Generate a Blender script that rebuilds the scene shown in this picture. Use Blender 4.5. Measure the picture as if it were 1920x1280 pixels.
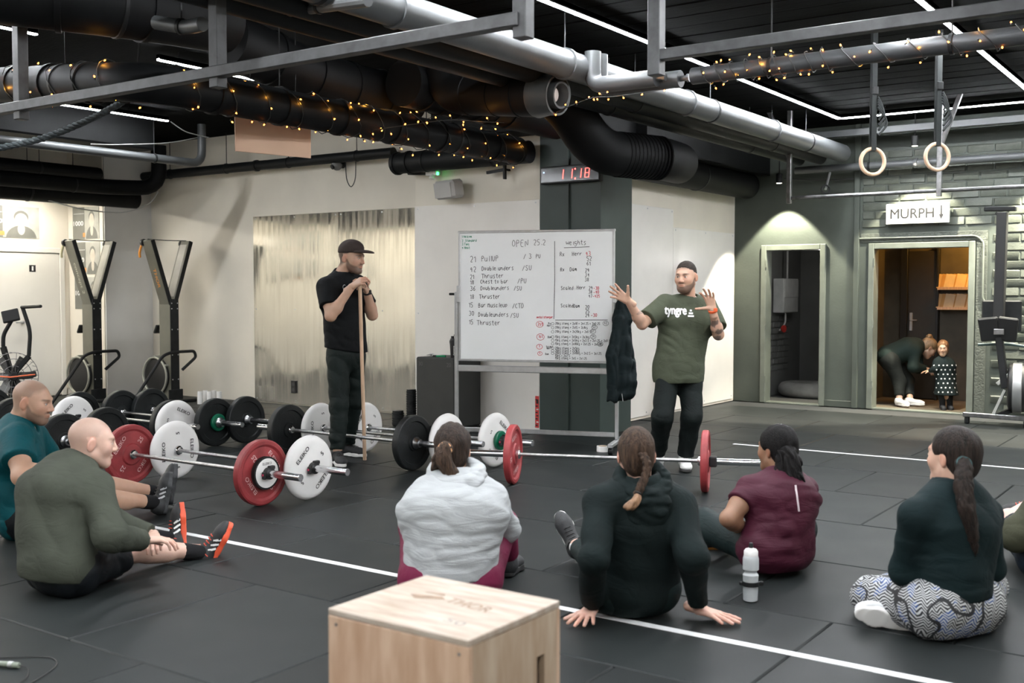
import bpy, math, random
import numpy as np
from mathutils import Vector, Matrix
for _o in list(bpy.data.objects): bpy.data.objects.remove(_o, do_unlink=True)
random.seed(7); rng = np.random.default_rng(11)
SC = bpy.context.scene
COL = SC.collection
# ------------------------------------------------------------------ camera
F = 2030.0; YAW = math.radians(34.95); PIT = math.radians(2.674); CH = 1.45
_s, _c = math.sin(YAW), math.cos(YAW)
FW = np.array([-_s*math.cos(PIT), _c*math.cos(PIT), -math.sin(PIT)])
RT = np.array([_c, _s, 0.0]); UPV = np.cross(RT, FW)
FH = np.array([-_s, _c, 0.0]); ZZ = np.array([0, 0, 1.0])
CP = np.array([0, 0, CH])
cam = bpy.data.cameras.new('camera'); cam_o = bpy.data.objects.new('camera', cam); COL.objects.link(cam_o)
cam.sensor_width = 36.0; cam.lens = F/1920*36; cam.clip_start = .05; cam.clip_end = 100
cam_o.matrix_world = Matrix(((RT[0], UPV[0], -FW[0], 0), (RT[1], UPV[1], -FW[1], 0), (RT[2], UPV[2], -FW[2], CH), (0, 0, 0, 1)))
cam.dof.use_dof = True; cam.dof.focus_distance = 8.6; cam.dof.aperture_fstop = 3.2
SC.camera = cam_o
# ------------------------------------------------------------------ world, exposure
w = bpy.data.worlds.new('world'); SC.world = w; w.use_nodes = True
w.node_tree.nodes['Background'].inputs[0].default_value = (.02, .022, .024, 1)
w.node_tree.nodes['Background'].inputs[1].default_value = 1.0
SC.view_settings.view_transform = 'Standard'; SC.view_settings.look = 'None'
SC.view_settings.gamma = 1; SC.view_settings.exposure = 0.3; SC.view_settings.use_curve_mapping = False
LED_STRENGTH = 185.0      # glow of the ceiling strips
SPOT_POWER = 700.0
# ------------------------------------------------------------------ geometry helpers (pixel ray -> point at a real depth / on a real plane)
def ray(x, y): return FW + RT*(x-960)/F - UPV*(y-640)/F
def fl(x, y, z=0.0): d = ray(x, y); return CP + d*(z-CH)/d[2]
def onY(x, y, Y): d = ray(x, y); return CP + d*Y/d[1]
def onX(x, y, X): d = ray(x, y); return CP + d*X/d[0]
def dep(x, y, t): return CP + ray(x, y)*t
def nrm(v): v = np.asarray(v, float); return v/max(1e-9, np.linalg.norm(v))
def cdir(r, u, d): return nrm(RT*r + ZZ*u + FH*d)
def nx(parent, px, py, L, s=1):
    d = nrm(ray(px, py)); o = CP - parent
    b = o@d; c = o@o - L*L; D = b*b - c
    return CP + d*(-b + s*math.sqrt(max(D, 0)))
ORG = {}
def tag(o, label=None, cat=None, group=None, kind=None):
    if label: o['label'] = label
    if cat: o['category'] = cat
    if group: o['group'] = group
    if kind: o['kind'] = kind
    return o
def empty(name, loc, rz=0, label=None, cat=None, group=None):
    o = bpy.data.objects.new(name, None); COL.objects.link(o)
    o.empty_display_size = .1
    M = Matrix.Translation(Vector([float(a) for a in loc])) @ Matrix.Rotation(rz, 4, 'Z')
    o.matrix_world = M; ORG[o.name] = np.array(M)
    tag(o, label, cat, group); return o
def mesh_from(name, V, Fq, Ft=None):
    me = bpy.data.meshes.new(name)
    V = np.asarray(V, np.float32)
    Fq = np.asarray(Fq, np.int32).reshape(-1, 4)
    Ft = np.zeros((0, 3), np.int32) if Ft is None else np.asarray(Ft, np.int32).reshape(-1, 3)
    nq, nt = len(Fq), len(Ft)
    me.vertices.add(len(V)); me.vertices.foreach_set('co', V.ravel())
    me.loops.add(nq*4+nt*3); me.polygons.add(nq+nt)
    me.loops.foreach_set('vertex_index', np.concatenate([Fq.ravel(), Ft.ravel()]))
    me.polygons.foreach_set('loop_start', np.concatenate([np.arange(nq)*4, nq*4+np.arange(nt)*3]).astype(np.int32))
    me.update(calc_edges=True); me.validate()
    return me
def link(name, me, mat, parent=None, loc=None):
    o = bpy.data.objects.new(name, me); COL.objects.link(o)
    if mat is not None: me.materials.append(mat)
    if parent is not None:
        o.parent = parent; ORG[o.name] = ORG.get(parent.name, np.eye(4))
    elif loc is not None:
        o.location = [float(a) for a in loc]
        M = np.eye(4); M[:3, 3] = loc; ORG[o.name] = M
    else: ORG[o.name] = np.eye(4)
    return o
def frame_of(d, up=None):
    d = nrm(d); a = np.array([0, 0, 1.0]) if up is None else np.asarray(up, float)
    if abs(d@nrm(a)) > .99: a = np.array([1.0, 0, 0])
    u = nrm(np.cross(a, d)); v = np.cross(d, u); return u, v, d
class MB:
    def __init__(s): s.V = []; s.F = []
    def add(s, V, F):
        n = len(s.V); s.V += [tuple(map(float, v)) for v in V]; s.F += [tuple(i+n for i in f) for f in F]; return s
    def box(s, c, size, bev=0.0, R=None):
        hx, hy, hz = [a/2 for a in size]; c = np.asarray(c, float)
        R = np.eye(3) if R is None else np.asarray(R, float)     # rows: local axes in world
        b = min(bev, hx*.49, hy*.49, hz*.49)
        if b <= 0:
            P = [(x, y, z) for x in (-hx, hx) for y in (-hy, hy) for z in (-hz, hz)]
            Fs = [(0, 1, 3, 2), (4, 6, 7, 5), (0, 4, 5, 1), (2, 3, 7, 6), (0, 2, 6, 4), (1, 5, 7, 3)]
        else:
            P = []; idx = {}
            for i in (0, 1):
                for j in (0, 1):
                    for k in (0, 1):
                        sg = (2*i-1, 2*j-1, 2*k-1)
                        for a in range(3):
                            q = [sg[0]*(hx-b), sg[1]*(hy-b), sg[2]*(hz-b)]; q[a] = sg[a]*(hx, hy, hz)[a]
                            idx[(i, j, k, a)] = len(P); P.append(tuple(q))
            Fs = []
            for a in range(3):
                o1, o2 = [(1, 2), (2, 0), (0, 1)][a]
                for sgn in (0, 1):
                    f = []
                    for (p, q) in ((0, 0), (1, 0), (1, 1), (0, 1)):
                        k = [0, 0, 0]; k[a] = sgn; k[o1] = p; k[o2] = q; f.append(idx[(*k, a)])
                    Fs.append(tuple(f if sgn else f[::-1]))
            for a in range(3):          # edges along axis a
                o1, o2 = [(1, 2), (2, 0), (0, 1)][a]
                for p in (0, 1):
                    for q in (0, 1):
                        k0 = [0, 0, 0]; k1 = [0, 0, 0]; k1[a] = 1
                        for k in (k0, k1): k[o1] = p; k[o2] = q
                        f = [idx[(*k0, o1)], idx[(*k1, o1)], idx[(*k1, o2)], idx[(*k0, o2)]]
                        Fs.append(tuple(f if p != q else f[::-1]))
            for i in (0, 1):
                for j in (0, 1):
                    for k in (0, 1):
                        f = [idx[(i, j, k, 0)], idx[(i, j, k, 1)], idx[(i, j, k, 2)]]
                        Fs.append(tuple(f if (i+j+k) % 2 else f[::-1]))
        return s.add([c + p[0]*R[0] + p[1]*R[1] + p[2]*R[2] for p in P], Fs)
    def beam(s, p0, p1, w, h, bev=0.0, up=None):
        p0 = np.asarray(p0, float); p1 = np.asarray(p1, float)
        u, v, d = frame_of(p1-p0, up); return s.box((p0+p1)/2, (w, h, np.linalg.norm(p1-p0)), bev, (u, v, d))
    def rings(s, rs, closed=False, caps=True):
        n = len(rs[0]); V = [p for r in rs for p in r]; Fs = []
        m = len(rs)
        for i in range(m if closed else m-1):
            a, b = i*n, ((i+1) % m)*n
            for j in range(n): k = (j+1) % n; Fs.append((a+j, a+k, b+k, b+j))
        if caps and not closed: Fs.append(tuple(range(n))[::-1]); Fs.append(tuple((m-1)*n+j for j in range(n)))
        return s.add(V, Fs)
    def lathe(s, o, d, prof, seg=24, closed=False, up=None, caps=True):       # prof: (along, radius)
        o = np.asarray(o, float); u, v, d = frame_of(d, up)
        A = np.linspace(0, 2*math.pi, seg, endpoint=False)
        return s.rings([[o+d*t+(u*math.cos(a)+v*math.sin(a))*r for a in A] for t, r in prof], closed, caps)
    def cyl(s, p0, p1, r, r2=None, seg=16, bev=0.0):
        p0 = np.asarray(p0, float); p1 = np.asarray(p1, float); L = np.linalg.norm(p1-p0); r2 = r if r2 is None else r2
        pr = [(0, r), (L, r2)] if bev <= 0 else [(0, r-bev), (bev, r), (L-bev, r2), (L, r2-bev)]
        return s.lathe(p0, p1-p0, pr, seg)
    def tube(s, path, r, seg=10, closed=False, up=None, flat=1.0):
        P = [np.asarray(p, float) for p in path]; n = len(P); rs = []
        R = r if hasattr(r, '__len__') else [r]*n
        A = np.linspace(0, 2*math.pi, seg, endpoint=False); u = None
        for i in range(n):
            if closed: d = nrm(P[(i+1) % n]-P[i-1])
            else: d = nrm(P[min(i+1, n-1)]-P[max(i-1, 0)])
            if u is None: u, v, _ = frame_of(d, up)
            else: u = nrm(u-d*(u@d)); v = np.cross(d, u)
            rs.append([P[i]+(u*math.cos(a)*flat+v*math.sin(a))*R[i] for a in A])
        return s.rings(rs, closed)
    def prism(s, poly, ext):
        P = [np.asarray(p, float) for p in poly]; e = np.asarray(ext, float); n = len(P)
        Fs = [tuple(range(n))[::-1], tuple(n+i for i in range(n))]+[(i, (i+1) % n, n+(i+1) % n, n+i) for i in range(n)]
        return s.add(P+[p+e for p in P], Fs)
    def build(s, name, mat, parent=None, world=True, smooth=35, at=None):
        me = bpy.data.meshes.new(name); V = np.array(s.V, float)
        loc = None
        if parent is not None:
            if world:
                M = np.linalg.inv(ORG.get(parent.name, np.eye(4))); V = V@M[:3, :3].T+M[:3, 3]
        else:
            loc = at if at is not None else np.array([(V[:, 0].min()+V[:, 0].max())/2, (V[:, 1].min()+V[:, 1].max())/2, V[:, 2].min()])
            V = V-np.asarray(loc)
        me.from_pydata(V.tolist(), [], s.F); me.update()
        if smooth:
            me.polygons.foreach_set('use_smooth', [True]*len(me.polygons)); me.set_sharp_from_angle(angle=math.radians(smooth))
        return link(name, me, mat, parent, loc)
def spline(pts, n=8):
    P = [np.asarray(p, float) for p in pts]; P = [2*P[0]-P[1]]+P+[2*P[-1]-P[-2]]; out = []
    for i in range(1, len(P)-2):
        for k in range(n):
            t = k/n; a, b, c, d = P[i-1:i+3]
            out.append(.5*(2*b+(c-a)*t+(2*a-5*b+4*c-d)*t*t+(3*b-a-3*c+d)*t**3))
    out.append(P[-2]); return out
def bend(pts, r=.08, n=5):
    P = [np.asarray(p, float) for p in pts]; out = [P[0]]
    for i in range(1, len(P)-1):
        a = nrm(P[i-1]-P[i]); b = nrm(P[i+1]-P[i]); q = min(r, np.linalg.norm(P[i-1]-P[i])*.45, np.linalg.norm(P[i+1]-P[i])*.45)
        p0 = P[i]+a*q; p2 = P[i]+b*q
        for k in range(n+1):
            t = k/n; out.append(p0*(1-t)**2+P[i]*2*t*(1-t)+p2*t*t)
    out.append(P[-1]); return out
def copy_tree(o, parent=None):
    c = o.copy(); COL.objects.link(c); c.parent = parent
    for ch in o.children: copy_tree(ch, c)
    return c
# ------------------------------------------------------------------ materials
MATS = {}
def pm(name, col, rough=.5, metal=0.0, var=.12, scale=6.0, bump=0.0, bscale=60.0, detail=4, spec=.5, col2=None, stretch=(1, 1, 1), coat=0.0, sss=0.0, attr=None, sheen=0.0, wr=0.0, ws=9.0, wst=(1, 1, 1)):
    if name in MATS: return MATS[name]
    m = bpy.data.materials.new(name); m.use_nodes = True; N = m.node_tree.nodes; Lk = m.node_tree.links
    b = N['Principled BSDF']; b.inputs['Roughness'].default_value = rough; b.inputs['Metallic'].default_value = metal
    b.inputs['Specular IOR Level'].default_value = spec
    if coat: b.inputs['Coat Weight'].default_value = coat; b.inputs['Coat Roughness'].default_value = .08
    if sheen: b.inputs['Sheen Weight'].default_value = sheen
    if sss: b.inputs['Subsurface Weight'].default_value = sss; b.inputs['Subsurface Radius'].default_value = (.012, .005, .003); b.inputs['Subsurface Scale'].default_value = 1.0
    tc = N.new('ShaderNodeTexCoord'); mp = N.new('ShaderNodeMapping'); mp.inputs['Scale'].default_value = stretch
    Lk.new(tc.outputs['Object'], mp.inputs[0])
    nz = N.new('ShaderNodeTexNoise'); nz.inputs['Scale'].default_value = scale; nz.inputs['Detail'].default_value = detail
    Lk.new(mp.outputs[0], nz.inputs[0])
    mx = N.new('ShaderNodeMix'); mx.data_type = 'RGBA'
    c2 = tuple(max(0, a*(1-var*2)) for a in col) if col2 is None else col2
    rmp = N.new('ShaderNodeMapRange'); rmp.inputs[1].default_value = .3; rmp.inputs[2].default_value = .7
    Lk.new(nz.outputs[0], rmp.inputs[0]); Lk.new(rmp.outputs[0], mx.inputs[0])
    mx.inputs[6].default_value = (*c2, 1); mx.inputs[7].default_value = (*col, 1)
    out = mx.outputs[2]
    if attr:
        at = N.new('ShaderNodeAttribute'); at.attribute_name = attr
        m2 = N.new('ShaderNodeMix'); m2.data_type = 'RGBA'; m2.blend_type = 'MULTIPLY'; m2.inputs[0].default_value = 1
        Lk.new(at.outputs['Color'], m2.inputs[6]); Lk.new(out, m2.inputs[7]); out = m2.outputs[2]
    Lk.new(out, b.inputs['Base Color'])
    if bump:
        n2 = N.new('ShaderNodeTexNoise'); n2.inputs['Scale'].default_value = bscale; n2.inputs['Detail'].default_value = 5
        Lk.new(mp.outputs[0], n2.inputs[0])
        bp = N.new('ShaderNodeBump'); bp.inputs['Strength'].default_value = bump; bp.inputs['Distance'].default_value = .01
        Lk.new(n2.outputs[0], bp.inputs['Height']); Lk.new(bp.outputs[0], b.inputs['Normal'])
    if wr:
        mp2 = N.new('ShaderNodeMapping'); mp2.inputs['Scale'].default_value = wst; Lk.new(tc.outputs['Object'], mp2.inputs[0])
        n5 = N.new('ShaderNodeTexNoise'); n5.inputs['Scale'].default_value = ws; n5.inputs['Detail'].default_value = 2.5; n5.inputs['Distortion'].default_value = 1.2; Lk.new(mp2.outputs[0], n5.inputs[0])
        sb = N.new('ShaderNodeMath'); sb.operation = 'SUBTRACT'; sb.inputs[1].default_value = .5; Lk.new(n5.outputs[0], sb.inputs[0])
        ab = N.new('ShaderNodeMath'); ab.operation = 'ABSOLUTE'; Lk.new(sb.outputs[0], ab.inputs[0])
        b2 = N.new('ShaderNodeBump'); b2.inputs['Strength'].default_value = wr; b2.inputs['Distance'].default_value = .06; Lk.new(ab.outputs[0], b2.inputs['Height'])
        if b.inputs['Normal'].links: Lk.new(b.inputs['Normal'].links[0].from_socket, b2.inputs['Normal'])
        Lk.new(b2.outputs[0], b.inputs['Normal'])
    MATS[name] = m; return m
def em(name, col, st):
    if name in MATS: return MATS[name]
    m = bpy.data.materials.new(name); m.use_nodes = True; N = m.node_tree.nodes
    b = N['Principled BSDF']; b.inputs['Base Color'].default_value = (*col, 1); b.inputs['Emission Color'].default_value = (*col, 1); b.inputs['Emission Strength'].default_value = st
    MATS[name] = m; return m
M_blk = pm('black_metal', (.015, .016, .0165), .5, .1, .2, 12, .05, 80, spec=.25)
M_duct = pm('painted_duct', (.005, .0056, .006), .6, 0, .25, 5, .08, 30, spec=.16)
M_pipe = pm('grey_pipe', (.075, .08, .082), .45, .1, .12, 4, .05, 40)
M_dpipe = pm('dark_pipe', (.012, .0135, .014), .55, 0, .2, 4, .06, 40, spec=.2)
M_steel = pm('worn_steel', (.28, .28, .28), .35, .9, .2, 20, .04, 90)
M_chrome = pm('chrome', (.75, .75, .76), .18, 1.0, .05, 10)
M_rubber = pm('black_rubber', (.013, .0145, .015), .6, 0, .2, 18, .15, 150, spec=.3)
M_white = pm('white_plastic', (.8, .79, .77), .35, 0, .03, 6)
M_cream = pm('cream_wall', (.80, .745, .64), .6, 0, .06, 1.6, .06, 50)
M_galv = pm('aluminium', (.62, .63, .64), .35, .8, .08, 15)
M_ink = pm('black_ink', (.012, .012, .012), .5, 0, .05, 5)
M_wink = pm('white_ink', (.85, .85, .83), .5, 0, .03, 5)
M_wood = pm('beech_wood', (.72, .5, .34), .5, 0, .12, 8, .05, 40, stretch=(6, 6, .6))
M_led = em('led_strip', (.93, .96, 1.0), LED_STRENGTH)
M_warm = em('warm_bulb', (1.0, .25, .03), 16.0)
# ------------------------------------------------------------------ text helpers
_TX = {}
def text_mesh(s, bold=0.0, shear=0.0, res=3):
    key = (s, bold, shear)
    if key in _TX: return _TX[key]
    cu = bpy.data.curves.new('lettering', 'FONT'); cu.body = s; cu.size = 1.0; cu.offset = bold; cu.shear = shear
    cu.align_x = 'CENTER'; cu.align_y = 'CENTER'; cu.resolution_u = res
    ob = bpy.data.objects.new('lettering', cu); me = bpy.data.meshes.new_from_object(ob)
    V = np.array([v.co[:] for v in me.vertices]) if len(me.vertices) else np.zeros((0, 3)); Fs = [tuple(p.vertices) for p in me.polygons]
    bpy.data.objects.remove(ob); bpy.data.curves.remove(cu); bpy.data.meshes.remove(me)
    _TX[key] = (V, Fs); return V, Fs
def text_on(mb, s, o, ux, uy, size, bold=0.0, shear=0.0, width=None, lift=0.0):
    V, Fs = text_mesh(s, bold, shear)
    if not len(V): return
    ux = nrm(ux); uy = nrm(uy); n = np.cross(ux, uy); sx = sy = size
    if width: sx = width/(V[:, 0].max()-V[:, 0].min())
    c = (V.max(0)+V.min(0))/2
    mb.add([np.asarray(o)+ux*(v[0]-c[0])*sx+uy*(v[1]-c[1])*sy+n*lift for v in V], Fs)
GLY = {'0': '39181432545839', '1': '173932', '2': '183958561252', '3': '1949573655533213', '4': '42491555', '5': '59191646544212', '6': '59271432543615', '7': '195922', '8': '361739573614325436', '9': '57391735575542',
 'A': '023962/1555', 'B': '121949574616/46544212', 'C': '583917143253', 'D': '12193957543212', 'E': '59191252/1646', 'F': '591912/1646', 'H': '1219/5952/1656', 'J': '49433213', 'K': '1219/591652', 'L': '191252', 'M': '1219365952', 'N': '12195259', 'O': '39171432545739', 'P': '121949574616', 'R': '121949574616/3652', 'S': '5839182645533213', 'T': '0969/3932', 'U': '1914325459', 'W': '0912375269',
 'a': '57371522435652', 'b': '191242544615', 'c': '5637152253', 'd': '595222143655', 'e': '15554727143253', 'g': '5727153355513011', 'h': '191215375552', 'i': '3732', 'k': '1912/571552', 'l': '3932', 'm': '17121627363236475652', 'n': '171215375552', 'o': '3715325537', 'p': '17101647553314', 'r': '1712153757', 's': '572725544212', 't': '39334252/1757', 'u': '1713325457/5752', 'w': '0712365267', 'x': '1752/5712', 'y': '1734/5720', 'z': '17571252',
 '/': '1259', '+': '1555/3733', '-': '1555', '~': '15264455', '.': '3233', '(': '491743', ')': '194713', 'v': '173257', '_': '0161'}
def write_on(mb, s, o, ux, uy, h, wline, lift=.001, jitter=.25, adv=6.5, xs=.72):
    ux = nrm(ux); uy = nrm(uy); n = np.cross(ux, uy); u = h/7.0; x = 0.0
    for ch in s:
        if ch != ' ':
            g = GLY.get(ch, '')
            jx, jy = random.uniform(-jitter, jitter), random.uniform(-jitter, jitter)
            for st in g.split('/') if ch != '/' else [g]:
                P = [np.array([int(st[i])+random.uniform(-.15, .15), int(st[i+1])-2+random.uniform(-.15, .15)]) for i in range(0, len(st)-1, 2)]
                if len(P) > 2:
                    Q = [P[0]]
                    for a, b in zip(P[:-1], P[1:]): Q += [a*.75+b*.25, a*.25+b*.75]
                    P = Q+[P[-1]]
                ribbon(mb, [np.asarray(o)+ux*(x+p[0]+jx)*u*xs+uy*(p[1]+jy)*u+n*lift for p in P], n, wline)
        x += adv*(.62 if ch in 'il1. ' else 1)
    return x*u
def ribbon(mb, P, n, wl):
    L = []; m = len(P)
    for i in range(m):
        d = nrm(P[min(i+1, m-1)]-P[max(i-1, 0)]); L.append(np.cross(n, d)*wl/2)
    V = [P[i]+L[i] for i in range(m)]+[P[i]-L[i] for i in range(m)]
    mb.add(V, [(m+i, m+i+1, i+1, i) for i in range(m-1)])
def circle_line(mb, o, ux, uy, rx, ry, wl, lift=.001):
    n = np.cross(nrm(ux), nrm(uy)); P = [np.asarray(o)+nrm(ux)*rx*math.cos(a)+nrm(uy)*ry*math.sin(a)+n*lift for a in np.linspace(0, 6.4, 22)]
    ribbon(mb, P, n, wl)
# ================================================================== SETTING
CZ = 3.5
def struct(name, mb, mat, parent=None, **k):
    o = mb.build(name, mat, parent, **k)
    if parent is None: o['kind'] = 'structure'
    return o
def wbox(mb, x0, x1, y0, y1, z0, z1, bev=0.0): return mb.box(((x0+x1)/2, (y0+y1)/2, (z0+z1)/2), (x1-x0, y1-y0, z1-z0), bev)
M_floor = pm('rubber_base', (.03, .033, .034), .8, 0, .2, 3)
def tile_material():
    m = pm('rubber_tile', (.0155, .0185, .0185), .5, 0, .10, 1.3, .12, 260, detail=6, spec=.2)
    N = m.node_tree.nodes; Lk = m.node_tree.links; b = N['Principled BSDF']
    oi = N.new('ShaderNodeObjectInfo'); mr = N.new('ShaderNodeMapRange'); mr.inputs[3].default_value = .82; mr.inputs[4].default_value = 1.18
    Lk.new(oi.outputs['Random'], mr.inputs[0])
    old = b.inputs['Base Color'].links[0].from_socket
    # chalk scuffs: small pale scratches of dust
    tc = N.new('ShaderNodeTexCoord'); n3 = N.new('ShaderNodeTexNoise'); n3.inputs['Scale'].default_value = 9; n3.inputs['Detail'].default_value = 8; n3.inputs['Roughness'].default_value = .75
    n4 = N.new('ShaderNodeTexNoise'); n4.inputs['Scale'].default_value = 1.7
    Lk.new(tc.outputs['Object'], n3.inputs[0]); Lk.new(tc.outputs['Object'], n4.inputs[0])
    r3 = N.new('ShaderNodeMapRange'); r3.inputs[1].default_value = .64; r3.inputs[2].default_value = .80; Lk.new(n3.outputs[0], r3.inputs[0])
    r4 = N.new('ShaderNodeMapRange'); r4.inputs[1].default_value = .5; r4.inputs[2].default_value = .75; Lk.new(n4.outputs[0], r4.inputs[0])
    mu = N.new('ShaderNodeMath'); mu.operation = 'MULTIPLY'; Lk.new(r3.outputs[0], mu.inputs[0]); Lk.new(r4.outputs[0], mu.inputs[1])
    vm = N.new('ShaderNodeVectorMath'); vm.operation = 'SCALE'; Lk.new(old, vm.inputs[0]); Lk.new(mr.outputs[0], vm.inputs['Scale'])
    mx = N.new('ShaderNodeMix'); mx.data_type = 'RGBA'; mx.inputs[7].default_value = (.16, .16, .155, 1)
    Lk.new(mu.outputs[0], mx.inputs[0]); Lk.new(vm.outputs[0], mx.inputs[6]); Lk.new(mx.outputs[2], b.inputs['Base Color'])
    rr = N.new('ShaderNodeMapRange'); rr.inputs[3].default_value = .40; rr.inputs[4].default_value = .58; Lk.new(n4.outputs[0], rr.inputs[0]); Lk.new(rr.outputs[0], b.inputs['Roughness'])
    return m
M_tile = tile_material()
fb = MB(); wbox(fb, -14.0, 3.2, -3.2, 13.55, -.12, -.011); floor = struct('floor', fb, M_floor)
TP, RP = 1.015, 1.026
tmb = MB().box((0, 0, -.02), (TP-.005, RP-.005, .04), .006)
tile0 = None
for r in range(-3, 11):
    y0 = 2.59+RP*r; yc = y0+RP/2
    for k in range(-14, 6):
        xc = (-2.04 if r % 2 == 0 else -1.53)+TP*k+TP/2
        if xc-TP/2 < -13.9 or yc+RP/2 > 13.45: continue
        q = np.array([xc, yc, 0])-CP; wd = q@FW
        sx = 960+F*(q@RT)/max(wd, .1); sy_ = 640-F*(q@UPV)/max(wd, .1)
        if wd < 1.2 or not (-420 < sx < 2340) or sy_ > 1900: continue
        if xc < -5.9 and yc > 9.5 and xc > -13: continue
        if tile0 is None:
            tile0 = tmb.build('tile', M_tile, floor, world=False); o = tile0
        else:
            o = tile0.copy(); COL.objects.link(o)
        fo = ORG['floor'][:3, 3]; o.location = (xc-fo[0], yc-fo[1], 0-fo[2]+random.uniform(-.0012, .0008)); o.rotation_euler.z = random.choice((0, math.pi))
# floor lines of white tape
M_tape = pm('white_tape', (.75, .76, .76), .45, 0, .06, 14, .05, 60)
for (x0, x1, y, lab) in ((-6.6, 1.5, 4.14, 'long white tape line running behind the seated group in the foreground'), (-4.13, 2.5, 9.58, 'white tape line on the far floor, between the seated group and the doorways')):
    t = MB(); n = int((x1-x0)/1.3)
    for i in range(n): a = x0+(x1-x0)*i/n; b_ = x0+(x1-x0)*(i+1)/n+.03; wbox(t, a, b_, y-.024+random.uniform(-.004, .004), y+.024, .0005, .0022+.0004*(i % 2))
    tag(t.build('floor_tape', M_tape), lab, 'tape', 'floor tape lines')
# ceiling
def ceiling_material():
    m = pm('dark_ceiling', (.0055, .0058, .0053), .9, 0, .3, 2.5, .3, 14, detail=8, stretch=(.6, 4, 1), spec=.03); return m
cb = MB(); wbox(cb, -14, 3.2, -3.2, 13.6, CZ, CZ+.15); ceiling = struct('ceiling', cb, ceiling_material())
for i in range(26):                                   # shuttering boards under the slab over the right bay
    y = 5.6+i*.3
    b_ = MB(); wbox(b_, -6.0, 2.5, y, y+.285, CZ-.012-random.uniform(0, .006), CZ+.01, .004); b_.build('board', MATS['dark_ceiling'], ceiling)
M_green = pm('green_grey_paint', (.068, .079, .067), .5, 0, .12, 3, .12, 40, spec=.3)
M_col = pm('petrol_paint', (.05, .067, .062), .45, 0, .08, 3, .05, 50, spec=.25)
M_grey = pm('grey_paint', (.66, .65, .62), .6, 0, .05, 2, .05, 50)
M_dkwall = pm('brown_black_wall', (.10, .085, .06), .6, 0, .2, 4, .1, 40)
def wall(name, x0, x1, y0, y1, z0, z1, mat): b_ = MB(); wbox(b_, x0, x1, y0, y1, z0, z1); return struct(name, b_, mat)
wall('wall_mirror', -13.1, -7.7, 9.66, 9.8, 0, CZ, M_cream)
wall('wall_pillar', -14.0, -12.96, 8.91, 9.66, 0, CZ, M_grey)
wl = wall('wall_left', -14.0, -13.79, -3.2, 8.91, 0, CZ, M_cream)
wall('wall_segment', -7.85, -6.17, 9.35, 9.95, 0, CZ, M_cream)
wall('wall_column', -6.17, -5.45, 9.33, 9.97, 0, 3.05, M_col)
wall('wall_soffit', -7.3, -5.45, 8.95, 10.05, 3.05, CZ, M_duct)
wall('wall_soffit_inner', -5.8, -5.32, 10.05, 13.42, 2.93, CZ, M_duct)
wall('wall_inner', -5.95, -5.8, 9.97, 13.55, 0, CZ, M_cream)
wall('wall_behind', -14, 3.2, -3.35, -3.2, 0, CZ, M_cream)
wall('wall_right', 3.2, 3.35, -3.35, 13.6, 0, CZ, M_cream)
pf = MB(); wbox(pf, -13.78, -12.98, 8.895, 8.911, 0, CZ); struct('wall_pillar_face', pf, M_cream)
# back right wall with two doorways
D1 = (-5.36, -4.63, 1.98); D2 = (-3.98, -2.87, 1.97); YW = 13.42
bw = MB()
wbox(bw, -5.8, D1[0], YW, YW+.16, 0, CZ); wbox(bw, D1[0], D1[1], YW, YW+.16, D1[2], CZ); wbox(bw, D1[1], D2[0], YW, YW+.16, 0, CZ)
wbox(bw, D2[0], D2[1], YW, YW+.16, D2[2], CZ); wbox(bw, D2[1], 3.2, YW, YW+.16, 0, CZ)
wback = struct('wall_back', bw, M_green)
M_brick = pm('painted_brick', (.082, .092, .073), .55, 0, .2, 9, .35, 55)
bricks = []
for v in range(4):
    b_ = MB(); L = .282 if v < 3 else .134
    b_.box((0, 0, 0), (L, .03, .086), .007)
    P = np.array(b_.V); P += rng.normal(0, .0035, P.shape); b_.V = [tuple(p) for p in P]; bricks.append(b_)
proto = {}
wo = ORG['wall_back'][:3, 3]
row = 0; z = .05
while z < 3.12:
    x = -4.12+(0 if row % 2 else .15)
    if row % 2 == 0: seq = [('h', -4.12+.067)]
    else: seq = []
    while x < -1.2: seq.append(('f', x+.141)); x += .3
    for kind, xc in seq:
        half = .067 if kind == 'h' else .141
        if xc+half > D2[0]-.16 and xc-half < D2[1]+.19 and z < 2.16: continue
        if xc > -1.75: continue
        v = 3 if kind == 'h' else random.randrange(3)
        if v not in proto: o = bricks[v].build('brick', M_brick, wback, world=False); proto[v] = o
        else: o = proto[v].copy(); COL.objects.link(o)
        o.location = (xc-wo[0], YW+.003+random.uniform(-.003, .003)-wo[1], z+.043-wo[2]); o.rotation_euler = (random.uniform(-.03, .03), random.uniform(-.012, .012), random.uniform(-.015, .015))
    z += .1035; row += 1
pl = MB()                                             # rough plaster surround of the second doorway and the pilaster strip beside it
wbox(pl, D2[1]+.07, D2[1]+.19, YW-.012, YW+.02, 0, 2.038, .004); wbox(pl, D2[0]-.16, D2[1]+.19, YW-.012, YW+.02, 2.04, 2.15, .004)
pl.build('plaster', pm('rough_plaster', (.085, .095, .078), .7, 0, .2, 20, .8, 45), wback)
tp = MB(); wbox(tp, -4.215, -4.15, YW-.05, YW+.01, 0, CZ, .006); struct('trim_1', tp, M_green)
M_frame = pm('door_frame_paint', (.14, .155, .13), .4, 0, .12, 6, .08, 30)
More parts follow.
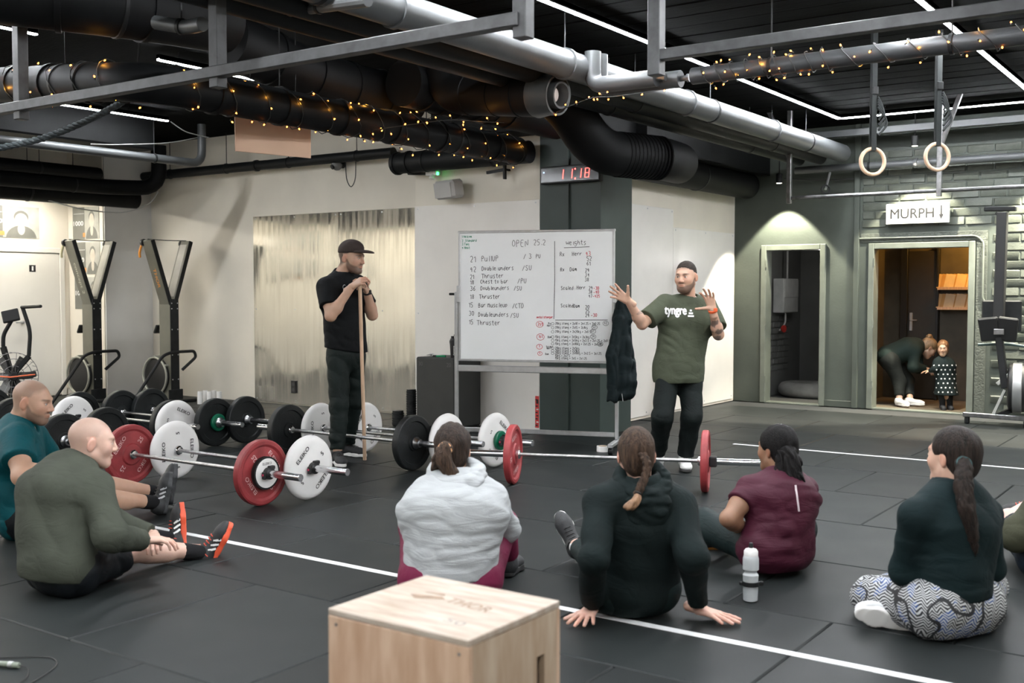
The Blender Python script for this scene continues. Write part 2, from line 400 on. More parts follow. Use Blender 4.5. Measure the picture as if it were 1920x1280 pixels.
for i, D in enumerate((D1, D2)):
    fr = MB(); wbox(fr, D[0]-.06, D[0]+.01, YW-.03, YW+.17, 0, D[2]+.06, .006); wbox(fr, D[1]-.01, D[1]+.06, YW-.03, YW+.17, 0, D[2]+.06, .006); wbox(fr, D[0]+.011, D[1]-.011, YW-.029, YW+.17, D[2]-.01, D[2]+.06, .006)
    d = struct('door_%d' % (i+1), fr, M_frame)
    for z_ in (.25, 1.0, 1.75): h = MB(); h.cyl((D[0]+.012, YW-.03, z_), (D[0]+.012, YW-.03, z_+.1), .009, seg=10); h.build('hinge', M_frame, d)
    th = MB(); wbox(th, D[0], D[1], YW, YW+.16, -.01, .012, .003); th.build('threshold', M_frame, d)
# conduit around the second doorway
cu = MB(); Yc = YW-.028
cu.tube(bend([(-4.18, Yc, 2.09), (-2.80, Yc, 2.09), (-2.72, Yc, 2.02), (-2.72, Yc, 1.34), (-2.6, Yc, 1.27)], .06), .011, 8)
tag(cu.build('cable_conduit', M_frame), 'thin painted cable conduit running over the wider doorway and down beside it', 'conduit')
# the two rooms behind
M_rm = pm('utility_wall', (.16, .165, .16), .7, 0, .1, 3, .1, 40)
r1 = MB(); wbox(r1, -5.9, -5.62, YW+.16, 16, 0, 2.6); wbox(r1, -4.42, -4.36, YW+.16, 16, 0, 2.6); wbox(r1, -5.9, -4.36, 15.4, 15.5, 0, 2.6); wbox(r1, -5.9, -4.36, YW+.16, 15.5, 2.6, 2.7); struct('wall_utility', r1, M_rm)
f1 = MB(); wbox(f1, -5.9, -4.36, YW+.16, 15.5, -.05, .005); struct('floor_utility', f1, pm('utility_floor', (.08, .08, .078), .6, 0, .2, 4))
r2 = MB(); wbox(r2, -4.36, -4.30, YW+.16, 15.0, 0, 2.5); wbox(r2, -2.5, -2.4, YW+.16, 15.0, 0, 2.5); wbox(r2, -4.36, -2.4, 15.0, 15.1, 0, 2.5); wbox(r2, -4.36, -2.4, YW+.16, 15.1, 2.5, 2.6); struct('wall_corridor', r2, M_dkwall)
f2 = MB(); wbox(f2, -4.36, -2.4, YW+.16, 15.1, -.05, .005); struct('floor_corridor', f2, pm('corridor_floor', (.16, .13, .09), .6, 0, .2, 4))
# small wall tiles inside the utility room
for i in range(4):
    for j in range(9):
        b_ = MB(); wbox(b_, -5.62, -5.605, 14.1+i*.2+(j % 2)*.05, 14.28+i*.2+(j % 2)*.05, .35+j*.085, .42+j*.085, .004); b_.build('brick', M_rm, bpy.data.objects['wall_utility'])
# wall sheets: polished panels on the mirror wall, white panels elsewhere
def mirror_material():
    m = pm('polished_panel', (.66, .635, .57), .12, .85, .05, 2)
    N = m.node_tree.nodes; Lk = m.node_tree.links; b = N['Principled BSDF']
    tc = N.new('ShaderNodeTexCoord'); mp = N.new('ShaderNodeMapping'); mp.inputs['Scale'].default_value = (16, 1, .9); Lk.new(tc.outputs['Object'], mp.inputs[0])
    n = N.new('ShaderNodeTexNoise'); n.inputs['Scale'].default_value = 1.2; n.inputs['Detail'].default_value = 5; Lk.new(mp.outputs[0], n.inputs[0])
    g = N.new('ShaderNodeTexNoise'); g.inputs['Scale'].default_value = 1.1; g.inputs['Detail'].default_value = 1; Lk.new(tc.outputs['Object'], g.inputs[0])
    ad = N.new('ShaderNodeMath'); ad.operation = 'MULTIPLY_ADD'; ad.inputs[1].default_value = .05; Lk.new(n.outputs[0], ad.inputs[0]); Lk.new(g.outputs[0], ad.inputs[2])
    bp = N.new('ShaderNodeBump'); bp.inputs['Strength'].default_value = .35; bp.inputs['Distance'].default_value = .05; Lk.new(ad.outputs[0], bp.inputs['Height']); Lk.new(bp.outputs[0], b.inputs['Normal'])
    rr = N.new('ShaderNodeMapRange'); rr.inputs[1].default_value = .35; rr.inputs[2].default_value = .7; rr.inputs[3].default_value = .07; rr.inputs[4].default_value = .24; Lk.new(n.outputs[0], rr.inputs[0]); Lk.new(rr.outputs[0], b.inputs['Roughness'])
    return m
M_mir = mirror_material()
M_sheet = pm('white_sheet', (.82, .79, .74), .28, 0, .04, 2, .03, 12)
def sheet(name, x0, x1, y0, y1, z0, z1, mat, label):
    root = empty(name, ((x0+x1)/2, (y0+y1)/2, z0), 0, label, 'wall panel')
    b_ = MB(); wbox(b_, x0, x1, y0, y1, z0, z1, .002); b_.build('sheet', mat, root)
    for a in (0.03, .5, .97):
        for zz in (z0+.04, z0+1.2, z1-.03):
            s = MB()
            if x1-x0 > y1-y0: s.cyl((x0+(x1-x0)*a, y0+.001, zz), (x0+(x1-x0)*a, y0-.004, zz), .009, seg=8)
            else: s.cyl((x1-.001, y0+(y1-y0)*a, zz), (x1+.004, y0+(y1-y0)*a, zz), .009, seg=8)
            s.build('screw', M_galv, root)
    return root
xs = onY(636, 500, 9.65)[0]
sheet('mirror_panel', -10.84, xs-.002, 9.640, 9.655, .015, 2.41, M_mir, 'wavy polished wall panel behind the man in the cap, left of the two')
sheet('mirror_panel', xs+.002, -7.9, 9.638, 9.653, .015, 2.41, M_mir, 'wavy polished wall panel behind the man in the cap, right of the two')
sheet('wall_cladding', -7.85, -6.175, 9.333, 9.346, .0, 2.39, M_sheet, 'white wall sheet behind the whiteboard, left of the dark column')
sheet('wall_cladding', -5.797, -5.785, 10.3, 11.6, .03, 2.41, M_sheet, 'white wall sheet right of the dark column, next to it')
sheet('wall_cladding', -5.797, -5.785, 11.605, 13.38, .03, 2.2, M_sheet, 'white wall sheet ending at the green corner of the room')
# white door and frame in the left alcove
M_wdoor = pm('white_door_paint', (.78, .75, .68), .4, 0, .03, 2)
dz = 1.97; ya, yb = onX(12, 600, -13.78)[1]-.75, onX(112, 600, -13.78)[1]
fr = MB(); wbox(fr, -13.79, -13.745, yb, yb+.07, 0, dz+.07, .005); wbox(fr, -13.79, -13.745, ya-.07, ya, 0, dz+.07, .005); wbox(fr, -13.79, -13.746, ya+.001, yb-.001, dz, dz+.07, .005)
d3 = struct('door_3', fr, M_wdoor)
lf = MB(); wbox(lf, -13.79, -13.76, ya+.003, yb-.003, .01, dz-.004, .003); lf.build('door_leaf', M_wdoor, d3)
hd = MB(); hy = onX(40, 610, -13.76)[1]; hd.cyl((-13.762, hy, 1.03), (-13.70, hy, 1.03), .02, seg=12); hd.tube([(-13.70, hy, 1.03), (-13.70, hy-.11, 1.03)], .01, 8); hd.build('door_handle', M_galv, d3)
sg = MB(); p = onX(61, 503, -13.757); wbox(sg, -13.761, -13.756, p[1]-.045, p[1]+.045, p[2]-.045, p[2]+.045); so = sg.build('door_sign', M_ink, d3)
sw = MB(); wbox(sw, -13.757, -13.754, p[1]-.012, p[1]+.012, p[2]-.03, p[2]+.03); sw.build('sign_mark', M_wink, so)
tb = MB(); wbox(tb, -13.78, -13.765, yb+.1, 8.9, 0, .08, .004); struct('baseboard_left', tb, M_wdoor)
tb = MB(); wbox(tb, -4.6, -4.22, YW-.015, YW, 0, .08, .004); struct('baseboard_back', tb, M_green)
# grey tray beam at the far end, above the doorways
bt = MB(); wbox(bt, -4.95, 2.5, 12.86, 12.95, 3.28, 3.36, .006); tray = tag(bt.build('cable_tray', M_pipe), 'long grey cable tray under the ceiling beyond the gymnastic rings', 'tray')
# ================================================================== CEILING: lamps, pipes, ducts, rigs
def led(p0, p1, label, hang=True, w=.035, z=3.40):
    p0 = np.array([*p0[:2], z]); p1 = np.array([*p1[:2], z]); root = empty('led_strip_light', (p0+p1)/2, 0, label, 'ceiling light', 'ceiling strip lights')
    h = MB(); h.beam(p0+[0, 0, .026], p1+[0, 0, .026], w+.012, .036, .002); 
    for s_ in (-1, 1): u_ = nrm(np.cross(p1-p0, ZZ)); h.beam(p0+u_*s_*(w/2+.003)+[0, 0, .005], p1+u_*s_*(w/2+.003)+[0, 0, .005], .005, .010); h.build('housing', M_blk, root)
    d = MB(); d.beam(p0, p1, w, .016, .002); d.build('diffuser', M_led, root)
    L = np.linalg.norm(p1-p0); n = max(2, int(L/1.8)+1)
    if hang:
        for i in range(n): q = p0+(p1-p0)*((i+.3)/n); s = MB(); s.cyl(q+[0, 0, .03], [q[0], q[1], CZ], .004, seg=6); s.build('hanger', M_blk, root)
    return root
led((-4.05, -2.4), (-4.05, 12.26), 'long white strip light meeting a corner above the far doorways')
led((-1.98, -2.4), (-1.98, 12.2), 'white strip light at the upper right above the lit pipe')
led((-4.02, 12.26), (2.4, 12.26), 'white strip light crossing behind the rings below the far ceiling')
led((.4, -2.4), (.4, 12.0), 'added unseen strip light on the ceiling beyond the right edge')  # extra strip out of view, added to raise the overall light
led((-7.74, -2.4), (-7.74, 4.76), 'short white strip light end at the upper left corner')
led((-7.74, 5.86), (-7.74, 7.27), 'white strip light above the bulb-wrapped duct, behind the left post')
led((-10.42, 6.51), (-10.42, 8.01), 'white strip light over the hanging rope, near the grey pipe')
led((-10.42, -2.0), (-10.42, 4.2), 'added unseen strip light on the ceiling beyond the left edge')  # unseen continuation of the strip row, added as extra room light
led((-13.3, -.5), (-13.3, 8.51), 'white strip light low over the white door alcove', False, .03, 2.66)
def area(name, loc, rot, sx, sy, power, col=(1, 1, 1)):
    l = bpy.data.lights.new(name, 'AREA'); l.shape = 'RECTANGLE'; l.size = sx; l.size_y = sy; l.energy = power; l.color = col
    o = bpy.data.objects.new(name, l); COL.objects.link(o); o.location = loc; o.rotation_euler = rot; return o
for _o in bpy.data.objects['led_strip_light.008'].children:
    if _o.name.startswith('diffuser'): _o.data.materials[0] = em('alcove_strip', (1, .95, .85), 190.0)
def spot(px_, Y, z, tx, tz, power, label, ang=80):
    root = empty('spotlight', (px_, Y, z), 0, label, 'spotlight', 'wall spotlights')
    b_ = MB(); b_.cyl((px_, Y, z), (px_, Y, z+.12), .04, seg=16, bev=.006); b_.build('housing', M_blk, root)
    r_ = MB(); r_.cyl((px_, Y, z+.12), (px_, Y, CZ), .008, seg=8); r_.build('stem', M_blk, root)
    e = MB(); e.cyl((px_, Y, z-.002), (px_, Y, z+.004), .033, seg=16); e.build('lens', em('spot_lens', (1, .95, .8), 8), root)
    l = bpy.data.lights.new('spotlight_beam', 'SPOT'); l.energy = power; l.spot_size = math.radians(ang); l.spot_blend = .2; l.color = (1, .93, .74); l.shadow_soft_size = .02
    o = bpy.data.objects.new('spotlight_beam', l); COL.objects.link(o); o.location = (px_, Y, z-.03)
    d = Vector((tx[0]-px_, tx[1]-Y, tz-z)); o.rotation_euler = d.to_track_quat('-Z', 'Y').to_euler()
spot(-5.08, 13.12, 2.80, (-5.08, 13.30), 0, SPOT_POWER*.6, 'small spotlight over the narrow dark doorway', 82)
spot(-3.40, 12.98, 3.12, (-3.40, 13.25), 0, SPOT_POWER*.62, 'small spotlight over the white sign on the brick wall', 84)
spot(-5.55, 12.2, 2.78, (-5.68, 12.2), 0, SPOT_POWER*.7, 'small spotlight over the white wall sheet near the corner', 66)
spot(-1.95, 12.98, 3.12, (-1.95, 13.25), 0, SPOT_POWER*1.4, 'small spotlight over the upright rowing machine', 84)
l = bpy.data.lights.new('corridor_bulb', 'POINT'); l.energy = 55; l.color = (1, .5, .1); l.shadow_soft_size = .06
lo = bpy.data.objects.new('corridor_bulb', l); COL.objects.link(lo); lo.location = (-2.95, 14.45, 2.35)
l = bpy.data.lights.new('utility_bulb', 'POINT'); l.energy = 5; l.color = (1, .95, .9); l.shadow_soft_size = .06
lo = bpy.data.objects.new('utility_bulb', l); COL.objects.link(lo); lo.location = (-4.75, 13.85, 1.9)

def pipe(name, pts, r, mat, label, cat='pipe', seg=18, clamps=0, rods=True, flanges=(), bendr=.12, group=None):
    P = bend(pts, bendr) if len(pts) > 2 else [np.asarray(p, float) for p in pts]
    root = empty(name, np.asarray(P[0]), 0, label, cat, group)
    if len(P) == 2: P = [P[0]+(P[1]-P[0])*t for t in np.linspace(0, 1, 6)]
    b_ = MB(); b_.tube(P, r, seg); b_.build('tube', mat, root)
    L = np.cumsum([0]+[np.linalg.norm(P[i+1]-P[i]) for i in range(len(P)-1)])
    def at(s):
        s *= L[-1]; i = min(np.searchsorted(L, s, 'right')-1, len(P)-2); t = (s-L[i])/(L[i+1]-L[i]); return P[i]+(P[i+1]-P[i])*t, nrm(P[i+1]-P[i])
    for k in range(clamps):
        q, d = at((k+.5)/clamps); c = MB(); c.lathe(q-d*.015, d, [(0, r+.001), (.004, r+.007), (.026, r+.007), (.03, r+.001)], seg); c.build('clamp', M_blk, root)
        if rods and q[2]+r < CZ: s = MB(); s.cyl(q+[0, 0, r], (q[0], q[1], CZ), .005, seg=6); s.build('hanger', M_blk, root)
    for s_ in flanges:
        q, d = at(s_); c = MB(); c.lathe(q-d*.02, d, [(0, r), (.002, r+.012), (.038, r+.012), (.04, r)], seg); c.build('joint_ring', mat, root)
    return root
# main grey insulated pipe and the darker ones beside it
pipe('insulated_pipe', [(-4.25, .5, 3.1), (-4.25, 13.0, 3.1)], .105, M_pipe, 'thick pale grey pipe crossing the ceiling to the far wall', clamps=5, flanges=(.35, .5, .66, .82))
pipe('insulated_pipe', [(-4.52, .5, 3.07), (-4.52, 13.0, 3.07)], .085, M_dpipe, 'dark pipe hanging directly beside the thick pale grey pipe', clamps=4)
pipe('insulated_pipe', [(-4.78, .5, 3.06), (-4.78, 13.0, 3.06)], .075, M_dpipe, 'dark pipe second from the thick pale grey pipe', clamps=4)
# pipe wrapped with fairy lights on the right
strp = pipe('heating_pipe', [(-3.35, 7.0, 2.95), (2.4, 7.0, 2.95)], .058, pm('charcoal_pipe', (.05, .053, .055), .45, .1, .12, 4, .05, 40), 'grey pipe wrapped in warm bulbs at the upper right', clamps=5)
e1 = empty('pipe_stub', (-3.9, 7.0, 2.95), 0, 'capped grey pipe stubs beside the open duct end', 'pipe')
for (y, x0, x1, zz) in ((6.98, -4.15, -3.62, 2.965), (7.08, -4.15, -3.48, 2.96)):
    b_ = MB(); b_.tube(bend([(x0, y, zz+.25), (x0, y, zz), (x1, y, zz)], .1), .062, 16); b_.build('tube', M_pipe, e1)
    b_ = MB(); b_.cyl((x1, y, zz), (x1+.05, y, zz), .02, seg=10); b_.cyl((x1+.05, y, zz), (x1+.07, y, zz), .03, seg=8); b_.build('bolt', M_steel, e1)
b_ = MB(); b_.cyl((-3.6, 7.0, 3.0), (-3.6, 7.0, CZ), .006, seg=6); b_.build('hanger', M_blk, e1)
# left pipes
pipe('water_pipe', [(-10.74, 2.5, 3.0), (-10.74, 8.75, 3.0), (-10.74, 8.75, 3.48)], .05, M_pipe, 'shiny grey pipe at left that turns up in an elbow', clamps=3, bendr=.16)
pipe('wall_pipe', [(-12.9, 9.5, 3.04), (-8.3, 9.5, 3.04)], .06, M_dpipe, 'dark pipe along the top of the polished-panel wall', clamps=4, flanges=(.5,))
pipe('waste_pipe', [(-8.0, 9.18, 2.86), (-6.2, 9.18, 2.86)], .115, M_dpipe, 'thick dark pipe with a capped end above the wall speaker', clamps=2, flanges=(.02, .12))
pipe('waste_pipe', [(-12.6, 3.5, 2.98), (-12.6, 8.6, 2.98)], .075, M_duct, 'black pipe above the alcove, uppermost of the low ones', clamps=3)
pipe('waste_pipe', [(-12.75, 3.5, 2.83), (-12.75, 8.75, 2.83), (-12.3, 9.3, 2.83), (-12.3, 9.3, 3.4)], .1, M_duct, 'black pipe above the alcove ending in a fat elbow', clamps=2, bendr=.25)
pipe('vent_duct', [(-12.95, 3.0, 2.72), (-12.95, 9.4, 2.72)], .13, M_duct, 'fat black duct lowest over the alcove, above the wall posters', clamps=2)
b_ = MB(); wbox(b_, -13.7, -12.9, 3.0, 8.8, 2.86, 3.1, .01); tag(b_.build('duct_box', M_duct), 'flat black duct casing over the white door alcove', 'duct')
b_ = MB(); wbox(b_, -11.9, -10.9, 5.2, 8.2, 3.12, CZ, .02); tag(b_.build('ceiling_beam', M_duct), 'dark boxed ceiling beam behind the hanging rope', 'beam')
# fairy-light duct
DX, DZ, DR = -5.76, 2.75, .125
twd = pipe('spiral_duct', [(-7.7, 4.42, 2.96), (DX, 4.27, DZ), (DX, 8.32, DZ)], DR, M_duct, 'long black spiral duct wrapped in warm fairy lights', 'duct', 24, 3, True, (.06, .14, .22, .4, .5, .6, .7, .8, .93), .3)
# duct with the open silencer end
A = A_sil = dep(1035, 178, 8.05); B = dep(835, 176, 8.75); d = nrm(A-B)
root = empty('silencer_duct', B, 0, 'big dark duct with an open flared ring end above the whiteboard', 'duct')
b_ = MB(); b_.tube(bend([B+[0, 0, .5], B, A-d*.12], .28, 8), .165, 28); b_.build('tube', M_duct, root)
b_ = MB(); b_.lathe(A-d*.14, d, [(0, .166), (.02, .172), (.12, .15), (.2, .15), (.2, .135), (.05, .135)], 28, caps=False); b_.build('end_ring', M_pipe, root)
b_ = MB(); b_.lathe(A-d*.05, d, [(0, .06), (.02, .1), (.14, .1), (.14, .085), (.02, .08)], 24, caps=False); b_.build('inner_ring', M_pipe, root)
b_ = MB(); b_.lathe(A-d*.03, d, [(0, .05), (.05, .055), (.06, .03), (.06, 0.001)], 18); b_.build('baffle', M_white, root)
for t in (.25, .5, .72):
    q = B+(A-B)*t; b_ = MB(); b_.lathe(q, d, [(0, .165), (.004, .171), (.02, .171), (.024, .165)], 28); b_.build('joint_ring', M_duct, root)
# elbow duct running down in front of the column
pts = [dep(1000, 150, 9.6), dep(1060, 195, 9.5), dep(1120, 286, 9.7), dep(1240, 297, 10.15), dep(1240, 297, 10.15)+[-.12, .6, .02]]
root = pipe('elbow_duct', pts, .2, M_duct, 'fat black ribbed duct bending down in front of the dark column', 'duct', 28, 0, False, (), .26)
P = [pts[2]+(pts[3]-pts[2])*t for t in np.linspace(.3, .95, 12)]; d = nrm(pts[3]-pts[2])
for q in P: b_ = MB(); b_.lathe(q, d, [(0, .2), (.008, .207), (.016, .2)], 28); b_.build('rib', M_duct, root)
pipe('elbow_duct', [(-5.54, 10.2, 2.80), (-5.54, 13.2, 2.80)], .17, M_duct, 'black duct running above the white wall sheets to the corner', 'duct', 24, 1)
# big dark ducts in the upper left
pipe('supply_duct', [dep(-60, -30, 6.6), dep(230, 5, 6.9), dep(420, 40, 7.6)], .22, M_duct, 'fat black duct in the top left corner', 'duct', 24, 1, True, (.3, .6), .3)
pipe('supply_duct', [(-6.19, 5.3, 3.25), (-6.19, 6.3, 3.1), (-6.19, 7.3, 3.1)], .2, M_duct, 'rounded black duct elbow above the hanging beige board', 'duct', 28, 0, True, (.2, .4, .6, .8), .4)
pipe('supply_duct', [(-5.75, 6.7, 3.12), (-5.75, 9.0, 3.12)], .19, M_duct, 'black ribbed duct directly above the fairy-light duct', 'duct', 24, 1, True, (.1, .2, .3, .4, .5, .6))
pipe('supply_duct', [dep(520, 25, 6.4), dep(690, 2, 5.6)], .03, M_pipe, 'thin pale rail joining the thick grey pipe at the top edge', 'pipe', 10, 1)
pipe('supply_duct', [dep(292, 42, 6.2), dep(352, 52, 6.1), dep(380, 45, 6.0)], .04, M_pipe, 'short grey pipe piece near the left hanging post', 'pipe', 12, 1)
pipe('sprinkler_pipe', [(-4.9, 13.2, 2.95), (2.4, 13.2, 2.95)], .045, M_pipe, 'grey pipe across the far wall below the rings', 'pipe', 14, 4, True, (.2, .45))
M_rig = pm('rig_steel', (.05, .052, .053), .5, .2, .25, 14, .06, 60)
# rigs hanging from the ceiling
def post(x, y, z0, w=.075): b_ = MB(); b_.beam((x, y, z0), (x, y, CZ), w, w, .004, up=(1, 0, 0)); return b_
rA = empty('ceiling_rig', (-4, 3.9, 2.6), 0, 'blurred steel rig bar nearest the camera at upper left, on hanging posts', 'pull-up rig', 'pull-up rigs')
b_ = MB(); b_.beam((-8.4, 3.9, 2.62), (-2.68, 3.9, 2.62), .06, .06, .004); b_.build('crossbar', M_rig, rA)
for x in (-6.56, -4.67, -2.68): post(x, 3.92, 2.54, .07).build('post', M_rig, rA)
rB = empty('ceiling_rig', (0, 5.43, 2.72), 0, 'steel rig bar crossing the upper right in front of the lit pipe', 'pull-up rig', 'pull-up rigs')
b_ = MB(); b_.beam((-2.86, 5.43, 2.75), (2.4, 5.43, 2.75), .06, .06, .004); b_.build('crossbar', M_rig, rB)
for x in (-2.82, .9): post(x, 5.43, 2.64).build('post', M_rig, rB)
rC = empty('pull_up_bar', (-3.7, 11.93, 2.5), 0, 'pull-up bar on braced hanging posts behind the rings', 'pull-up bar')
b_ = MB(); b_.cyl((-4.5, 11.93, 2.5), (2.4, 11.93, 2.5), .021, seg=12); b_.build('bar', M_steel, rC)
for x, sx in ((-4.5, -.25), (-2.87, .2), (-.9, .2)):
    post(x, 11.93, 2.44, .05).build('post', M_steel, rC)
    b_ = MB(); b_.beam((x, 11.93, 2.95), (x+sx, 11.93, CZ), .045, .045, .003, up=(0, 1, 0)); b_.build('brace', M_steel, rC)
    b_ = MB(); b_.box((x, 11.93, CZ-.006), (.14, .12, .012), .002); b_.build('mount_plate', M_steel, rC)
# gymnastic rings
for (px_, py_, lab) in ((1636, 303, 'wooden gymnastic ring on a black strap, left of the pair'), (1757, 294, 'wooden gymnastic ring on a black strap, right of the pair')):
    c = dep(px_, py_, 8.5); root = empty('gymnastic_ring', c-[0, 0, .12], 0, lab, 'gym ring', 'gymnastic rings')
    b_ = MB(); ux = nrm(RT*.97+FH*.2); b_.tube([c+(ux*math.cos(a)+ZZ*math.sin(a))*.101 for a in np.linspace(0, 2*math.pi, 40, endpoint=False)], .0155, 12, True, up=np.cross(ux, ZZ)); b_.build('ring', M_wood, root)
    s = MB(); top = np.array([c[0], c[1], CZ]); n = np.cross(ux, ZZ)
    for o_ in (-.018, .018): s.beam(c+ZZ*.088+n*o_, top+n*o_, .003, .042, .0005, up=ux)
    s.beam(c+ZZ*.085-n*.02, c+ZZ*.085+n*.02, .003, .042, up=ux); s.build('strap', pm('black_webbing', (.012, .016, .016), .8, 0, .2, 30, .2, 200), root)
    b_ = MB(); b_.box(c+ZZ*.55+n*.025, (.05, .014, .06), .003, (ux, n, ZZ)); b_.build('buckle', M_blk, root)
    b_ = MB()
    for k in range(5): b_.tube(spline([c+ZZ*(.5-.02*k)+n*.03+ux*.02, c+ZZ*(.42-.03*k)+n*.03+ux*(.06+.01*k), c+ZZ*(.36-.04*k)+n*.03+ux*.03], 4), .009, 6)
    b_.build('strap_end', MATS['black_webbing'], root)
# rope
rp = [dep(250, 178, 8.0), dep(205, 205, 8.05), dep(150, 232, 8.1), dep(80, 259, 8.2), dep(0, 277, 8.3), dep(-120, 300, 8.4)]
P = spline(rp, 14); root = empty('climbing_rope', P[-1], 0, 'dark twisted climbing rope slung across the upper left', 'rope')
M_rope = pm('dark_rope', (.04, .052, .056), .85, 0, .25, 40, .3, 150)
for k in range(3):
    b_ = MB(); Q = []
    for i, p_ in enumerate(P):
        d = nrm(P[min(i+1, len(P)-1)]-P[max(i-1, 0)]); u, v, _ = frame_of(d); a = i*1.15+k*2.094; Q.append(p_+(u*math.cos(a)+v*math.sin(a))*.013)
    b_.tube(Q, .015, 8); b_.build('strand', M_rope, root)
b_ = MB(); b_.tube([P[0], P[0]+(P[0]-P[4])*.35], .03, 10); b_.build('sleeve', M_blk, root)
b_ = MB(); b_.cyl(P[0]+(P[0]-P[4])*.3, [P[0][0]+.05, P[0][1]+.05, CZ], .008, seg=6); b_.build('hanger', M_blk, root)
# beige hanging board
tl, tr_, br, bl = fl(440, 219, 2.7), fl(582, 236, 2.7), None, None
ux = nrm(tr_-tl); hgt = .245; n = np.cross(ux, ZZ)
root = empty('hanging_board', (tl+tr_)/2-[0, 0, hgt], 0, 'plain beige board hanging under the fairy-light duct', 'board')
b_ = MB(); Wd = np.linalg.norm(tr_-tl); b_.box((tl+tr_)/2-[0, 0, hgt/2], (Wd, .012, hgt), .002, (ux, n, ZZ)); b_.build('board', pm('beige_board', (.62, .42, .29), .55, 0, .06, 3), root)
for t in (.2, .8): b_ = MB(); b_.cyl(tl+ux*Wd*t, [*(tl+ux*Wd*t)[:2], CZ], .004, seg=6); b_.build('hanger', M_blk, root)
# fairy lights: each string is a thing, each bulb a part
M_wire = pm('dark_wire', (.02, .022, .02), .6, 0, .1, 20)
def bulb_string(path, label, n, spread, up=np.array([0, 0, 1.0])):
    root = empty('string_lights', path[0], 0, label, 'string lights', 'strings of warm bulbs')
    b_ = MB(); b_.tube(path, .0035, 5); b_.build('wire', M_wire, root)
    bm_ = MB(); bm_.lathe((0, 0, 0), (0, 0, 1), [(0, .002), (.003, .0045), (.008, .0052), (.013, .003), (.015, .001)], 7)
    sk = MB(); sk.cyl((0, 0, -.014), (0, 0, .001), .005, seg=6)
    b0 = s0 = None; o_ = ORG[root.name][:3, 3]
    for i in range(n):
        q = path[int((i+.5)/n*(len(path)-1))]; off = rng.normal(0, 1, 3)*spread; off[2] = abs(off[2])*random.choice((-1, -1, 1)); q = q+off
        if b0 is None: b0 = bm_.build('bulb', M_warm, root, world=False); s0 = sk.build('socket', M_wire, b0, world=False); o = b0
        else:
            o = b0.copy(); COL.objects.link(o); s = s0.copy(); COL.objects.link(s); s.parent = o
        o.location = q-o_; o.rotation_euler = (random.uniform(-1, 1)+(math.pi if off[2] < 0 else 0), random.uniform(-1, 1), 0)
    for i in range(max(2, n//6)):
        q = path[int((i+.5)/max(2, n//6)*(len(path)-1))]; l_ = bpy.data.lights.new('bulb_glow', 'POINT'); l_.energy = .35; l_.color = (1, .42, .06); l_.shadow_soft_size = .008; lo_ = bpy.data.objects.new('bulb_glow', l_); COL.objects.link(lo_); lo_.location = q+np.array([0, 0, .02])
    return root
def wrap(p0, p1, r, turns, n=None):
    p0 = np.asarray(p0, float); p1 = np.asarray(p1, float); u, v, d = frame_of(p1-p0); n = n or int(turns*14)
    return [p0+(p1-p0)*(i/n+.012*math.sin(i*.9))+(u*math.cos(i/n*turns*6.283)+v*math.sin(i/n*turns*6.283))*(r+.012+.006*math.sin(i*1.7)) for i in range(n+1)]
bulb_string(wrap((DX, 4.4, DZ), (DX, 5.9, DZ), DR, 5), 'warm bulbs wound round the middle of the black spiral duct', 34, .012)
bulb_string(wrap((DX, 5.9, DZ), (DX, 8.35, DZ), DR, 9), 'warm bulbs wound round the far half of the black spiral duct', 60, .02)
bulb_string(wrap((-7.5, 4.4, 2.93), (-5.95, 4.29, 2.78), DR, 5), 'warm bulbs wound round the left end of the black spiral duct', 26, .02)
bulb_string(wrap((-3.3, 7, 2.95), (-2.35, 7, 2.95), .058, 9), 'warm bulbs on the left half of the grey right-hand pipe', 34, .02)
bulb_string(wrap((-2.35, 7, 2.95), (-.9, 7, 2.95), .058, 7), 'warm bulbs on the right end of the grey right-hand pipe', 26, .02)
bulb_string(spline([A_sil-ZZ*.14, dep(1090, 190, 7.7), dep(1120, 182, 7.6), dep(1160, 180, 7.5), np.array([-3.5, 7.04, 2.895])], 8), 'warm bulbs sagging between the open duct and the grey pipe', 12, .015)
bulb_string(spline([dep(690, 245, 8.3), dep(760, 235, 8.2), dep(840, 225, 8.2), dep(900, 228, 8.3), dep(945, 230, 8.3)], 8), 'warm bulbs sagging under the big open-ended duct', 14, .02)
# loose cables
def cable(pts, r, mat, label, n=8):
    b_ = MB(); b_.tube(spline(pts, n), r, 6); return tag(b_.build('cable', mat), label, 'cable', 'loose ceiling cables')
M_gw = pm('grey_cable', (.4, .4, .38), .6, 0, .1, 10)
cable([dep(320, 228, 12.0), dep(345, 245, 12.0), dep(366, 252, 12.1), dep(392, 258, 12.2)], .006, M_gw, 'pale cable drooping from a strip light end to the pipe elbow')
cable([dep(170, 270, 12), dep(220, 271, 12), dep(310, 268, 12), dep(370, 258, 12.2)], .005, M_gw, 'pale cable stretched level above the shiny left pipe')
cable([(-12.9, 8.0, 2.62), (-12.8, 8.5, 2.52), (-12.6, 8.95, 2.5), (-12.4, 9.2, 2.62), (-12.3, 9.28, 2.78)], .008, M_gw, 'pale cable loop hanging over the grey pillar')
cable([dep(648, 305, 12.9), dep(650, 335, 12.9), dep(658, 350, 12.9), dep(666, 335, 12.9), dep(667, 300, 12.9)], .006, M_ink, 'black cable loop hanging beside the dome camera')
cable([onY(1470, 335, 13.2), onY(1540, 338, 13.2), onY(1600, 335, 13.2)], .008, M_ink, 'dark cable under the grey pipe near the narrow doorway')
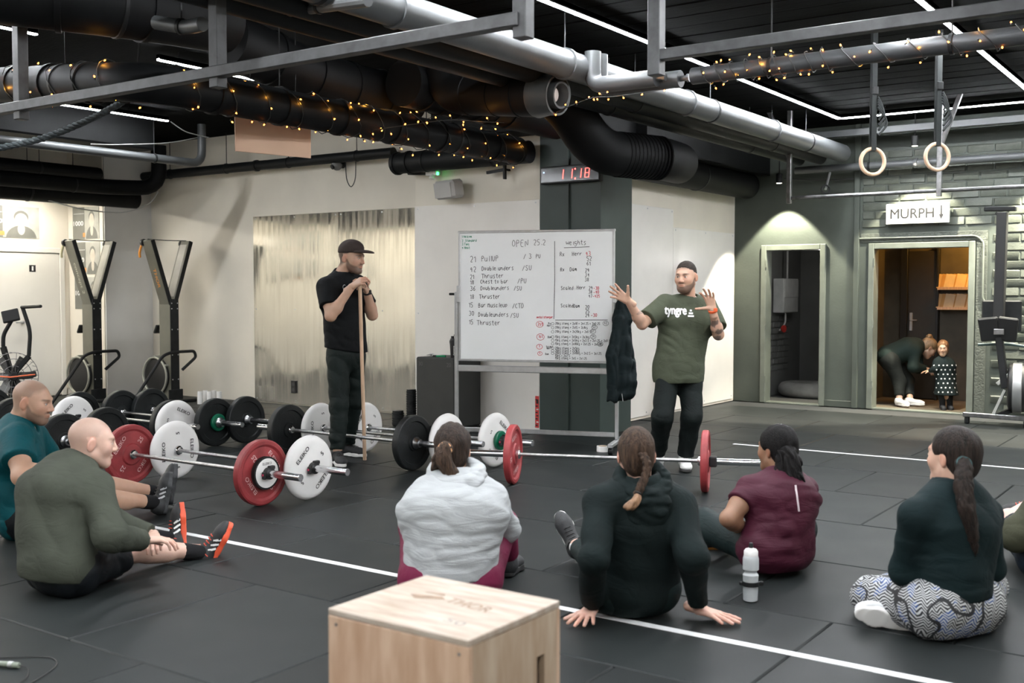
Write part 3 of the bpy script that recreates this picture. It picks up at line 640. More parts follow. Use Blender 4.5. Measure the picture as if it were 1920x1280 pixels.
# dome camera, wall speaker, emergency light, bracket, clock
c = onY(632, 316, 9.55); root = empty('security_camera', c, 0, 'small dome security camera high on the polished-panel wall', 'camera')
b_ = MB(); b_.cyl(c+[0, .11, .06], c+[0, 0, .06], .05, seg=16, bev=.008); b_.build('base', M_blk, root)
b_ = MB(); b_.lathe(c+[0, 0, .05], (-.2, -.5, -1), [(-.05, .03), (-.02, .062), (.02, .068), (.05, .055), (.068, .03), (.075, .002)], 20); b_.build('dome', pm('dome_grey', (.18, .18, .18), .25, 0, .05, 5), root)
b_ = MB(); q = c+[-.01, -.05, .02]; b_.lathe(q, (-.3, -1, -.4), [(0, .03), (.025, .03), (.03, .022), (.028, .001)], 16); b_.build('lens', M_ink, root)
c = onY(842, 355, 9.2); root = empty('wall_speaker', c-[0, 0, .14], 0, 'light grey wall loudspeaker above the whiteboard', 'speaker')
b_ = MB(); R3 = np.array(Matrix.Rotation(math.radians(-14), 3, 'Z')@Matrix.Rotation(math.radians(10), 3, 'X')).T; b_.box(c, (.34, .17, .2), .03, R3); b_.build('cabinet', pm('speaker_grey', (.46, .45, .43), .5, 0, .04, 4), root)
b_ = MB(); b_.box(c-R3[1]*.088, (.29, .012, .16), .005, R3); b_.build('grille', pm('speaker_grille', (.5, .49, .47), .7, 0, .05, 4, .4, 400), root)
b_ = MB(); b_.beam(c+[.02, .05, 0], (c[0]+.02, 9.34, c[2]), .05, .05); b_.build('bracket', M_blk, root)
c = onY(812, 325, 9.28); root = empty('emergency_light', c, 0, 'small emergency lamp with a green indicator above the speaker', 'lamp')
b_ = MB(); b_.box(c, (.16, .08, .05), .008); b_.build('body', M_white, root)
b_ = MB(); b_.lathe(c+[.02, -.03, -.02], (0, -.3, -1), [(0, .02), (.04, .035), (.05, .03)], 14); b_.build('lamp_head', M_white, root)
b_ = MB(); b_.box(c+[.09, -.03, -.01], (.02, .02, .03), .003); b_.build('indicator', em('green_led', (.05, 1, .2), 6), root)
b_ = MB(); b_.beam(c+[-.35, 0, .02], c+[-.05, 0, 0], .03, .03); b_.build('arm', M_blk, root)
c = onY(942, 318, 9.25); root = empty('wall_bracket', c, 0, 'small black steel bracket hanging below the fairy-light duct end', 'bracket')
b_ = MB(); b_.beam(c+[-.2, 0, -.02], c+[.04, 0, 0], .025, .03); b_.build('arm', M_blk, root)
b_ = MB(); b_.beam(c+[.03, 0, -.1], c+[.03, 0, .1], .04, .02); b_.beam(c+[.03, 0, 0], (c[0]+.03, 9.34, c[2]), .02, .02); b_.build('plate', M_blk, root)
p0 = onY(1014, 330, 9.27); p1 = onY(1126, 322, 9.27); zc = (p0[2]+p1[2])/2; Wc = p1[0]-p0[0]
root = empty('wall_clock', ((p0[0]+p1[0])/2, 9.27, zc-.085), 0, 'black digital timer with red digits on the dark column', 'clock')
b_ = MB(); b_.box(((p0[0]+p1[0])/2, 9.29, zc), (Wc, .07, .175), .008); b_.build('case', M_ink, root)
b_ = MB(); b_.box(((p0[0]+p1[0])/2, 9.2545, zc), (Wc-.03, .004, .14), .001); b_.build('face', pm('dark_glass', (.01, .008, .008), .12, 0, .05, 4), root)
M_red = em('red_digit', (1, .06, .05), 9)
def seg7(mb, x, z, h, on):
    w_ = h*.5; t = h*.1; g = {'a': ((0, h), (w_, h)), 'b': ((w_, h), (w_, h/2)), 'c': ((w_, h/2), (w_, 0)), 'd': ((0, 0), (w_, 0)), 'e': ((0, h/2), (0, 0)), 'f': ((0, h), (0, h/2)), 'g': ((0, h/2), (w_, h/2))}
    for k in on:
        a, b2 = g[k]; sl = .1; a = (a[0]+a[1]*sl, a[1]); b2 = (b2[0]+b2[1]*sl, b2[1]); mb.beam((x+a[0], 9.251, z+a[1]), (x+b2[0], 9.251, z+b2[1]), .003, t, 0, up=(0, 1, 0))
xc0 = (p0[0]+p1[0])/2-Wc/2
for i, (fx, on) in enumerate(((.33, 'bc'), (.48, 'bc'), (.63, 'bc'), (.76, 'abcdefg'))):
    b_ = MB(); seg7(b_, xc0+Wc*fx, zc-.045, .09, on); b_.build('digit', M_red, root)
for z_ in (-.05, .045): b_ = MB(); b_.box((xc0+Wc*.60, 9.251, zc+z_), (.012, .003, .012)); b_.build('dot', M_red, root)
b_ = MB(); b_.box((xc0+Wc*.07, 9.2515, zc+.03), (.01, .003, .01)); b_.build('indicator', em('blue_led', (.3, .5, 1), 6), root)
b_ = MB(); b_.beam((-5.82, 9.32, 0.0), (-5.82, 9.32, 3.04), .03, .02); tag(b_.build('cable_duct', M_col), 'slim cable duct running up the dark column below the red timer', 'conduit')
# pipework at the far corner
c = onY(1548, 355, 13.05); root = empty('pipe_valve', c, 0, 'dark round valve wheel hanging under the far grey pipe', 'valve')
b_ = MB(); b_.tube([c+(RT*math.cos(a)+ZZ*math.sin(a))*.05 for a in np.linspace(0, 6.283, 20, endpoint=False)], .012, 8, True); b_.build('wheel', M_blk, root)
b_ = MB(); b_.cyl(c, [c[0], 13.2, 2.9], .015, seg=8); b_.build('stem', M_galv, root)
# ================================================================== EQUIPMENT
M_red_p = pm('red_bumper', (.34, .04, .045), .5, 0, .18, 10, .12, 90)
M_blk_p = pm('black_bumper', (.012, .0145, .015), .5, 0, .25, 12, .2, 90, spec=.35)
M_wht_p = pm('white_bumper', (.82, .81, .79), .38, 0, .03, 5, .03, 40)
M_grn_p = pm('green_disc', (.0, .14, .07), .35, 0, .1, 8)
M_hub = pm('steel_hub', (.42, .43, .44), .3, 1.0, .1, 12)
M_clip = pm('clip_plastic', (.02, .02, .022), .45, 0, .2, 20)
M_knurl = pm('knurled_steel', (.5, .5, .5), .34, 1.0, .15, 60, .2, 500)
_PM = {}
def plate_mesh(kind):
    if kind in _PM: return _PM[kind]
    t = {'red': .058, 'black': .062, 'white': .075, 'thin': .052}[kind]; h = t/2
    if kind == 'white': pr = [(-h, .03), (-h, .07), (-h+.004, .085), (-h+.002, .16), (-h+.006, .18), (-h+.008, .2), (-h+.022, .219), (0, .2245)]
    elif kind == 'black': pr = [(-h, .03), (-h, .065), (-h+.012, .07), (-h+.012, .168), (-h, .176), (-h, .214), (-h+.006, .222), (0, .2245)]
    else: pr = [(-h, .03), (-h, .075), (-h+.01, .085), (-h+.012, .175), (-h, .19), (-h, .213), (-h+.007, .2225), (0, .2245)]
    pr = pr+[(-a, r) for a, r in pr[::-1][1:]]
    b_ = MB(); b_.lathe((0, 0, 0), (1, 0, 0), pr, 56, closed=False, up=(0, 0, 1)); _PM[kind] = (b_, t); return _PM[kind]
_plate_me = {}
def add_plate(root, x, kind, rot, face=(1,)):
    mb, t = plate_mesh(kind); mat = {'red': M_red_p, 'thin': M_red_p, 'black': M_blk_p, 'white': M_wht_p}[kind]
    if kind not in _plate_me: o = mb.build('plate', mat, root, world=False); _plate_me[kind] = o.data
    else: o = bpy.data.objects.new('plate', _plate_me[kind]); COL.objects.link(o); o.parent = root; ORG[o.name] = ORG[root.name]
    o.location = (x, 0, .225); o.rotation_euler = (rot, 0, 0)
    if kind in ('red', 'white', 'thin'):
        key = 'txt'+kind
        for f in face:
            for wi in range(4):
                k2 = 'txt'+kind+str(f)+str(wi)
                if k2 not in _plate_me:
                    tb = MB(); rec = {'red': .0115, 'thin': .0115, 'white': -.0008}[kind]; xx = f*(t/2-rec+.0012); uy = np.array([0, 0, 1.0]); ux = np.array([0, float(f), 0]); sgn = 1 if wi < 2 else -1; r_ = .128 if kind != 'white' else .132
                    if wi % 2 == 0: text_on(tb, 'ELEIKO', np.array([xx, 0, 0])+uy*sgn*r_, ux*sgn, uy*sgn, .042, bold=.012, width=.15)
                    else: text_on(tb, '5' if kind == 'white' else '25', np.array([xx, 0, 0])+ux*sgn*r_, ux*sgn, uy*sgn, .045 if kind == 'white' else .05, bold=.012)
                    ob = tb.build('lettering', M_ink if kind == 'white' else pm('worn_white_print', (.75, .68, .66), .6, 0, .3, 50, col2=(.5, .12, .11)), o, world=False, smooth=0); _plate_me[k2] = ob.data
                else: ob = bpy.data.objects.new('lettering', _plate_me[k2]); COL.objects.link(ob); ob.parent = o
    if kind == 'black':
        for f in (1, -1):
            k2 = 'hub'+str(f)
            if k2 not in _plate_me:
                tb = MB(); tb.lathe((f*(t/2-.012), 0, 0), (f, 0, 0), [(0, .068), (.003, .066), (.006, .055), (.004, .045), (.006, .028)], 28); ob = tb.build('hub_ring', M_hub, o, world=False); _plate_me[k2] = ob.data
            else: ob = bpy.data.objects.new('hub_ring', _plate_me[k2]); COL.objects.link(ob); ob.parent = o
    return o, t
def barbell(center, rz, label, load, rots=(0, 0)):
    # load: dict side(-1,+1) -> list of plate kinds from the collar outwards, extras: 'disc_white','disc_green','clip','lock'
    root = empty('barbell', center, rz, label, 'barbell', 'loaded barbells')
    key = 'bar'
    def part(name, key, make, mat, loc=None, flip=False):
        if key not in _plate_me: o = make().build(name, mat, root, world=False); _plate_me[key] = o.data
        else: o = bpy.data.objects.new(name, _plate_me[key]); COL.objects.link(o); o.parent = root
        if loc is not None: o.location = loc
        if flip: o.rotation_euler = (0, 0, math.pi)
        return o
    def mk_shaft():
        b_ = MB(); pr = [(-.66, .014), (-.5, .014), (-.5, .0137), (-.42, .0137), (-.42, .014), (.42, .014), (.42, .0137), (.5, .0137), (.5, .014), (.66, .014)]; b_.lathe((0, 0, .225), (1, 0, 0), pr, 14); return b_
    part('shaft', 'shaft', mk_shaft, M_knurl)
    b_ = lambda: MB().lathe((0, 0, .225), (1, 0, 0), [(0, .018), (.002, .027), (.012, .036), (.03, .036), (.032, .025), (.44, .025), (.442, .023)], 20)
    for s in (-1, 1):
        part('sleeve', 'sleeve', b_, M_chrome, (s*.655, 0, 0), s < 0)
        x = .687
        for i, k in enumerate(load.get(s, [])):
            if k in ('red', 'black', 'white', 'thin'):
                t = plate_mesh(k)[1]; add_plate(root, s*(x+t/2), k, rots[0 if s < 0 else 1]+i*.6); x += t+.001
            elif k.startswith('disc'):
                def mk(k=k):
                    r_ = .105 if 'white' in k else .08; return MB().lathe((-.015, 0, .225), (1, 0, 0), [(0, .028), (0, r_-.006), (.006, r_), (.024, r_), (.03, r_-.006), (.03, .028)], 32)
                o = part('change_plate', k, mk, M_wht_p if 'white' in k else M_grn_p, (s*(x+.016), 0, 0), s < 0)
                if 'white' in k:
                    if 'drim' not in _plate_me:
                        e_ = MB().lathe((-.016, 0, .225), (1, 0, 0), [(0, .1), (0, .112), (.03, .112), (.03, .1)], 32).build('rubber_rim', M_blk_p, o, world=False); _plate_me['drim'] = e_.data
                        e_ = MB(); text_on(e_, 'ELEIKO', (.0162, 0, .225+.065), (0, 1, 0), (0, 0, 1), .024, .012, width=.08); text_on(e_, '5', (.0162, .065, .225), (0, 1, 0), (0, 0, 1), .03, .012); e_.build('lettering', M_ink, o, world=False, smooth=0)
                x += .032
            elif k == 'clip':
                def mk():
                    b2 = MB().lathe((0, 0, .225), (1, 0, 0), [(0, .026), (0, .04), (.035, .04), (.035, .026)], 14); b2.box((.018, .02, .262), (.034, .05, .026), .006); b2.box((.018, -.045, .215), (.03, .02, .05), .005); return b2
                part('collar_clip', 'clip', mk, M_clip, (s*x, 0, 0), s < 0)
                part('clip_button', 'clipb', lambda: MB().box((.018, -.058, .22), (.014, .008, .014), .002), pm('red_button', (.6, .05, .12), .4), (s*x, 0, 0), s < 0); x += .036
            elif k == 'lock':
                part('spring_collar', 'lock', lambda: MB().lathe((0, 0, .225), (1, 0, 0), [(0, .026), (0, .045), (.012, .05), (.03, .038), (.05, .034), (.05, .026)], 16), M_hub, (s*x, 0, 0), s < 0); x += .05
            elif k == 'block':
                part('collar_clip', 'block', lambda: MB().box((.028, 0, .225), (.055, .075, .075), .008), M_clip, (s*x, 0, 0), s < 0); x += .056
    return root
barbell((-6.275, 4.99, 0), 0, 'barbell with two red plates and a small white disc, beside the olive sweatshirt man', {-1: ['red'], 1: ['red', 'disc_white', 'clip']}, (.9, 2.2))
barbell((-6.17, 5.32, 0), 0, 'barbell with clean white plates right behind the red-plated one at left', {-1: ['white'], 1: ['white', 'clip']}, (1.57, .75))
barbell((-6.37, 6.68, 0), 0, 'barbell with black plates at the feet of the man in the cap', {-1: ['black'], 1: ['black', 'lock']}, (.3, .3))
barbell((-6.22, 6.93, 0), 0, 'barbell with white plates just behind the black one at the capped man', {-1: ['white'], 1: ['white']}, (1.57, .4))
barbell((-5.92, 7.19, 0), 0, 'barbell with white plates and a green disc, furthest from the camera near the whiteboard', {-1: ['white'], 1: ['white', 'disc_green', 'clip']}, (.8, 2.5))
barbell((-8.77, 6.67, 0), 0, 'barbell with black plates and a bright green disc in the left rows', {-1: ['black'], 1: ['black', 'disc_green', 'lock']}, (.2, .2))
barbell((-8.69, 6.97, 0), 0, 'black-plated barbell with a silver collar, next to the green disc one', {-1: ['black'], 1: ['black', 'lock']}, (.5, .1))
barbell((-8.98, 6.34, 0), 0, 'barbell in the left rows with a white plate outside a black plate', {-1: ['black'], 1: ['black', 'white']}, (.3, 2.1))
barbell((-10.05, 6.03, 0), 0, 'barbell with one white plate showing behind the bearded man in teal', {-1: ['black'], 1: ['white', 'clip']}, (.3, .7))
barbell((-8.93, 5.62, 0), 0, 'black-plated barbell partly hidden behind both shaven heads', {-1: ['black'], 1: ['black']}, (.1, .6))
barbell((-8.78, 5.12, 0), 0, 'black-plated barbell with silver collar between the two seated men', {-1: ['black'], 1: ['black', 'lock']}, (.1, .6))
a = fl(966, 907); b = fl(1318, 922); rz = math.atan2(b[1]-a[1], b[0]-a[0])
barbell((a+b)/2, rz, 'lone barbell with thin red plates lying in front of the whiteboard', {-1: ['thin'], 1: ['thin', 'block']}, (.2, 1.2))
# ---------------------------------------------------------------- whiteboard
Rw = dep(1151, 430, 9.78); Lw = dep(862, 434, 10.2); Rw[2] = Lw[2] = 2.0
ux = nrm(Rw-Lw); Wb = np.linalg.norm(Rw-Lw); Hb = 1.2; nb_ = np.cross(ux, ZZ); TLb = Lw; mid = (Lw+Rw)/2
root = empty('whiteboard', (mid[0], mid[1], 0), 0, 'rolling whiteboard covered in handwritten workout notes', 'whiteboard')
Rb = (ux, -nb_, ZZ)
b_ = MB(); b_.box(mid-ZZ*Hb/2, (Wb, .02, Hb), .002, Rb)
M_wb = pm('whiteboard_enamel', (.88, .90, .90), .13, 0, .02, 3, .015, 6); bd = b_.build('board', M_wb, root)
b_ = MB()
for zz in (0, Hb): b_.box(mid-ZZ*zz, (Wb+.03, .03, .022), .004, Rb)
for s in (-.5, .5): b_.box(mid-ZZ*Hb/2+ux*s*Wb, (.022, .03, Hb), .004, Rb)
b_.build('frame', M_galv, bd)
lb = nb_*-.03
for s in (-1, 1):
    e = mid+ux*s*(Wb/2+.035)
    b_ = MB(); b_.beam([e[0], e[1], .1], [e[0], e[1], 1.44], .045, .03, .006, up=ux); b_.build('leg', M_galv, root)
    b_ = MB(); b_.beam([e[0], e[1], .08]+nb_*.32, [e[0], e[1], .08]-nb_*.32, .045, .035, .006); b_.build('foot', M_galv, root)
    for q in (-1, 1):
        c = np.array([e[0], e[1], .03])+nb_*q*.28; b_ = MB(); b_.cyl(c-ux*.02, c+ux*.02, .03, seg=16, bev=.004); b_.build('castor', M_blk, root)
    b_ = MB(); c = mid+ux*s*(Wb/2+.01)-ZZ*.58; b_.box(c+nb_*.01, (.03, .04, .16), .006, Rb); b_.build('pivot_clamp', M_galv, root)
    b_ = MB(); b_.cyl(e+[0, 0, 1.42-2.0]+ux*s*.01, e+[0, 0, 1.42-2.0]+ux*s*.07, .012, seg=10); b_.build('pivot_knob', M_blk, root)
b_ = MB(); b_.box(mid-ZZ*(2-.72), (Wb+.04, .035, .06), .006, Rb); b_.build('crossbar', M_galv, root)
b_ = MB(); b_.box(mid-ZZ*(2-.14), (Wb+.04, .03, .045), .006, Rb); b_.build('lower_bar', M_galv, root)
def bw(x, y):
    u_ = (x-107)/(1423-107); yt = 75-35*u_; yb_ = 1165+30*u_
    return TLb+ux*u_*Wb-ZZ*(y-yt)/(yb_-yt)*Hb+nb_*.0125
pxm = Hb/1115
def note(lines, mat, wl):
    for (x, y, s, h) in lines:
        m_ = MB(); write_on(m_, s, bw(x, y), ux+ZZ*.012, ZZ, h*pxm, wl); m_.build('handwritten_words', mat, bd, smooth=0)
def ring(x, y, r_, wl, mat): m_ = MB(); circle_line(m_, bw(x, y), ux, ZZ, r_*pxm, r_*.8*pxm, wl); m_.build('drawn_ring', mat, bd, smooth=0)
M_bmk = pm('black_marker', (.10, .105, .11), .5); M_rmk = pm('red_marker', (.75, .08, .12), .5)
H1 = [(565, 195, 'OPEN', 58), (752, 178, '25.2', 46), (1030, 175, 'weights', 40),
 (200, 328, '21', 52), (300, 322, 'PullUP', 46), (665, 298, '/', 42), (712, 296, '3', 42), (772, 292, 'PU', 34),
 (200, 412, '42', 46), (302, 400, 'Double unders', 36), (655, 398, '/SU', 44), (200, 472, '21', 38), (303, 466, 'Thruster', 38), (200, 520, '18', 38), (292, 512, 'Chest to bar', 34), (615, 508, '/PU', 42),
 (200, 574, '36', 40), (292, 568, 'Doubleunders', 34), (583, 570, '/SU', 38), (200, 645, '18', 40), (282, 642, 'Thruster', 36), (188, 714, '15', 40), (272, 716, 'Bar Muscleup', 36), (570, 722, '/CTD', 40),
 (188, 788, '30', 40), (272, 796, 'Doubleunders', 36), (552, 804, '/SU', 40), (190, 860, '15', 40), (262, 868, 'Thruster', 40),
 (975, 272, 'Rx', 34), (1078, 268, 'Herr', 34), (1200, 308, '52', 36), (1200, 350, '61', 34), (980, 402, 'Rx', 30), (1060, 400, 'Dam', 32), (1188, 406, '29', 28), (1186, 448, '34', 32), (1184, 488, '38', 32),
 (985, 562, 'Scaled', 30), (1118, 558, 'Herr', 30), (1218, 560, '29', 28), (1216, 594, '38', 28), (1216, 628, '47', 28), (985, 714, 'Scaled', 30), (1092, 716, 'Dam', 28), (1190, 726, '20', 30), (1190, 762, '25', 30), (1190, 796, '29', 28)]
note(H1, M_bmk, .0046)
for (x0, y0, x1, y1) in ((934, 142, 928, 815), (1012, 198, 1225, 188), (940, 824, 1378, 822)): bo = MB(); ribbon(bo, [bw(x0, y0)+nb_*.001, bw((x0+x1)/2+4, (y0+y1)/2)+nb_*.001, bw(x1, y1)+nb_*.001], nb_, .005); bo.build('drawn_line', M_bmk, bd, smooth=0)
H2 = []
rows = [(862, '20kg stang + 2x10 + 2x1.25 + 2x0.25'), (896, '20kg stang + 2x15 + 2x1kg'), (932, '20kg stang + 2x20kg + 2x0.5'), (978, '15kg stang + 2x5kg + 2x2kg'), (1008, '15kg stang + 2x5kg + 2x2.5 + 2x1.25 + 2x0.5'), (1038, '15kg stang + 2x10kg + 2x1.25 + 2x0.25'), (1076, '20kg stang + 2x5kg'), (1098, '20kg stang + 2x9kg'), (1118, '20kg stang + 2x10kg + 2x2.5 + 2x1.25'), (1142, '15kg + 2x2.5'), (1163, '15kg stang + 2x5 + 2x1.25')]
for y, s in rows: H2.append((938, y, s, 20))
H2 += [(880, 862, 'Rx', 18), (870, 880, 'Herr', 16), (876, 980, 'Dam', 18), (862, 1062, 'Scaled', 16), (868, 1076, 'Herr', 14), (855, 1126, 'Dam', 16), (1348, 860, '43', 20), (1252, 894, '52', 22), (1242, 930, '61', 22), (1243, 978, '29', 22), (1300, 1042, '38', 22)]
for (x, y, s, h) in H2: m_ = MB(); write_on(m_, s, bw(x, y), ux, ZZ, h*pxm, .0036, adv=6.2); m_.build('handwritten_words', M_bmk, bd, smooth=0)
for (x, y, r_) in ((1362, 852, 24), (1268, 886, 24), (1257, 922, 23), (1258, 968, 24), (1316, 1032, 24)): ring(x, y, r_, .0035, M_bmk)
for y in (856, 890, 926, 970, 1000, 1030, 1066, 1090, 1112): ring(918, y, 13, .003, M_bmk)
note([(1190, 268, '43', 38), (1258, 560, '-30', 26), (1258, 594, '-40', 26), (1252, 628, '-425', 24), (1238, 796, '-30', 28), (780, 808, 'Antal stanger', 18), (790, 870, '2st', 24), (798, 978, '1st', 24), (800, 1060, '1', 20), (804, 1120, '1', 18)], M_rmk, .0045)
for (x, y, r_) in ((808, 860, 32), (814, 970, 34), (806, 1055, 26), (810, 1114, 20)): ring(x, y, r_, .004, M_rmk)
note([(130, 122, '1 Welcom', 20), (130, 156, '2. Standard', 20), (130, 186, '3 Tips', 20), (130, 216, '4 Heat', 20)], pm('green_marker', (.06, .32, .2), .5), .0042)
# ---------------------------------------------------------------- black foam box with its bits, roller, tape
M_foam = pm('black_foam_cover', (.03, .032, .03), .55, 0, .1, 6, .1, 60)
bx0 = np.array([-7.43, 8.85, 0]); root = empty('foam_box', (-7.17, 9.08, 0), 0, 'tall black foam box behind the whiteboard leg', 'plyo box')
b_ = MB(); wbox(b_, -7.43, -6.91, 8.84, 9.31, 0.012, .75, .015); b_.build('body', M_foam, root)
b_ = MB(); text_on(b_, '30', (-7.36, 8.838, .68), (1, 0, 0), (0, 0, 1), .06, .01); text_on(b_, '20', (-6.98, 8.838, .68), (1, 0, 0), (0, 0, 1), .06, .01); b_.build('lettering', pm('faded_print', (.09, .09, .088), .6), root, smooth=0)
for x in (-7.4, -6.94):
    for y in (8.87, 9.28): b_ = MB(); b_.cyl((x, y, 0), (x, y, .013), .02, seg=10); b_.build('foot', M_rubber, root)
def on_box(px_, py_): p = fl(px_, py_, .75); return p
c = np.array([-7.02, 8.98, .75]); root = empty('shaker_bottle', c, 0, 'black shaker bottle on the black foam box', 'bottle')
b_ = MB(); b_.lathe(c, (0, 0, 1), [(0, .034), (.004, .037), (.15, .046), (.155, .046)], 22); b_.build('cup', M_clip, root)
b_ = MB(); b_.lathe(c+[0, 0, .15], (0, 0, 1), [(0, .049), (.03, .049), (.034, .044), (.05, .04)], 22); ld = b_.build('lid', M_clip, root)
b_ = MB(); b_.cyl(c+[-.02, 0, .2], c+[-.02, 0, .225], .017, seg=12); b_.tube(bend([c+[.035, 0, .19], c+[.04, 0, .235], c+[0, 0, .235]], .02), .007, 8); b_.build('carry_loop', M_clip, ld)
b_ = MB(); text_on(b_, 'tyngre', c+[.03, -.036, .075], (0, 0, 1), (-.75, -.66, 0), .03, .01, width=.1); b_.build('lettering', M_wink, root, smooth=0)
c = np.array([-6.93, 9.06, .75]); root = empty('pen_basket', c, 0, 'small white plastic basket on the black foam box', 'basket')
b_ = MB(); b_.box(c+[0, 0, .006], (.1, .1, .012), .003)
for s in (-1, 1): b_.box(c+[s*.048, 0, .07], (.006, .1, .13), .002); b_.box(c+[0, s*.048, .07], (.1, .006, .13), .002)
b_.build('walls', M_white, root); b_ = MB(); b_.box(c+[0, 0, .138], (.115, .115, .012), .003); b_.build('rim', M_white, root)
c = np.array([-7.16, 8.93, .75]); root = empty('marker_pen', c, 0, 'green marker pen lying on the black foam box', 'marker')
b_ = MB(); b_.cyl(c+[-.06, 0, .011], c+[.05, .02, .011], .01, seg=12, bev=.002); b_.build('barrel', pm('green_pen', (.0, .3, .12), .35), root)
b_ = MB(); b_.cyl(c+[-.06, 0, .011], c+[-.1, -.007, .011], .011, seg=12, bev=.002); b_.build('cap', M_clip, root)
c = np.array([-7.3, 8.95, .75]); root = empty('key_bunch', c, 0, 'small dark bunch of keys and straps on the black foam box', 'keys')
for i in range(5):
    b_ = MB(); a_ = i*1.1; b_.box(c+[math.cos(a_)*.03, math.sin(a_)*.02, .006+.004*i], (.06, .018, .004), .001, np.array(Matrix.Rotation(a_, 3, 'Z')).T); b_.build('key', M_steel, root)
b_ = MB(); b_.tube([c+np.array([math.cos(a_)*.022, math.sin(a_)*.022, .03]) for a_ in np.linspace(0, 6.283, 16, endpoint=False)], .003, 6, True); b_.build('ring', M_galv, root)
c = np.array([-7.56, 8.92, 0]); b_ = MB(); pr = [(0, .05)]; 
for i in range(14): pr += [(.02+i*.026, .055), (.036+i*.026, .055), (.038+i*.026, .05), (.044+i*.026, .05)]
b_.lathe(c, (0, 0, 1), pr+[(.39, .05)], 20); tag(b_.build('foam_roller', M_rubber), 'black ridged foam roller standing beside the black foam box', 'foam roller')
c = np.array([-7.68, 8.84, 0]); b_ = MB(); pr = [(0, .06), (.006, .064)]
for i in range(5): pr += [(.02+i*.026, .066), (.036+i*.026, .066), (.038+i*.026, .06), (.044+i*.026, .06)]
b_.lathe(c, (0, 0, 1), pr+[(.16, .06)], 20); tag(b_.build('foam_roller', M_rubber), 'short black roller end low on the floor left of the taller roller', 'foam roller')
c = fl(1130, 846); root = empty('tape_roll', c, 0, 'white roll of tape standing on the floor under the whiteboard', 'tape roll')
b_ = MB(); b_.lathe(c, (0, 0, 1), [(0, .04), (0, .055), (.05, .055), (.05, .04)], 28, closed=True); b_.build('tape', M_white, root)
b_ = MB(); b_.lathe(c, (0, 0, 1), [(0, .037), (0, .0405), (.05, .0405), (.05, .037)], 28, closed=True); b_.build('core', pm('cardboard', (.45, .33, .22), .8), root)
# red and black marking strip on the wall edge
root = empty('marking_strip', (-6.2, 9.33, .03), 0, 'narrow red and black marking strip low on the wall edge by the column', 'strip')
x0 = onY(1007, 770, 9.33)[0]; b_ = MB(); wbox(b_, x0-.022, x0+.022, 9.328, 9.334, .03, .36); b_.build('tape', pm('red_tape', (.7, .05, .05), .5), root)
for i in range(9): b_ = MB(); wbox(b_, x0-.018+(i % 2)*.01, x0+.01+(i % 2)*.008, 9.3265, 9.329, .05+i*.033, .063+i*.033+(.03 if i == 7 else 0)); b_.build('print', M_wink if i % 4 == 1 else M_ink, root)
# ---------------------------------------------------------------- wooden plyo box in front
X0, X1, Y0, Y1, ZT = -2.05, -1.575, 2.07, 2.485, .6
root = empty('wooden_box', ((X0+X1)/2, (Y0+Y1)/2, 0), 0, 'pale plywood jump box in the foreground', 'plyo box')
def ply(name, col, st, sc=5.0):
    m = pm(name, col, .55, 0, .16, sc, .06, 50, detail=7, stretch=st, col2=(col[0]*.68, col[1]*.58, col[2]*.5)); return m
M_ply1 = ply('plywood_top', (.42, .37, .315), (1.2, 6, 1)); M_ply2 = ply('plywood_front', (.52, .37, .265), (4, 1, .7)); M_ply3 = ply('plywood_side', (.45, .365, .275), (1, 4, .7))
T = .018
b_ = MB(); wbox(b_, X0, X1, Y0, Y1, ZT-T, ZT, .0025); tpn = b_.build('top_panel', M_ply1, root)
for nm, (a0, a1, b0_, b1_), mt in (('front_panel', (X0, X1, Y0, Y0+T), M_ply2), ('back_panel', (X0, X1, Y1-T, Y1), M_ply2), ('side_panel', (X0, X0+T, Y0+T, Y1-T), M_ply3)):
    b_ = MB(); wbox(b_, a0, a1, b0_, b1_, 0, ZT-T-.001, .002); b_.build(nm, mt, root)
# right side with the hand slot: panel built around the opening
ys0, ys1, zs0, zs1 = Y0+.30, Y0+.335, .34, .475
b_ = MB(); wbox(b_, X1-T, X1, Y0+T, ys0, 0, ZT-T-.001); wbox(b_, X1-T, X1, ys1, Y1-T, 0, ZT-T-.001); wbox(b_, X1-T, X1, ys0, ys1, 0, zs0); wbox(b_, X1-T, X1, ys0, ys1, zs1, ZT-T-.001); b_.build('side_panel', M_ply3, root)
m_ = MB(); c = np.array([(X0+X1)/2, (Y0+Y1)/2, ZT+.0008]); text_on(m_, 'THOR', c+[.06, .03, 0], (1, -.12, 0), (.12, 1, 0), .06, .012, width=.16); m_.prism([c+[-.14, .02, 0], c+[-.05, .05, 0], c+[-.03, .035, 0], c+[-.11, .0, 0]], (0, 0, .0004)); m_.prism([c+[-.12, .06, 0], c+[-.06, .075, 0], c+[-.05, .06, 0]], (0, 0, .0004))
m_.build('lettering', pm('burnt_print', (.30, .2, .13), .6, 0, .2, 30), tpn, smooth=0)
m_ = MB(); text_on(m_, '50', c+[.12, -.11, 0], (1, -.12, 0), (.12, 1, 0), .04, .01, width=.07); m_.build('lettering', pm('grey_print', (.27, .24, .21), .6), tpn, smooth=0)
for (y_, z_) in ((Y0-.0008, .56), (Y0-.0008, .3), (Y0-.0008, .06)):
    for x_ in (X0+.03, X1-.03): b_ = MB(); b_.cyl((x_, y_, z_), (x_, y_+.004, z_), .005, seg=8); b_.build('screw', M_steel, root)
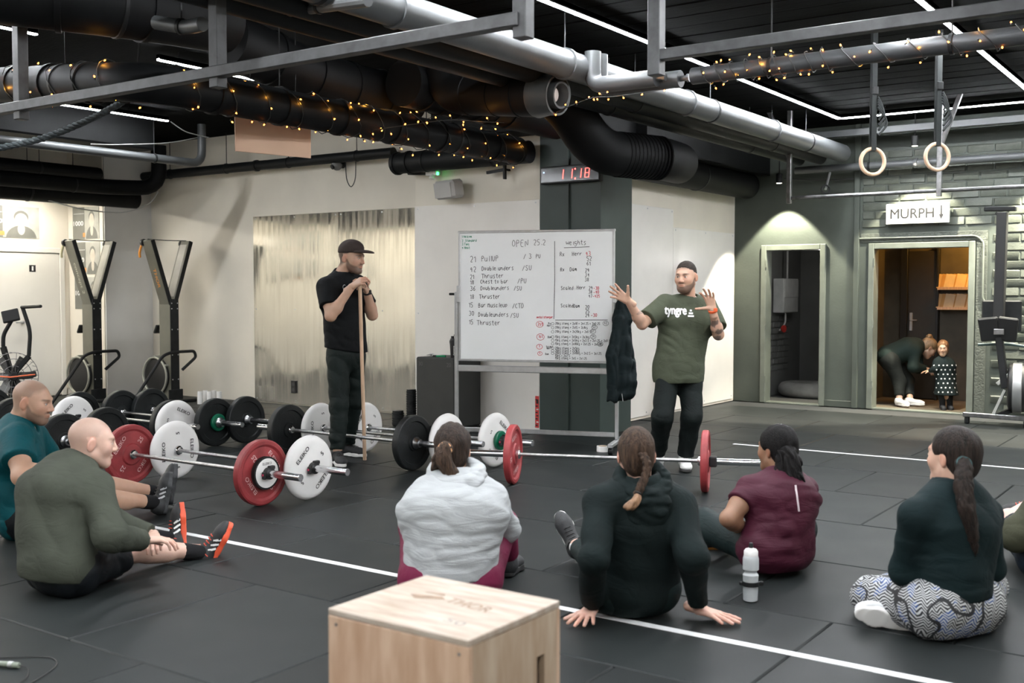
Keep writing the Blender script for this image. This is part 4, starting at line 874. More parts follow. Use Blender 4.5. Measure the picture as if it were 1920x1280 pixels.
# ---------------------------------------------------------------- drinking bottle on the floor
c = fl(1407, 1126); root = empty('drinking_bottle', c, 0, 'translucent white sports bottle standing on the floor behind the maroon shirt', 'bottle')
M_bot = pm('milky_plastic', (.62, .65, .66), .3, 0, .05, 6); M_bot.node_tree.nodes['Principled BSDF'].inputs['Transmission Weight'].default_value = .25
b_ = MB(); b_.lathe(c, (0, 0, 1), [(0, .026), (.005, .033), (.06, .035), (.075, .034), (.095, .035), (.125, .036), (.135, .028), (.142, .028), (.15, .037), (.2, .037), (.215, .033), (.22, .028)], 26); b_.build('body', M_bot, root)
b_ = MB(); b_.lathe(c+[0, 0, .215], (0, 0, 1), [(0, .033), (.02, .033), (.03, .026), (.034, .014), (.036, .012)], 24); cp = b_.build('cap', M_white, root)
b_ = MB(); b_.cyl(c+[0, 0, .25], c+[0, 0, .275], .011, .009, 12, .002); b_.build('nozzle', M_clip, cp)
b_ = MB(); b_.lathe(c+[0, 0, .072], (0, 0, 1), [(0, .0355), (.001, .04), (.021, .04), (.022, .0355)], 24); b_.box(c+RT*.045+[0, 0, .083], (.03, .02, .02), .004, (RT, FH, ZZ)); b_.box(c-RT*.043+[0, 0, .083], (.02, .018, .018), .004, (RT, FH, ZZ)); b_.build('wrist_band', M_rubber, root)
m_ = MB()
# jump rope in the lower left corner
root = empty('jump_rope', fl(10, 1246), 0, 'jump rope with a pale handle in the lower left corner', 'jump rope')
h0, h1 = fl(-60, 1238, .012), fl(36, 1247, .012); b_ = MB(); b_.lathe(h0, h1-h0, [(0, .011), (.03, .012), (.1, .0095), (np.linalg.norm(h1-h0)-.01, .012), (np.linalg.norm(h1-h0), .010)], 14); b_.build('handle', pm('olive_handle', (.22, .25, .2), .35), root)
b_ = MB(); e = h0+(h1-h0)*.8; b_.lathe(e, h1-h0, [(0, .0115), (.001, .0128), (.018, .0128), (.019, .0115)], 14); b_.build('ferrule', M_galv, root)
P = [h1, fl(52, 1252, .004), fl(50, 1270, .003), fl(30, 1285, .003), fl(60, 1278, .003), fl(100, 1252, .003), fl(105, 1238, .003), fl(85, 1231, .003), fl(20, 1232, .003), fl(-60, 1236, .003)]
b_ = MB(); b_.tube(spline(P, 6), .0022, 6); b_.build('rope', M_ink, root)
# ---------------------------------------------------------------- ski ergometers
M_olive = pm('ski_cover', (.17, .165, .13), .5, .1, .08, 6)
def skierg(px_, py_, label, logo, logocol, handle):
    base = fl(px_, py_); X, Y = base[0], base[1]; root = empty('ski_machine', (X, Y, 0), 0, label, 'ski machine', 'ski machines')
    def P(x, y, z): return np.array([X+x, Y+y, z])
    b_ = MB(); b_.box(P(0, 0, .68), (.24, .115, 1.3), .01); b_.build('column', M_olive, root)
    b_ = MB(); b_.box(P(.122, 0, .72), (.014, .13, 1.25), .003); b_.build('front_plate', M_blk, root)
    for z_ in (.3, .62, .95, 1.22, 1.29):
        for y_ in (-.045, .045): s = MB(); s.cyl(P(.128, y_, z_), P(.133, y_, z_), .008, seg=8); s.build('bolt', M_galv, root)
    for s in (-1, 1):
        a, c_ = P(0, s*.03, 1.27), P(0, s*.3, 2.1)
        b_ = MB(); b_.beam(a, c_, .05, .19, .004, up=(1, 0, 0)); arm = b_.build('arm', M_olive, root)
        b_ = MB(); b_.beam(a+[.1, 0, 0], c_+[.1, 0, 0], .056, .014, .002, up=(1, 0, 0)); b_.build('edge_plate', M_blk, root)
        if s > 0: b_ = MB(); q_ = nrm(np.cross(c_-a, (1, 0, 0))); q_ = q_ if q_[1] < 0 else -q_; b_.beam(a+q_*.026+(c_-a)*.12, c_+q_*.026-(c_-a)*.06, .004, .13, .001, up=(1, 0, 0)); b_.build('inner_panel', pm('panel_reflection', (.42, .40, .34), .4), root)  # reflection on this arm's inner face put into a paler colour
        b_ = MB(); b_.cyl(c_+[-.11, 0, -.03], c_+[-.07, 0, -.03], .045, seg=16, bev=.005); b_.build('pulley', M_ink, root)
        if s < 0:
            m_ = MB(); n = nrm(np.array([0, -(2.1-1.27), -.27])); mdl = a+(c_-a)*.42; up_ = nrm(c_-a); nn = nrm(np.cross(np.array([1, 0, 0]), up_)); nn = nn if nn[1] < 0 else -nn
            text_on(m_, logo, mdl+nn*.0265, -up_, np.cross(nn, -up_), .075, .012, width=.42 if len(logo) > 5 else .26); m_.build('lettering', logocol, arm, smooth=0)
    b_ = MB(); b_.tube([P(0, -.3, 2.11), P(0, 0, 2.105), P(0, .3, 2.11)], .006, 6); b_.build('top_cord', M_ink, root)
    b_ = MB(); c_ = P(-.12, -.3, 2.05)
    b_.tube(spline([c_, c_+[-.02, -.02, -.1], c_+[-.03, -.01, -.17]], 5), [.016]*11, 10); hg = b_.build('handle', handle, root)
    b_ = MB(); b_.box(P(-.17, -.02, .95), (.03, .13, .12), .01, np.array(Matrix.Rotation(.5, 3, 'Y')).T); b_.build('monitor', M_ink, root)
    b_ = MB(); b_.beam(P(-.1, 0, .9), P(-.17, -.02, .93), .03, .03); b_.build('monitor_arm', M_blk, root)
    b_ = MB(); b_.lathe(P(-.16, -.1, .34), (0, 1, 0), [(0, .2), (.01, .23), (.02, .24), (.18, .24), (.19, .23), (.2, .2)], 36); fw = b_.build('flywheel_housing', M_ink, root)
    b_ = MB(); b_.tube([P(-.16, -.1, .34)+np.array([math.cos(a)*.24, -.005, math.sin(a)*.24]) for a in np.linspace(0, 6.283, 36, endpoint=False)], .014, 8, True); b_.build('cage_ring', pm('cage_grey', (.4, .4, .34), .4, .3), fw)
    for k in range(5): b_ = MB(); a_ = .6+k*.5; b_.box(P(-.16, 0, .34)+np.array([math.cos(a_)*.245, -.02, math.sin(a_)*.245]), (.045, .17, .03), .006, np.array(Matrix.Rotation(-a_, 3, 'Y')).T); b_.build('vent', MATS['cage_grey'], fw)
    b_ = MB(); b_.tube(bend([P(.14, -.68, .03), P(.16, -.22, .62), P(.17, -.08, .66), P(.17, .27, .66), P(.17, .3, .58), P(.14, .1, .42)], .1), .02, 10); b_.build('brace_bar', M_blk, root)
    b_ = MB(); b_.box(P(0, 0, .02), (.5, .5, .04), .01); b_.box(P(.13, 0, .1), (.02, .22, .14), .006); b_.build('base', M_blk, root)
    return root
M_or = pm('orange_grip', (.85, .32, .04), .45)
skierg(174, 752, 'ski machine with white lettering on its arm, in front of the white door alcove', 'concept 2', pm('pale_logo', (.5, .48, .38), .5), pm('pale_handle', (.55, .5, .3), .5))
skierg(318, 753, 'ski machine with an orange handle, standing at the corner by the cream wall', 'THOR', M_or, M_or)
# ---------------------------------------------------------------- air bike at the left edge
q = lambda x, y, t=12.3: dep(x, y, t)
fc = q(22, 705); root = empty('air_bike', fl(20, 785), 0, 'black fan bike with a caged fan at the left edge', 'exercise bike')
ax = nrm(RT*.75+FH*.65); axn = np.cross(ax, ZZ)                       # fan disc lies in the ax/Z plane
b_ = MB()
for r_ in (.12, .2, .27): b_.tube([fc+(ax*math.cos(a)+ZZ*math.sin(a))*r_+axn*.07 for a in np.linspace(0, 6.283, 32, endpoint=False)], .004, 6, True)
for a in np.linspace(0, 6.283, 16, endpoint=False): b_.tube([fc+axn*.07+(ax*math.cos(a)+ZZ*math.sin(a))*.04, fc+axn*.07+(ax*math.cos(a+.25)+ZZ*math.sin(a+.25))*.27], .003, 5)
for a in np.linspace(0, 6.283, 32, endpoint=False): b_.tube([fc+(ax*math.cos(a)+ZZ*math.sin(a))*.27+axn*.07, fc+(ax*math.cos(a)+ZZ*math.sin(a))*.27-axn*.07], .003, 5)
b_.build('fan_cage', M_steel, root)
for a in np.linspace(0, 6.283, 6, endpoint=False):
    b_ = MB(); d = ax*math.cos(a)+ZZ*math.sin(a); e_ = -ax*math.sin(a)+ZZ*math.cos(a); b_.box(fc+d*.14, (.2, .1, .006), .001, (d, nrm(e_+axn*.6), np.cross(d, nrm(e_+axn*.6)))); b_.build('fan_blade', pm('grey_blade', (.16, .16, .15), .4, .3), root)
b_ = MB(); b_.cyl(fc-axn*.09, fc+axn*.09, .05, seg=16, bev=.01); b_.build('hub', M_ink, root)
b_ = MB(); b_.tube(bend([q(54, 668), q(57, 620), q(43, 578)], .1), .022, 10); b_.build('push_arm', M_blk, root)
b_ = MB(); b_.cyl(q(40, 576), q(77, 574, 12.1), .018, seg=12, bev=.004); b_.build('grip', M_rubber, root)
b_ = MB(); b_.tube(bend([q(6, 650), q(6, 628), q(22, 600)], .08), .022, 10); b_.build('mast', M_blk, root)
b_ = MB(); R4 = (nrm(RT*.8+ZZ*.2+FH*.3), None, None); u_ = R4[0]; v_ = nrm(np.cross(ZZ, u_)); w_ = np.cross(u_, v_); w2 = nrm(w_+v_*.6); b_.box(q(20, 592), (.18, .04, .15), .008, (u_, np.cross(w2, u_), w2)); b_.build('monitor', M_ink, root)
b_ = MB(); b_.beam(q(54, 668), fc, .05, .05); b_.beam(q(6, 650), fc, .05, .05); b_.beam(fc, [fc[0], fc[1], .03], .06, .06); b_.beam(fl(20, 785)-axn*.3+[0, 0, .03], fl(20, 785)+axn*.3+[0, 0, .03], .07, .06, .01); b_.build('frame', M_blk, root)
b_ = MB(); b_.tube([q(-20, 704, 12.1), q(20, 707, 12.05), q(45, 704, 12.05), q(66, 702, 12.1)], .008, 8); b_.build('red_band', pm('orange_band', (.8, .16, .06), .5), root)
b_ = MB(); b_.beam(q(40, 706, 12.15), q(68, 700, 12.2), .05, .07, .01); b_.build('foot_peg', M_ink, root)
# ---------------------------------------------------------------- rowing machine stored upright on the right
def rw(x, y, Y=12.6): return onY(x, y, Y)
root = empty('rowing_machine', fl(1865, 797), 0, 'rowing machine stored on end against the brick wall', 'rowing machine')
b_ = MB(); b_.beam(rw(1880, 398), rw(1872, 625), .1, .12, .006, up=(0, 1, 0)); b_.build('monorail', M_ink, root)
b_ = MB(); b_.beam(rw(1846, 392), rw(1906, 391), .08, .05, .008); b_.beam(rw(1868, 398), rw(1880, 415), .03, .03); b_.build('end_foot', M_blk, root)
b_ = MB(); b_.beam(rw(1872, 620, 12.55), rw(1885, 728, 12.5), .07, .09, .006, up=(0, 1, 0)); b_.build('lower_frame', M_blk, root)
b_ = MB(); b_.box(rw(1878, 592, 12.72), (.4, .06, .34), .04); b_.build('seat', M_rubber, root)
for s in (-1, 1): b_ = MB(); b_.box(rw(1872+s*17, 617, 12.5), (.2, .05, .26), .02, np.array(Matrix.Rotation(s*.12, 3, 'Y')@Matrix.Rotation(.25, 3, 'X')).T); b_.build('foot_plate', M_ink, root)
b_ = MB(); b_.box(rw(1873, 622, 12.44), (.1, .02, .06), .004); b_.build('buckle', M_steel, root)
b_ = MB(); b_.tube(spline([rw(1834, 646), rw(1862, 645), rw(1890, 645), rw(1925, 650)], 5), .016, 10); b_.build('handle', pm('handle_grip', (.03, .06, .06), .5), root)
c = rw(1908, 727, 12.6); b_ = MB(); b_.lathe(c-[.1, 0, 0], (1, .15, 0), [(0, .2), (.015, .25), (.03, .26), (.17, .26), (.185, .25), (.2, .2)], 36); fw = b_.build('flywheel_housing', M_ink, root)
b_ = MB(); b_.lathe(c-[.05, 0, 0], (1, .15, 0), [(0, .255), (.005, .27), (.09, .27), (.095, .255)], 36); b_.build('cage_band', pm('cage_band_grey', (.42, .43, .42), .35, .5), fw)
b_ = MB(); b_.beam(rw(1862, 778, 12.5), rw(1885, 730, 12.5), .05, .03, .004); b_.beam(rw(1870, 720, 12.5), rw(1895, 700, 12.5), .05, .04, .004); b_.build('front_leg', pm('leg_grey', (.55, .56, .52), .4, .3), root)
b_ = MB(); f0 = fl(1806, 793); f1 = fl(1930, 803); b_.beam(f0+[0, 0, .1], f1+[0, 0, .1], .06, .05, .006); b_.build('floor_bar', M_steel, root)
for t in (.06, .95): p = f0+(f1-f0)*t; b_ = MB(); b_.box(p+[0, 0, .04], (.05, .05, .08), .01); b_.build('foot', M_rubber, root)
b_ = MB(); mz = (f0+f1)/2; b_.beam([mz[0], mz[1], .1], [c[0], c[1], .2], .05, .05); b_.build('stay', M_blk, root)
# ---------------------------------------------------------------- wall sign
p0 = onY(1662, 386, 13.33); p1 = onY(1780, 415, 13.33); root = empty('wall_sign', ((p0[0]+p1[0])/2, 13.33, p1[2]), 0, 'white sign with black lettering and a down arrow on the brick wall', 'sign')
b_ = MB(); Ws = p1[0]-p0[0]; Hs = .24; cs = np.array([(p0[0]+p1[0])/2, 13.335, 2.37]); b_.box(cs, (Ws, .03, Hs), .003); b_.build('board', M_white, root)
m_ = MB(); [text_on(m_, 'MURPH', cs+[-.06+dx, -.0162-.0001*i, dz_], (1, 0, 0), (0, 0, 1), .165, 0, width=.5) for i, (dx, dz_) in enumerate(((-.004, 0), (.004, 0), (0, .004), (0, -.004)))]; m_.build('lettering', M_ink, root, smooth=0)
m_ = MB(); a_ = cs+[Ws/2-.09, -.0164, 0]; m_.prism([a_+[-.011, 0, .085], a_+[.011, 0, .085], a_+[.011, 0, -.02], a_+[-.011, 0, -.02]], (0, .0005, 0)); m_.prism([a_+[-.03, 0, -.02], a_+[.03, 0, -.02], a_+[0, 0, -.085]], (0, .0005, 0)); m_.build('arrow', M_ink, root, smooth=0)
for x_ in (-.25, .25): b_ = MB(); b_.cyl(cs+[x_, .01, 0], cs+[x_, .085, 0], .012, seg=8); b_.build('spacer', M_galv, root)
# ---------------------------------------------------------------- posters in the alcove
M_pdark = pm('poster_dark', (.20, .20, .175), .4, 0, .1, 5); M_plight = pm('poster_light', (.52, .51, .45), .4, 0, .15, 5); M_pface = pm('poster_face', (.66, .6, .5), .4, 0, .1, 6); M_porange = pm('poster_orange', (.75, .32, .1), .4)
def poster(o, ux, W, Hh, label, words, split=.5, portrait=True):
    n = np.cross(ux, ZZ); o = np.asarray(o, float)+n*.004; root = empty('poster', o+ux*W/2-ZZ*Hh, 0, label, 'poster', 'alcove posters')
    b_ = MB(); b_.box(o+ux*W/2-ZZ*Hh/2, (W, .006, Hh), 0, (ux, -n, ZZ)); b_.build('sheet', M_plight, root)
    def rect(u0, u1, v0, v1, mat, nm, l=.0035): r_ = MB(); r_.prism([o+ux*W*u0-ZZ*Hh*v0+n*l, o+ux*W*u0-ZZ*Hh*v1+n*l, o+ux*W*u1-ZZ*Hh*v1+n*l, o+ux*W*u1-ZZ*Hh*v0+n*l], n*.0004); return r_.build(nm, mat, root, smooth=0)
    rect(0, split, 0, 1, M_pdark, 'text_panel')
    m_ = MB()
    for s, u_, v_, h_, w_ in words: text_on(m_, s, o+ux*W*u_-ZZ*Hh*v_+n*.0042, ux, ZZ, h_*Hh, .015, width=w_*W)
    m_.build('lettering', M_wink, root, smooth=0)
    if portrait:
        cx = (split+1)/2; hw = (1-split)
        def disc(cu, cv, ru, rv, mat, l, nm): r_ = MB(); r_.prism([o+ux*W*min(max(cu+ru*math.cos(a), split+.01), .99)-ZZ*Hh*min(cv-rv*math.sin(a), .99)+n*l for a in np.linspace(0, 6.283, 22, endpoint=False)], n*.0003); r_.build(nm, mat, root, smooth=0)
        disc(cx, 1.02, hw*.42, .42, M_pdark, .0036, 'portrait_shirt'); disc(cx, .72, hw*.1, .18, M_pface, .004, 'portrait_neck'); disc(cx, .33, hw*.2, .2, M_pdark, .0044, 'portrait_hair'); disc(cx, .42, hw*.175, .21, M_pface, .0048, 'portrait_face')
        rect(0.62-split*.5, split+.02, .8, .93, M_porange, 'orange_mark', .0046)
# left poster lies on the x = -13.79 wall: image left is towards smaller y
uy1 = np.array([0, 1.0, 0])
poster((-13.79, 7.42, 2.58), uy1, 1.04, .42, 'wide grey portrait poster over the white door at the left edge', [('1.000', .32, .48, .2, .36), ('NAME', .2, .1, .08, .2), ('SAMPLE GRANDE', .27, .2, .07, .44)][:1]+[('----------', .27, .2, .1, .44)], .5)
ux2 = np.array([1.0, 0, 0])
for i_, (y_, z_, t_) in enumerate(((5.6, 2.5, 'upper'), (5.6, 2.0, 'lower'), (4.2, 2.5, 'upper'), (4.2, 2.0, 'lower'))): poster((-13.79, y_, z_), uy1, 1.04, .42, 'grey portrait poster on the left wall beyond the edge, %s of the %s pair' % (t_, 'nearer' if y_ > 5 else 'further'), [('1.000', .32, .48, .2, .36), ('----------', .27, .2, .1, .44)], .5)
poster((-13.66, 8.895, 2.60), ux2, .60, .44, 'grey portrait poster on the pillar, topmost of the three', [('1000', .22, .5, .2, .38), ('-------', .24, .2, .1, .4)], .46)
poster((-13.65, 8.895, 2.12), ux2, .60, .44, 'grey portrait poster on the pillar, middle of the three', [('00', .3, .55, .2, .2), ('------', .24, .24, .12, .4)], .46)
poster((-13.64, 8.895, 1.64), ux2, .60, .44, 'grey portrait poster on the pillar, lowest of the three', [('1000', .22, .5, .2, .38)], .46)
# ---------------------------------------------------------------- socket, white tubes
c = onY(551, 725, 9.63); root = empty('wall_socket', c-[0, 0, .07], 0, 'black double power socket low on the polished wall panel', 'socket')
b_ = MB(); b_.box(c, (.085, .03, .16), .006); b_.build('plate', M_ink, root)
for s in (-.035, .035): b_ = MB(); b_.cyl(c+[0, -.0155, s], c+[0, -.013, s], .024, seg=18); b_.build('outlet', pm('socket_grey', (.06, .06, .06), .4), root)
for i, xx in enumerate((375, 385, 393, 401, 411)):
    c = fl(xx, 757-(2 if i in (1, 3) else 0)); b_ = MB(); b_.lathe(c, (0, 0, 1), [(0, .028), (0, .033), (.16, .033), (.16, .028)], 20, closed=True)
    tag(b_.build('white_tube', M_white), 'short white upright tube in the row of five by the cream wall', 'tube', 'row of five white tubes')
# ---------------------------------------------------------------- contents of the two rooms
c = np.array([-5.08, 14.45, 0.005]); root = empty('dog_bed', c, 0, 'grey cushion bed on the floor inside the narrow doorway', 'pet bed')
M_cush = pm('grey_cushion', (.30, .30, .29), .85, 0, .15, 8, .3, 40)
P = [c+np.array([math.cos(a)*.38, math.sin(a)*.28, .1]) for a in np.linspace(0, 6.283, 24, endpoint=False)]; b_ = MB(); b_.tube(P, .1, 12, True, up=(0, 0, 1)); b_.build('bolster', M_cush, root)
b_ = MB(); b_.lathe(c+[0, 0, .0], (0, 0, 1), [(0, .28), (.06, .3), (.1, .2), (.11, .01)], 24); b_.build('cushion', M_cush, root)
root = empty('leaning_board', (-4.55, 14.5, 0), 0, 'dark board leaning inside the narrow doorway at right', 'board')
b_ = MB(); b_.beam((-4.78, 14.2, .02), (-4.47, 14.2, .5), .02, .6, .003, up=(0, 1, 0)); b_.build('panel', M_ink, root)
root = empty('fuse_box', (-5.6, 14.6, .9), 0, 'pale grey electrical box on the wall inside the narrow doorway', 'fuse box')
M_eb = pm('box_grey', (.5, .51, .5), .45)
b_ = MB(); wbox(b_, -5.61, -5.45, 14.3, 14.85, 1.15, 1.62, .01); b_.build('cabinet', M_eb, root)
b_ = MB(); wbox(b_, -5.455, -5.44, 14.32, 14.83, 1.36, 1.6, .005); b_.build('cover', M_eb, root)
b_ = MB(); b_.tube(bend([(-5.5, 14.5, 1.15), (-5.5, 14.5, 1.0), (-5.55, 14.4, .9)], .05), .012, 8); b_.cyl((-5.52, 14.6, 1.62), (-5.52, 14.6, 2.6), .015, seg=8); b_.build('conduit', M_eb, root)
b_ = MB(); b_.lathe((-5.5, 14.35, .93), (1, -.3, 0), [(0, .02), (.03, .05), (.05, .05), (.055, .02)], 16); b_.build('red_socket', pm('red_plastic', (.5, .04, .03), .4), root)
root = empty('inner_door', (-3.75, 14.9, 0), 0, 'dark closed door at the back inside the wider doorway', 'door')
b_ = MB(); wbox(b_, -3.97, -3.60, 14.93, 14.975, .02, 1.98, .004); b_.build('leaf', pm('door_dark', (.03, .026, .02), .4), root)
b_ = MB(); wbox(b_, -4.06, -3.97, 14.9, 15.0, 0, 2.05, .004); wbox(b_, -3.6, -3.57, 14.9, 15.0, 0, 2.05, .004); b_.build('frame', M_ink, root)
b_ = MB(); wbox(b_, -3.94, -3.90, 14.915, 14.932, .92, 1.16, .004); b_.tube([(-3.92, 14.92, 1.06), (-3.92, 14.87, 1.06), (-3.83, 14.87, 1.06)], .01, 8); b_.build('door_handle', M_galv, root)
for k, (zt, lab) in enumerate(((1.665, 'upper wooden rack of magazines inside the wider doorway'), (1.405, 'lower wooden rack of magazines inside the wider doorway'))):
    root = empty('magazine_rack', (-3.2, 14.9, zt-.2), 0, lab, 'shelf', 'magazine racks')
    b_ = MB(); wbox(b_, -3.56, -2.85, 14.82, 15.0, zt-.2, zt-.185); b_.build('shelf_board', M_wood, root)
    b_ = MB(); wbox(b_, -3.56, -2.85, 14.80, 14.82, zt-.2, zt-.165); b_.build('lip', M_wood, root)
    for i in range(15):
        x_ = -3.54+i*.046; b_ = MB(); b_.beam((x_, 14.9, zt-.184), (x_+.028, 14.94, zt), .009+.009*(i % 3), .12, .001, up=(1, 0, 0)); b_.build('magazine', pm('spine_%d' % (i % 3), ((.75, .5, .2), (.6, .34, .1), (.8, .65, .4))[i % 3], .5), root)
for (y_, z_, lab) in ((14.5, 1.42, 'pale switch box on a cable run inside the wider doorway'), (14.42, .9, 'pale switch plate lower on the wall inside the wider doorway')):
    root = empty('light_switch', (-4.29, y_, z_), 0, lab, 'switch', 'corridor switches'); b_ = MB(); wbox(b_, -4.30, -4.27, y_-.04, y_+.04, z_, z_+.12, .006); b_.build('plate', M_eb, root); b_ = MB(); wbox(b_, -4.272, -4.262, y_-.02, y_+.02, z_+.03, z_+.09, .003); b_.build('rocker', M_eb, root)
    if z_ > 1.2: b_ = MB(); b_.cyl((-4.29, y_, z_+.12), (-4.29, y_, 2.5), .008, seg=8); b_.cyl((-4.29, y_-.03, z_+.12), (-4.29, y_-.03, 2.5), .008, seg=8); b_.build('cable', M_ink, root)
# stick held by the man in the cap
s0, s1 = dep(684, 861, 9.28), dep(675, 532, 9.2); s0 = fl(684, 862); s1 = dep(674.5, 526, 8.9)
b_ = MB(); b_.lathe(s0, s1-s0, [(0, .013), (.003, .0155), (np.linalg.norm(s1-s0)-.003, .0155), (np.linalg.norm(s1-s0), .013)], 14); tag(b_.build('wooden_stick', M_wood), 'long wooden stick the man in the cap leans on', 'stick')
STICK = (s0, s1)
# ================================================================== PEOPLE: smooth implicit bodies turned into meshes
f32 = np.float32
class SDF:
    def __init__(s): s.p = []; s.fold = []; s.post = []
    def _add(s, fn, c, R, k, sub=False, clips=None): s.p.append((fn, np.asarray(c, f32), float(R), float(k), sub, clips)); return s
    def rc(s, a, b, ra, rb=None, k=.03, u=None, su=1.0, sub=False, clips=None, flat=None):
        a = np.asarray(a, f32); b = np.asarray(b, f32); rb = ra if rb is None else rb; d = b-a; dd = float(d@d)+1e-9
        uu = None if u is None else np.asarray(nrm(u), f32)
        def fn(P):
            v = P-a; t = np.clip(v@d/dd, 0, 1); v = v-t[:, None]*d
            if flat is not None: n = np.asarray(flat[0], f32); hn = (P-np.asarray(flat[1], f32))@n; v = v-(v@n)[:, None]*n
            if uu is not None: q = v@uu; v = v+(q*(su-1))[:, None]*uu
            r = np.sqrt(np.einsum('ij,ij->i', v, v))-(ra+(rb-ra)*t)
            if flat is not None: r = np.maximum(r, np.abs(hn)-flat[2])
            return r
        R = math.sqrt(dd)/2+max(ra, rb)/min(su, 1.0)
        return s._add(fn, (a+b)/2, R, k, sub, clips)
    def el(s, c, rad, R=None, k=.02, sub=False, clips=None):
        c = np.asarray(c, f32); rad = np.asarray(rad, f32); Rm = None if R is None else np.asarray(R, f32)
        def fn(P):
            v = P-c
            if Rm is not None: v = v@Rm.T
            k0 = np.sqrt(((v/rad)**2).sum(1)); k1 = np.sqrt(((v/rad**2)**2).sum(1))+1e-6
            return k0*(k0-1)/k1
        return s._add(fn, c, float(rad.max()), k, sub, clips)
    def grp(s, sub_sdf, c, R, sc, rad, k=.02, cen=(0, 0, 0)):
        c = np.asarray(c, f32); Rm = np.asarray(R, f32)
        fn = lambda P: sub_sdf((P-c)@Rm.T/sc)*sc
        return s._add(fn, c+np.asarray(cen, f32)@Rm*sc, rad*sc, k)
    def __call__(s, P):
        P = np.asarray(P, f32); d = np.full(len(P), .12, f32)
        for fn, c, R, k, sub, clips in s.p:
            v = P-c; m = np.nonzero(np.einsum('ij,ij->i', v, v) < (R+.075)**2)[0]
            if not len(m): continue
            Q = P[m]; b = fn(Q)
            if clips:
                for cc, n in clips: b = np.maximum(b, (Q-np.asarray(cc, f32))@np.asarray(n, f32))
            a = d[m]
            if sub: b = -b; h = np.maximum(k-np.abs(a-b), 0)/k; d[m] = np.maximum(a, b)+h*h*k*.25
            else: h = np.maximum(k-np.abs(a-b), 0)/k; d[m] = np.minimum(a, b)-h*h*k*.25
        for f_ in s.fold: d = d-f_(P)
        for cc, n in s.post: d = np.maximum(d, (P-np.asarray(cc, f32))@np.asarray(n, f32))
        return d
    def bounds(s):
        lo = np.min([c-R for fn, c, R, k, sub, cl in s.p if not sub], 0); hi = np.max([c+R for fn, c, R, k, sub, cl in s.p if not sub], 0); return lo, hi
def fold_noise(seed, amp, freq, axis=None, squash=.25, center=None, rad=None):
    r = np.random.default_rng(seed); W = r.normal(0, 1, (5, 3))
    if axis is not None:
        ax_ = nrm(axis); W = np.array([ax_*np.sign(w@ax_ or 1)*np.linalg.norm(w)+(w-ax_*(w@ax_))*squash for w in W])
    W = (W/np.linalg.norm(W, axis=1)[:, None]*freq*r.uniform(.6, 1.5, (5, 1))).astype(f32); W2 = (r.normal(0, 1, (5, 3))*freq*.35).astype(f32); ph = r.uniform(0, 6.28, 5).astype(f32)
    cen = None if center is None else np.asarray(center, f32)
    def f_(P):
        v = np.zeros(len(P), f32)
        for i in range(5): v += np.sin(P@W[i]+ph[i]+1.6*np.sin(P@W2[i]))
        v = v/5
        v = amp*(np.abs(v)*1.6-.35)
        if cen is not None: q = P-cen; v = v*np.exp(-np.einsum('ij,ij->i', q, q)/rad**2)
        return v
    return f_
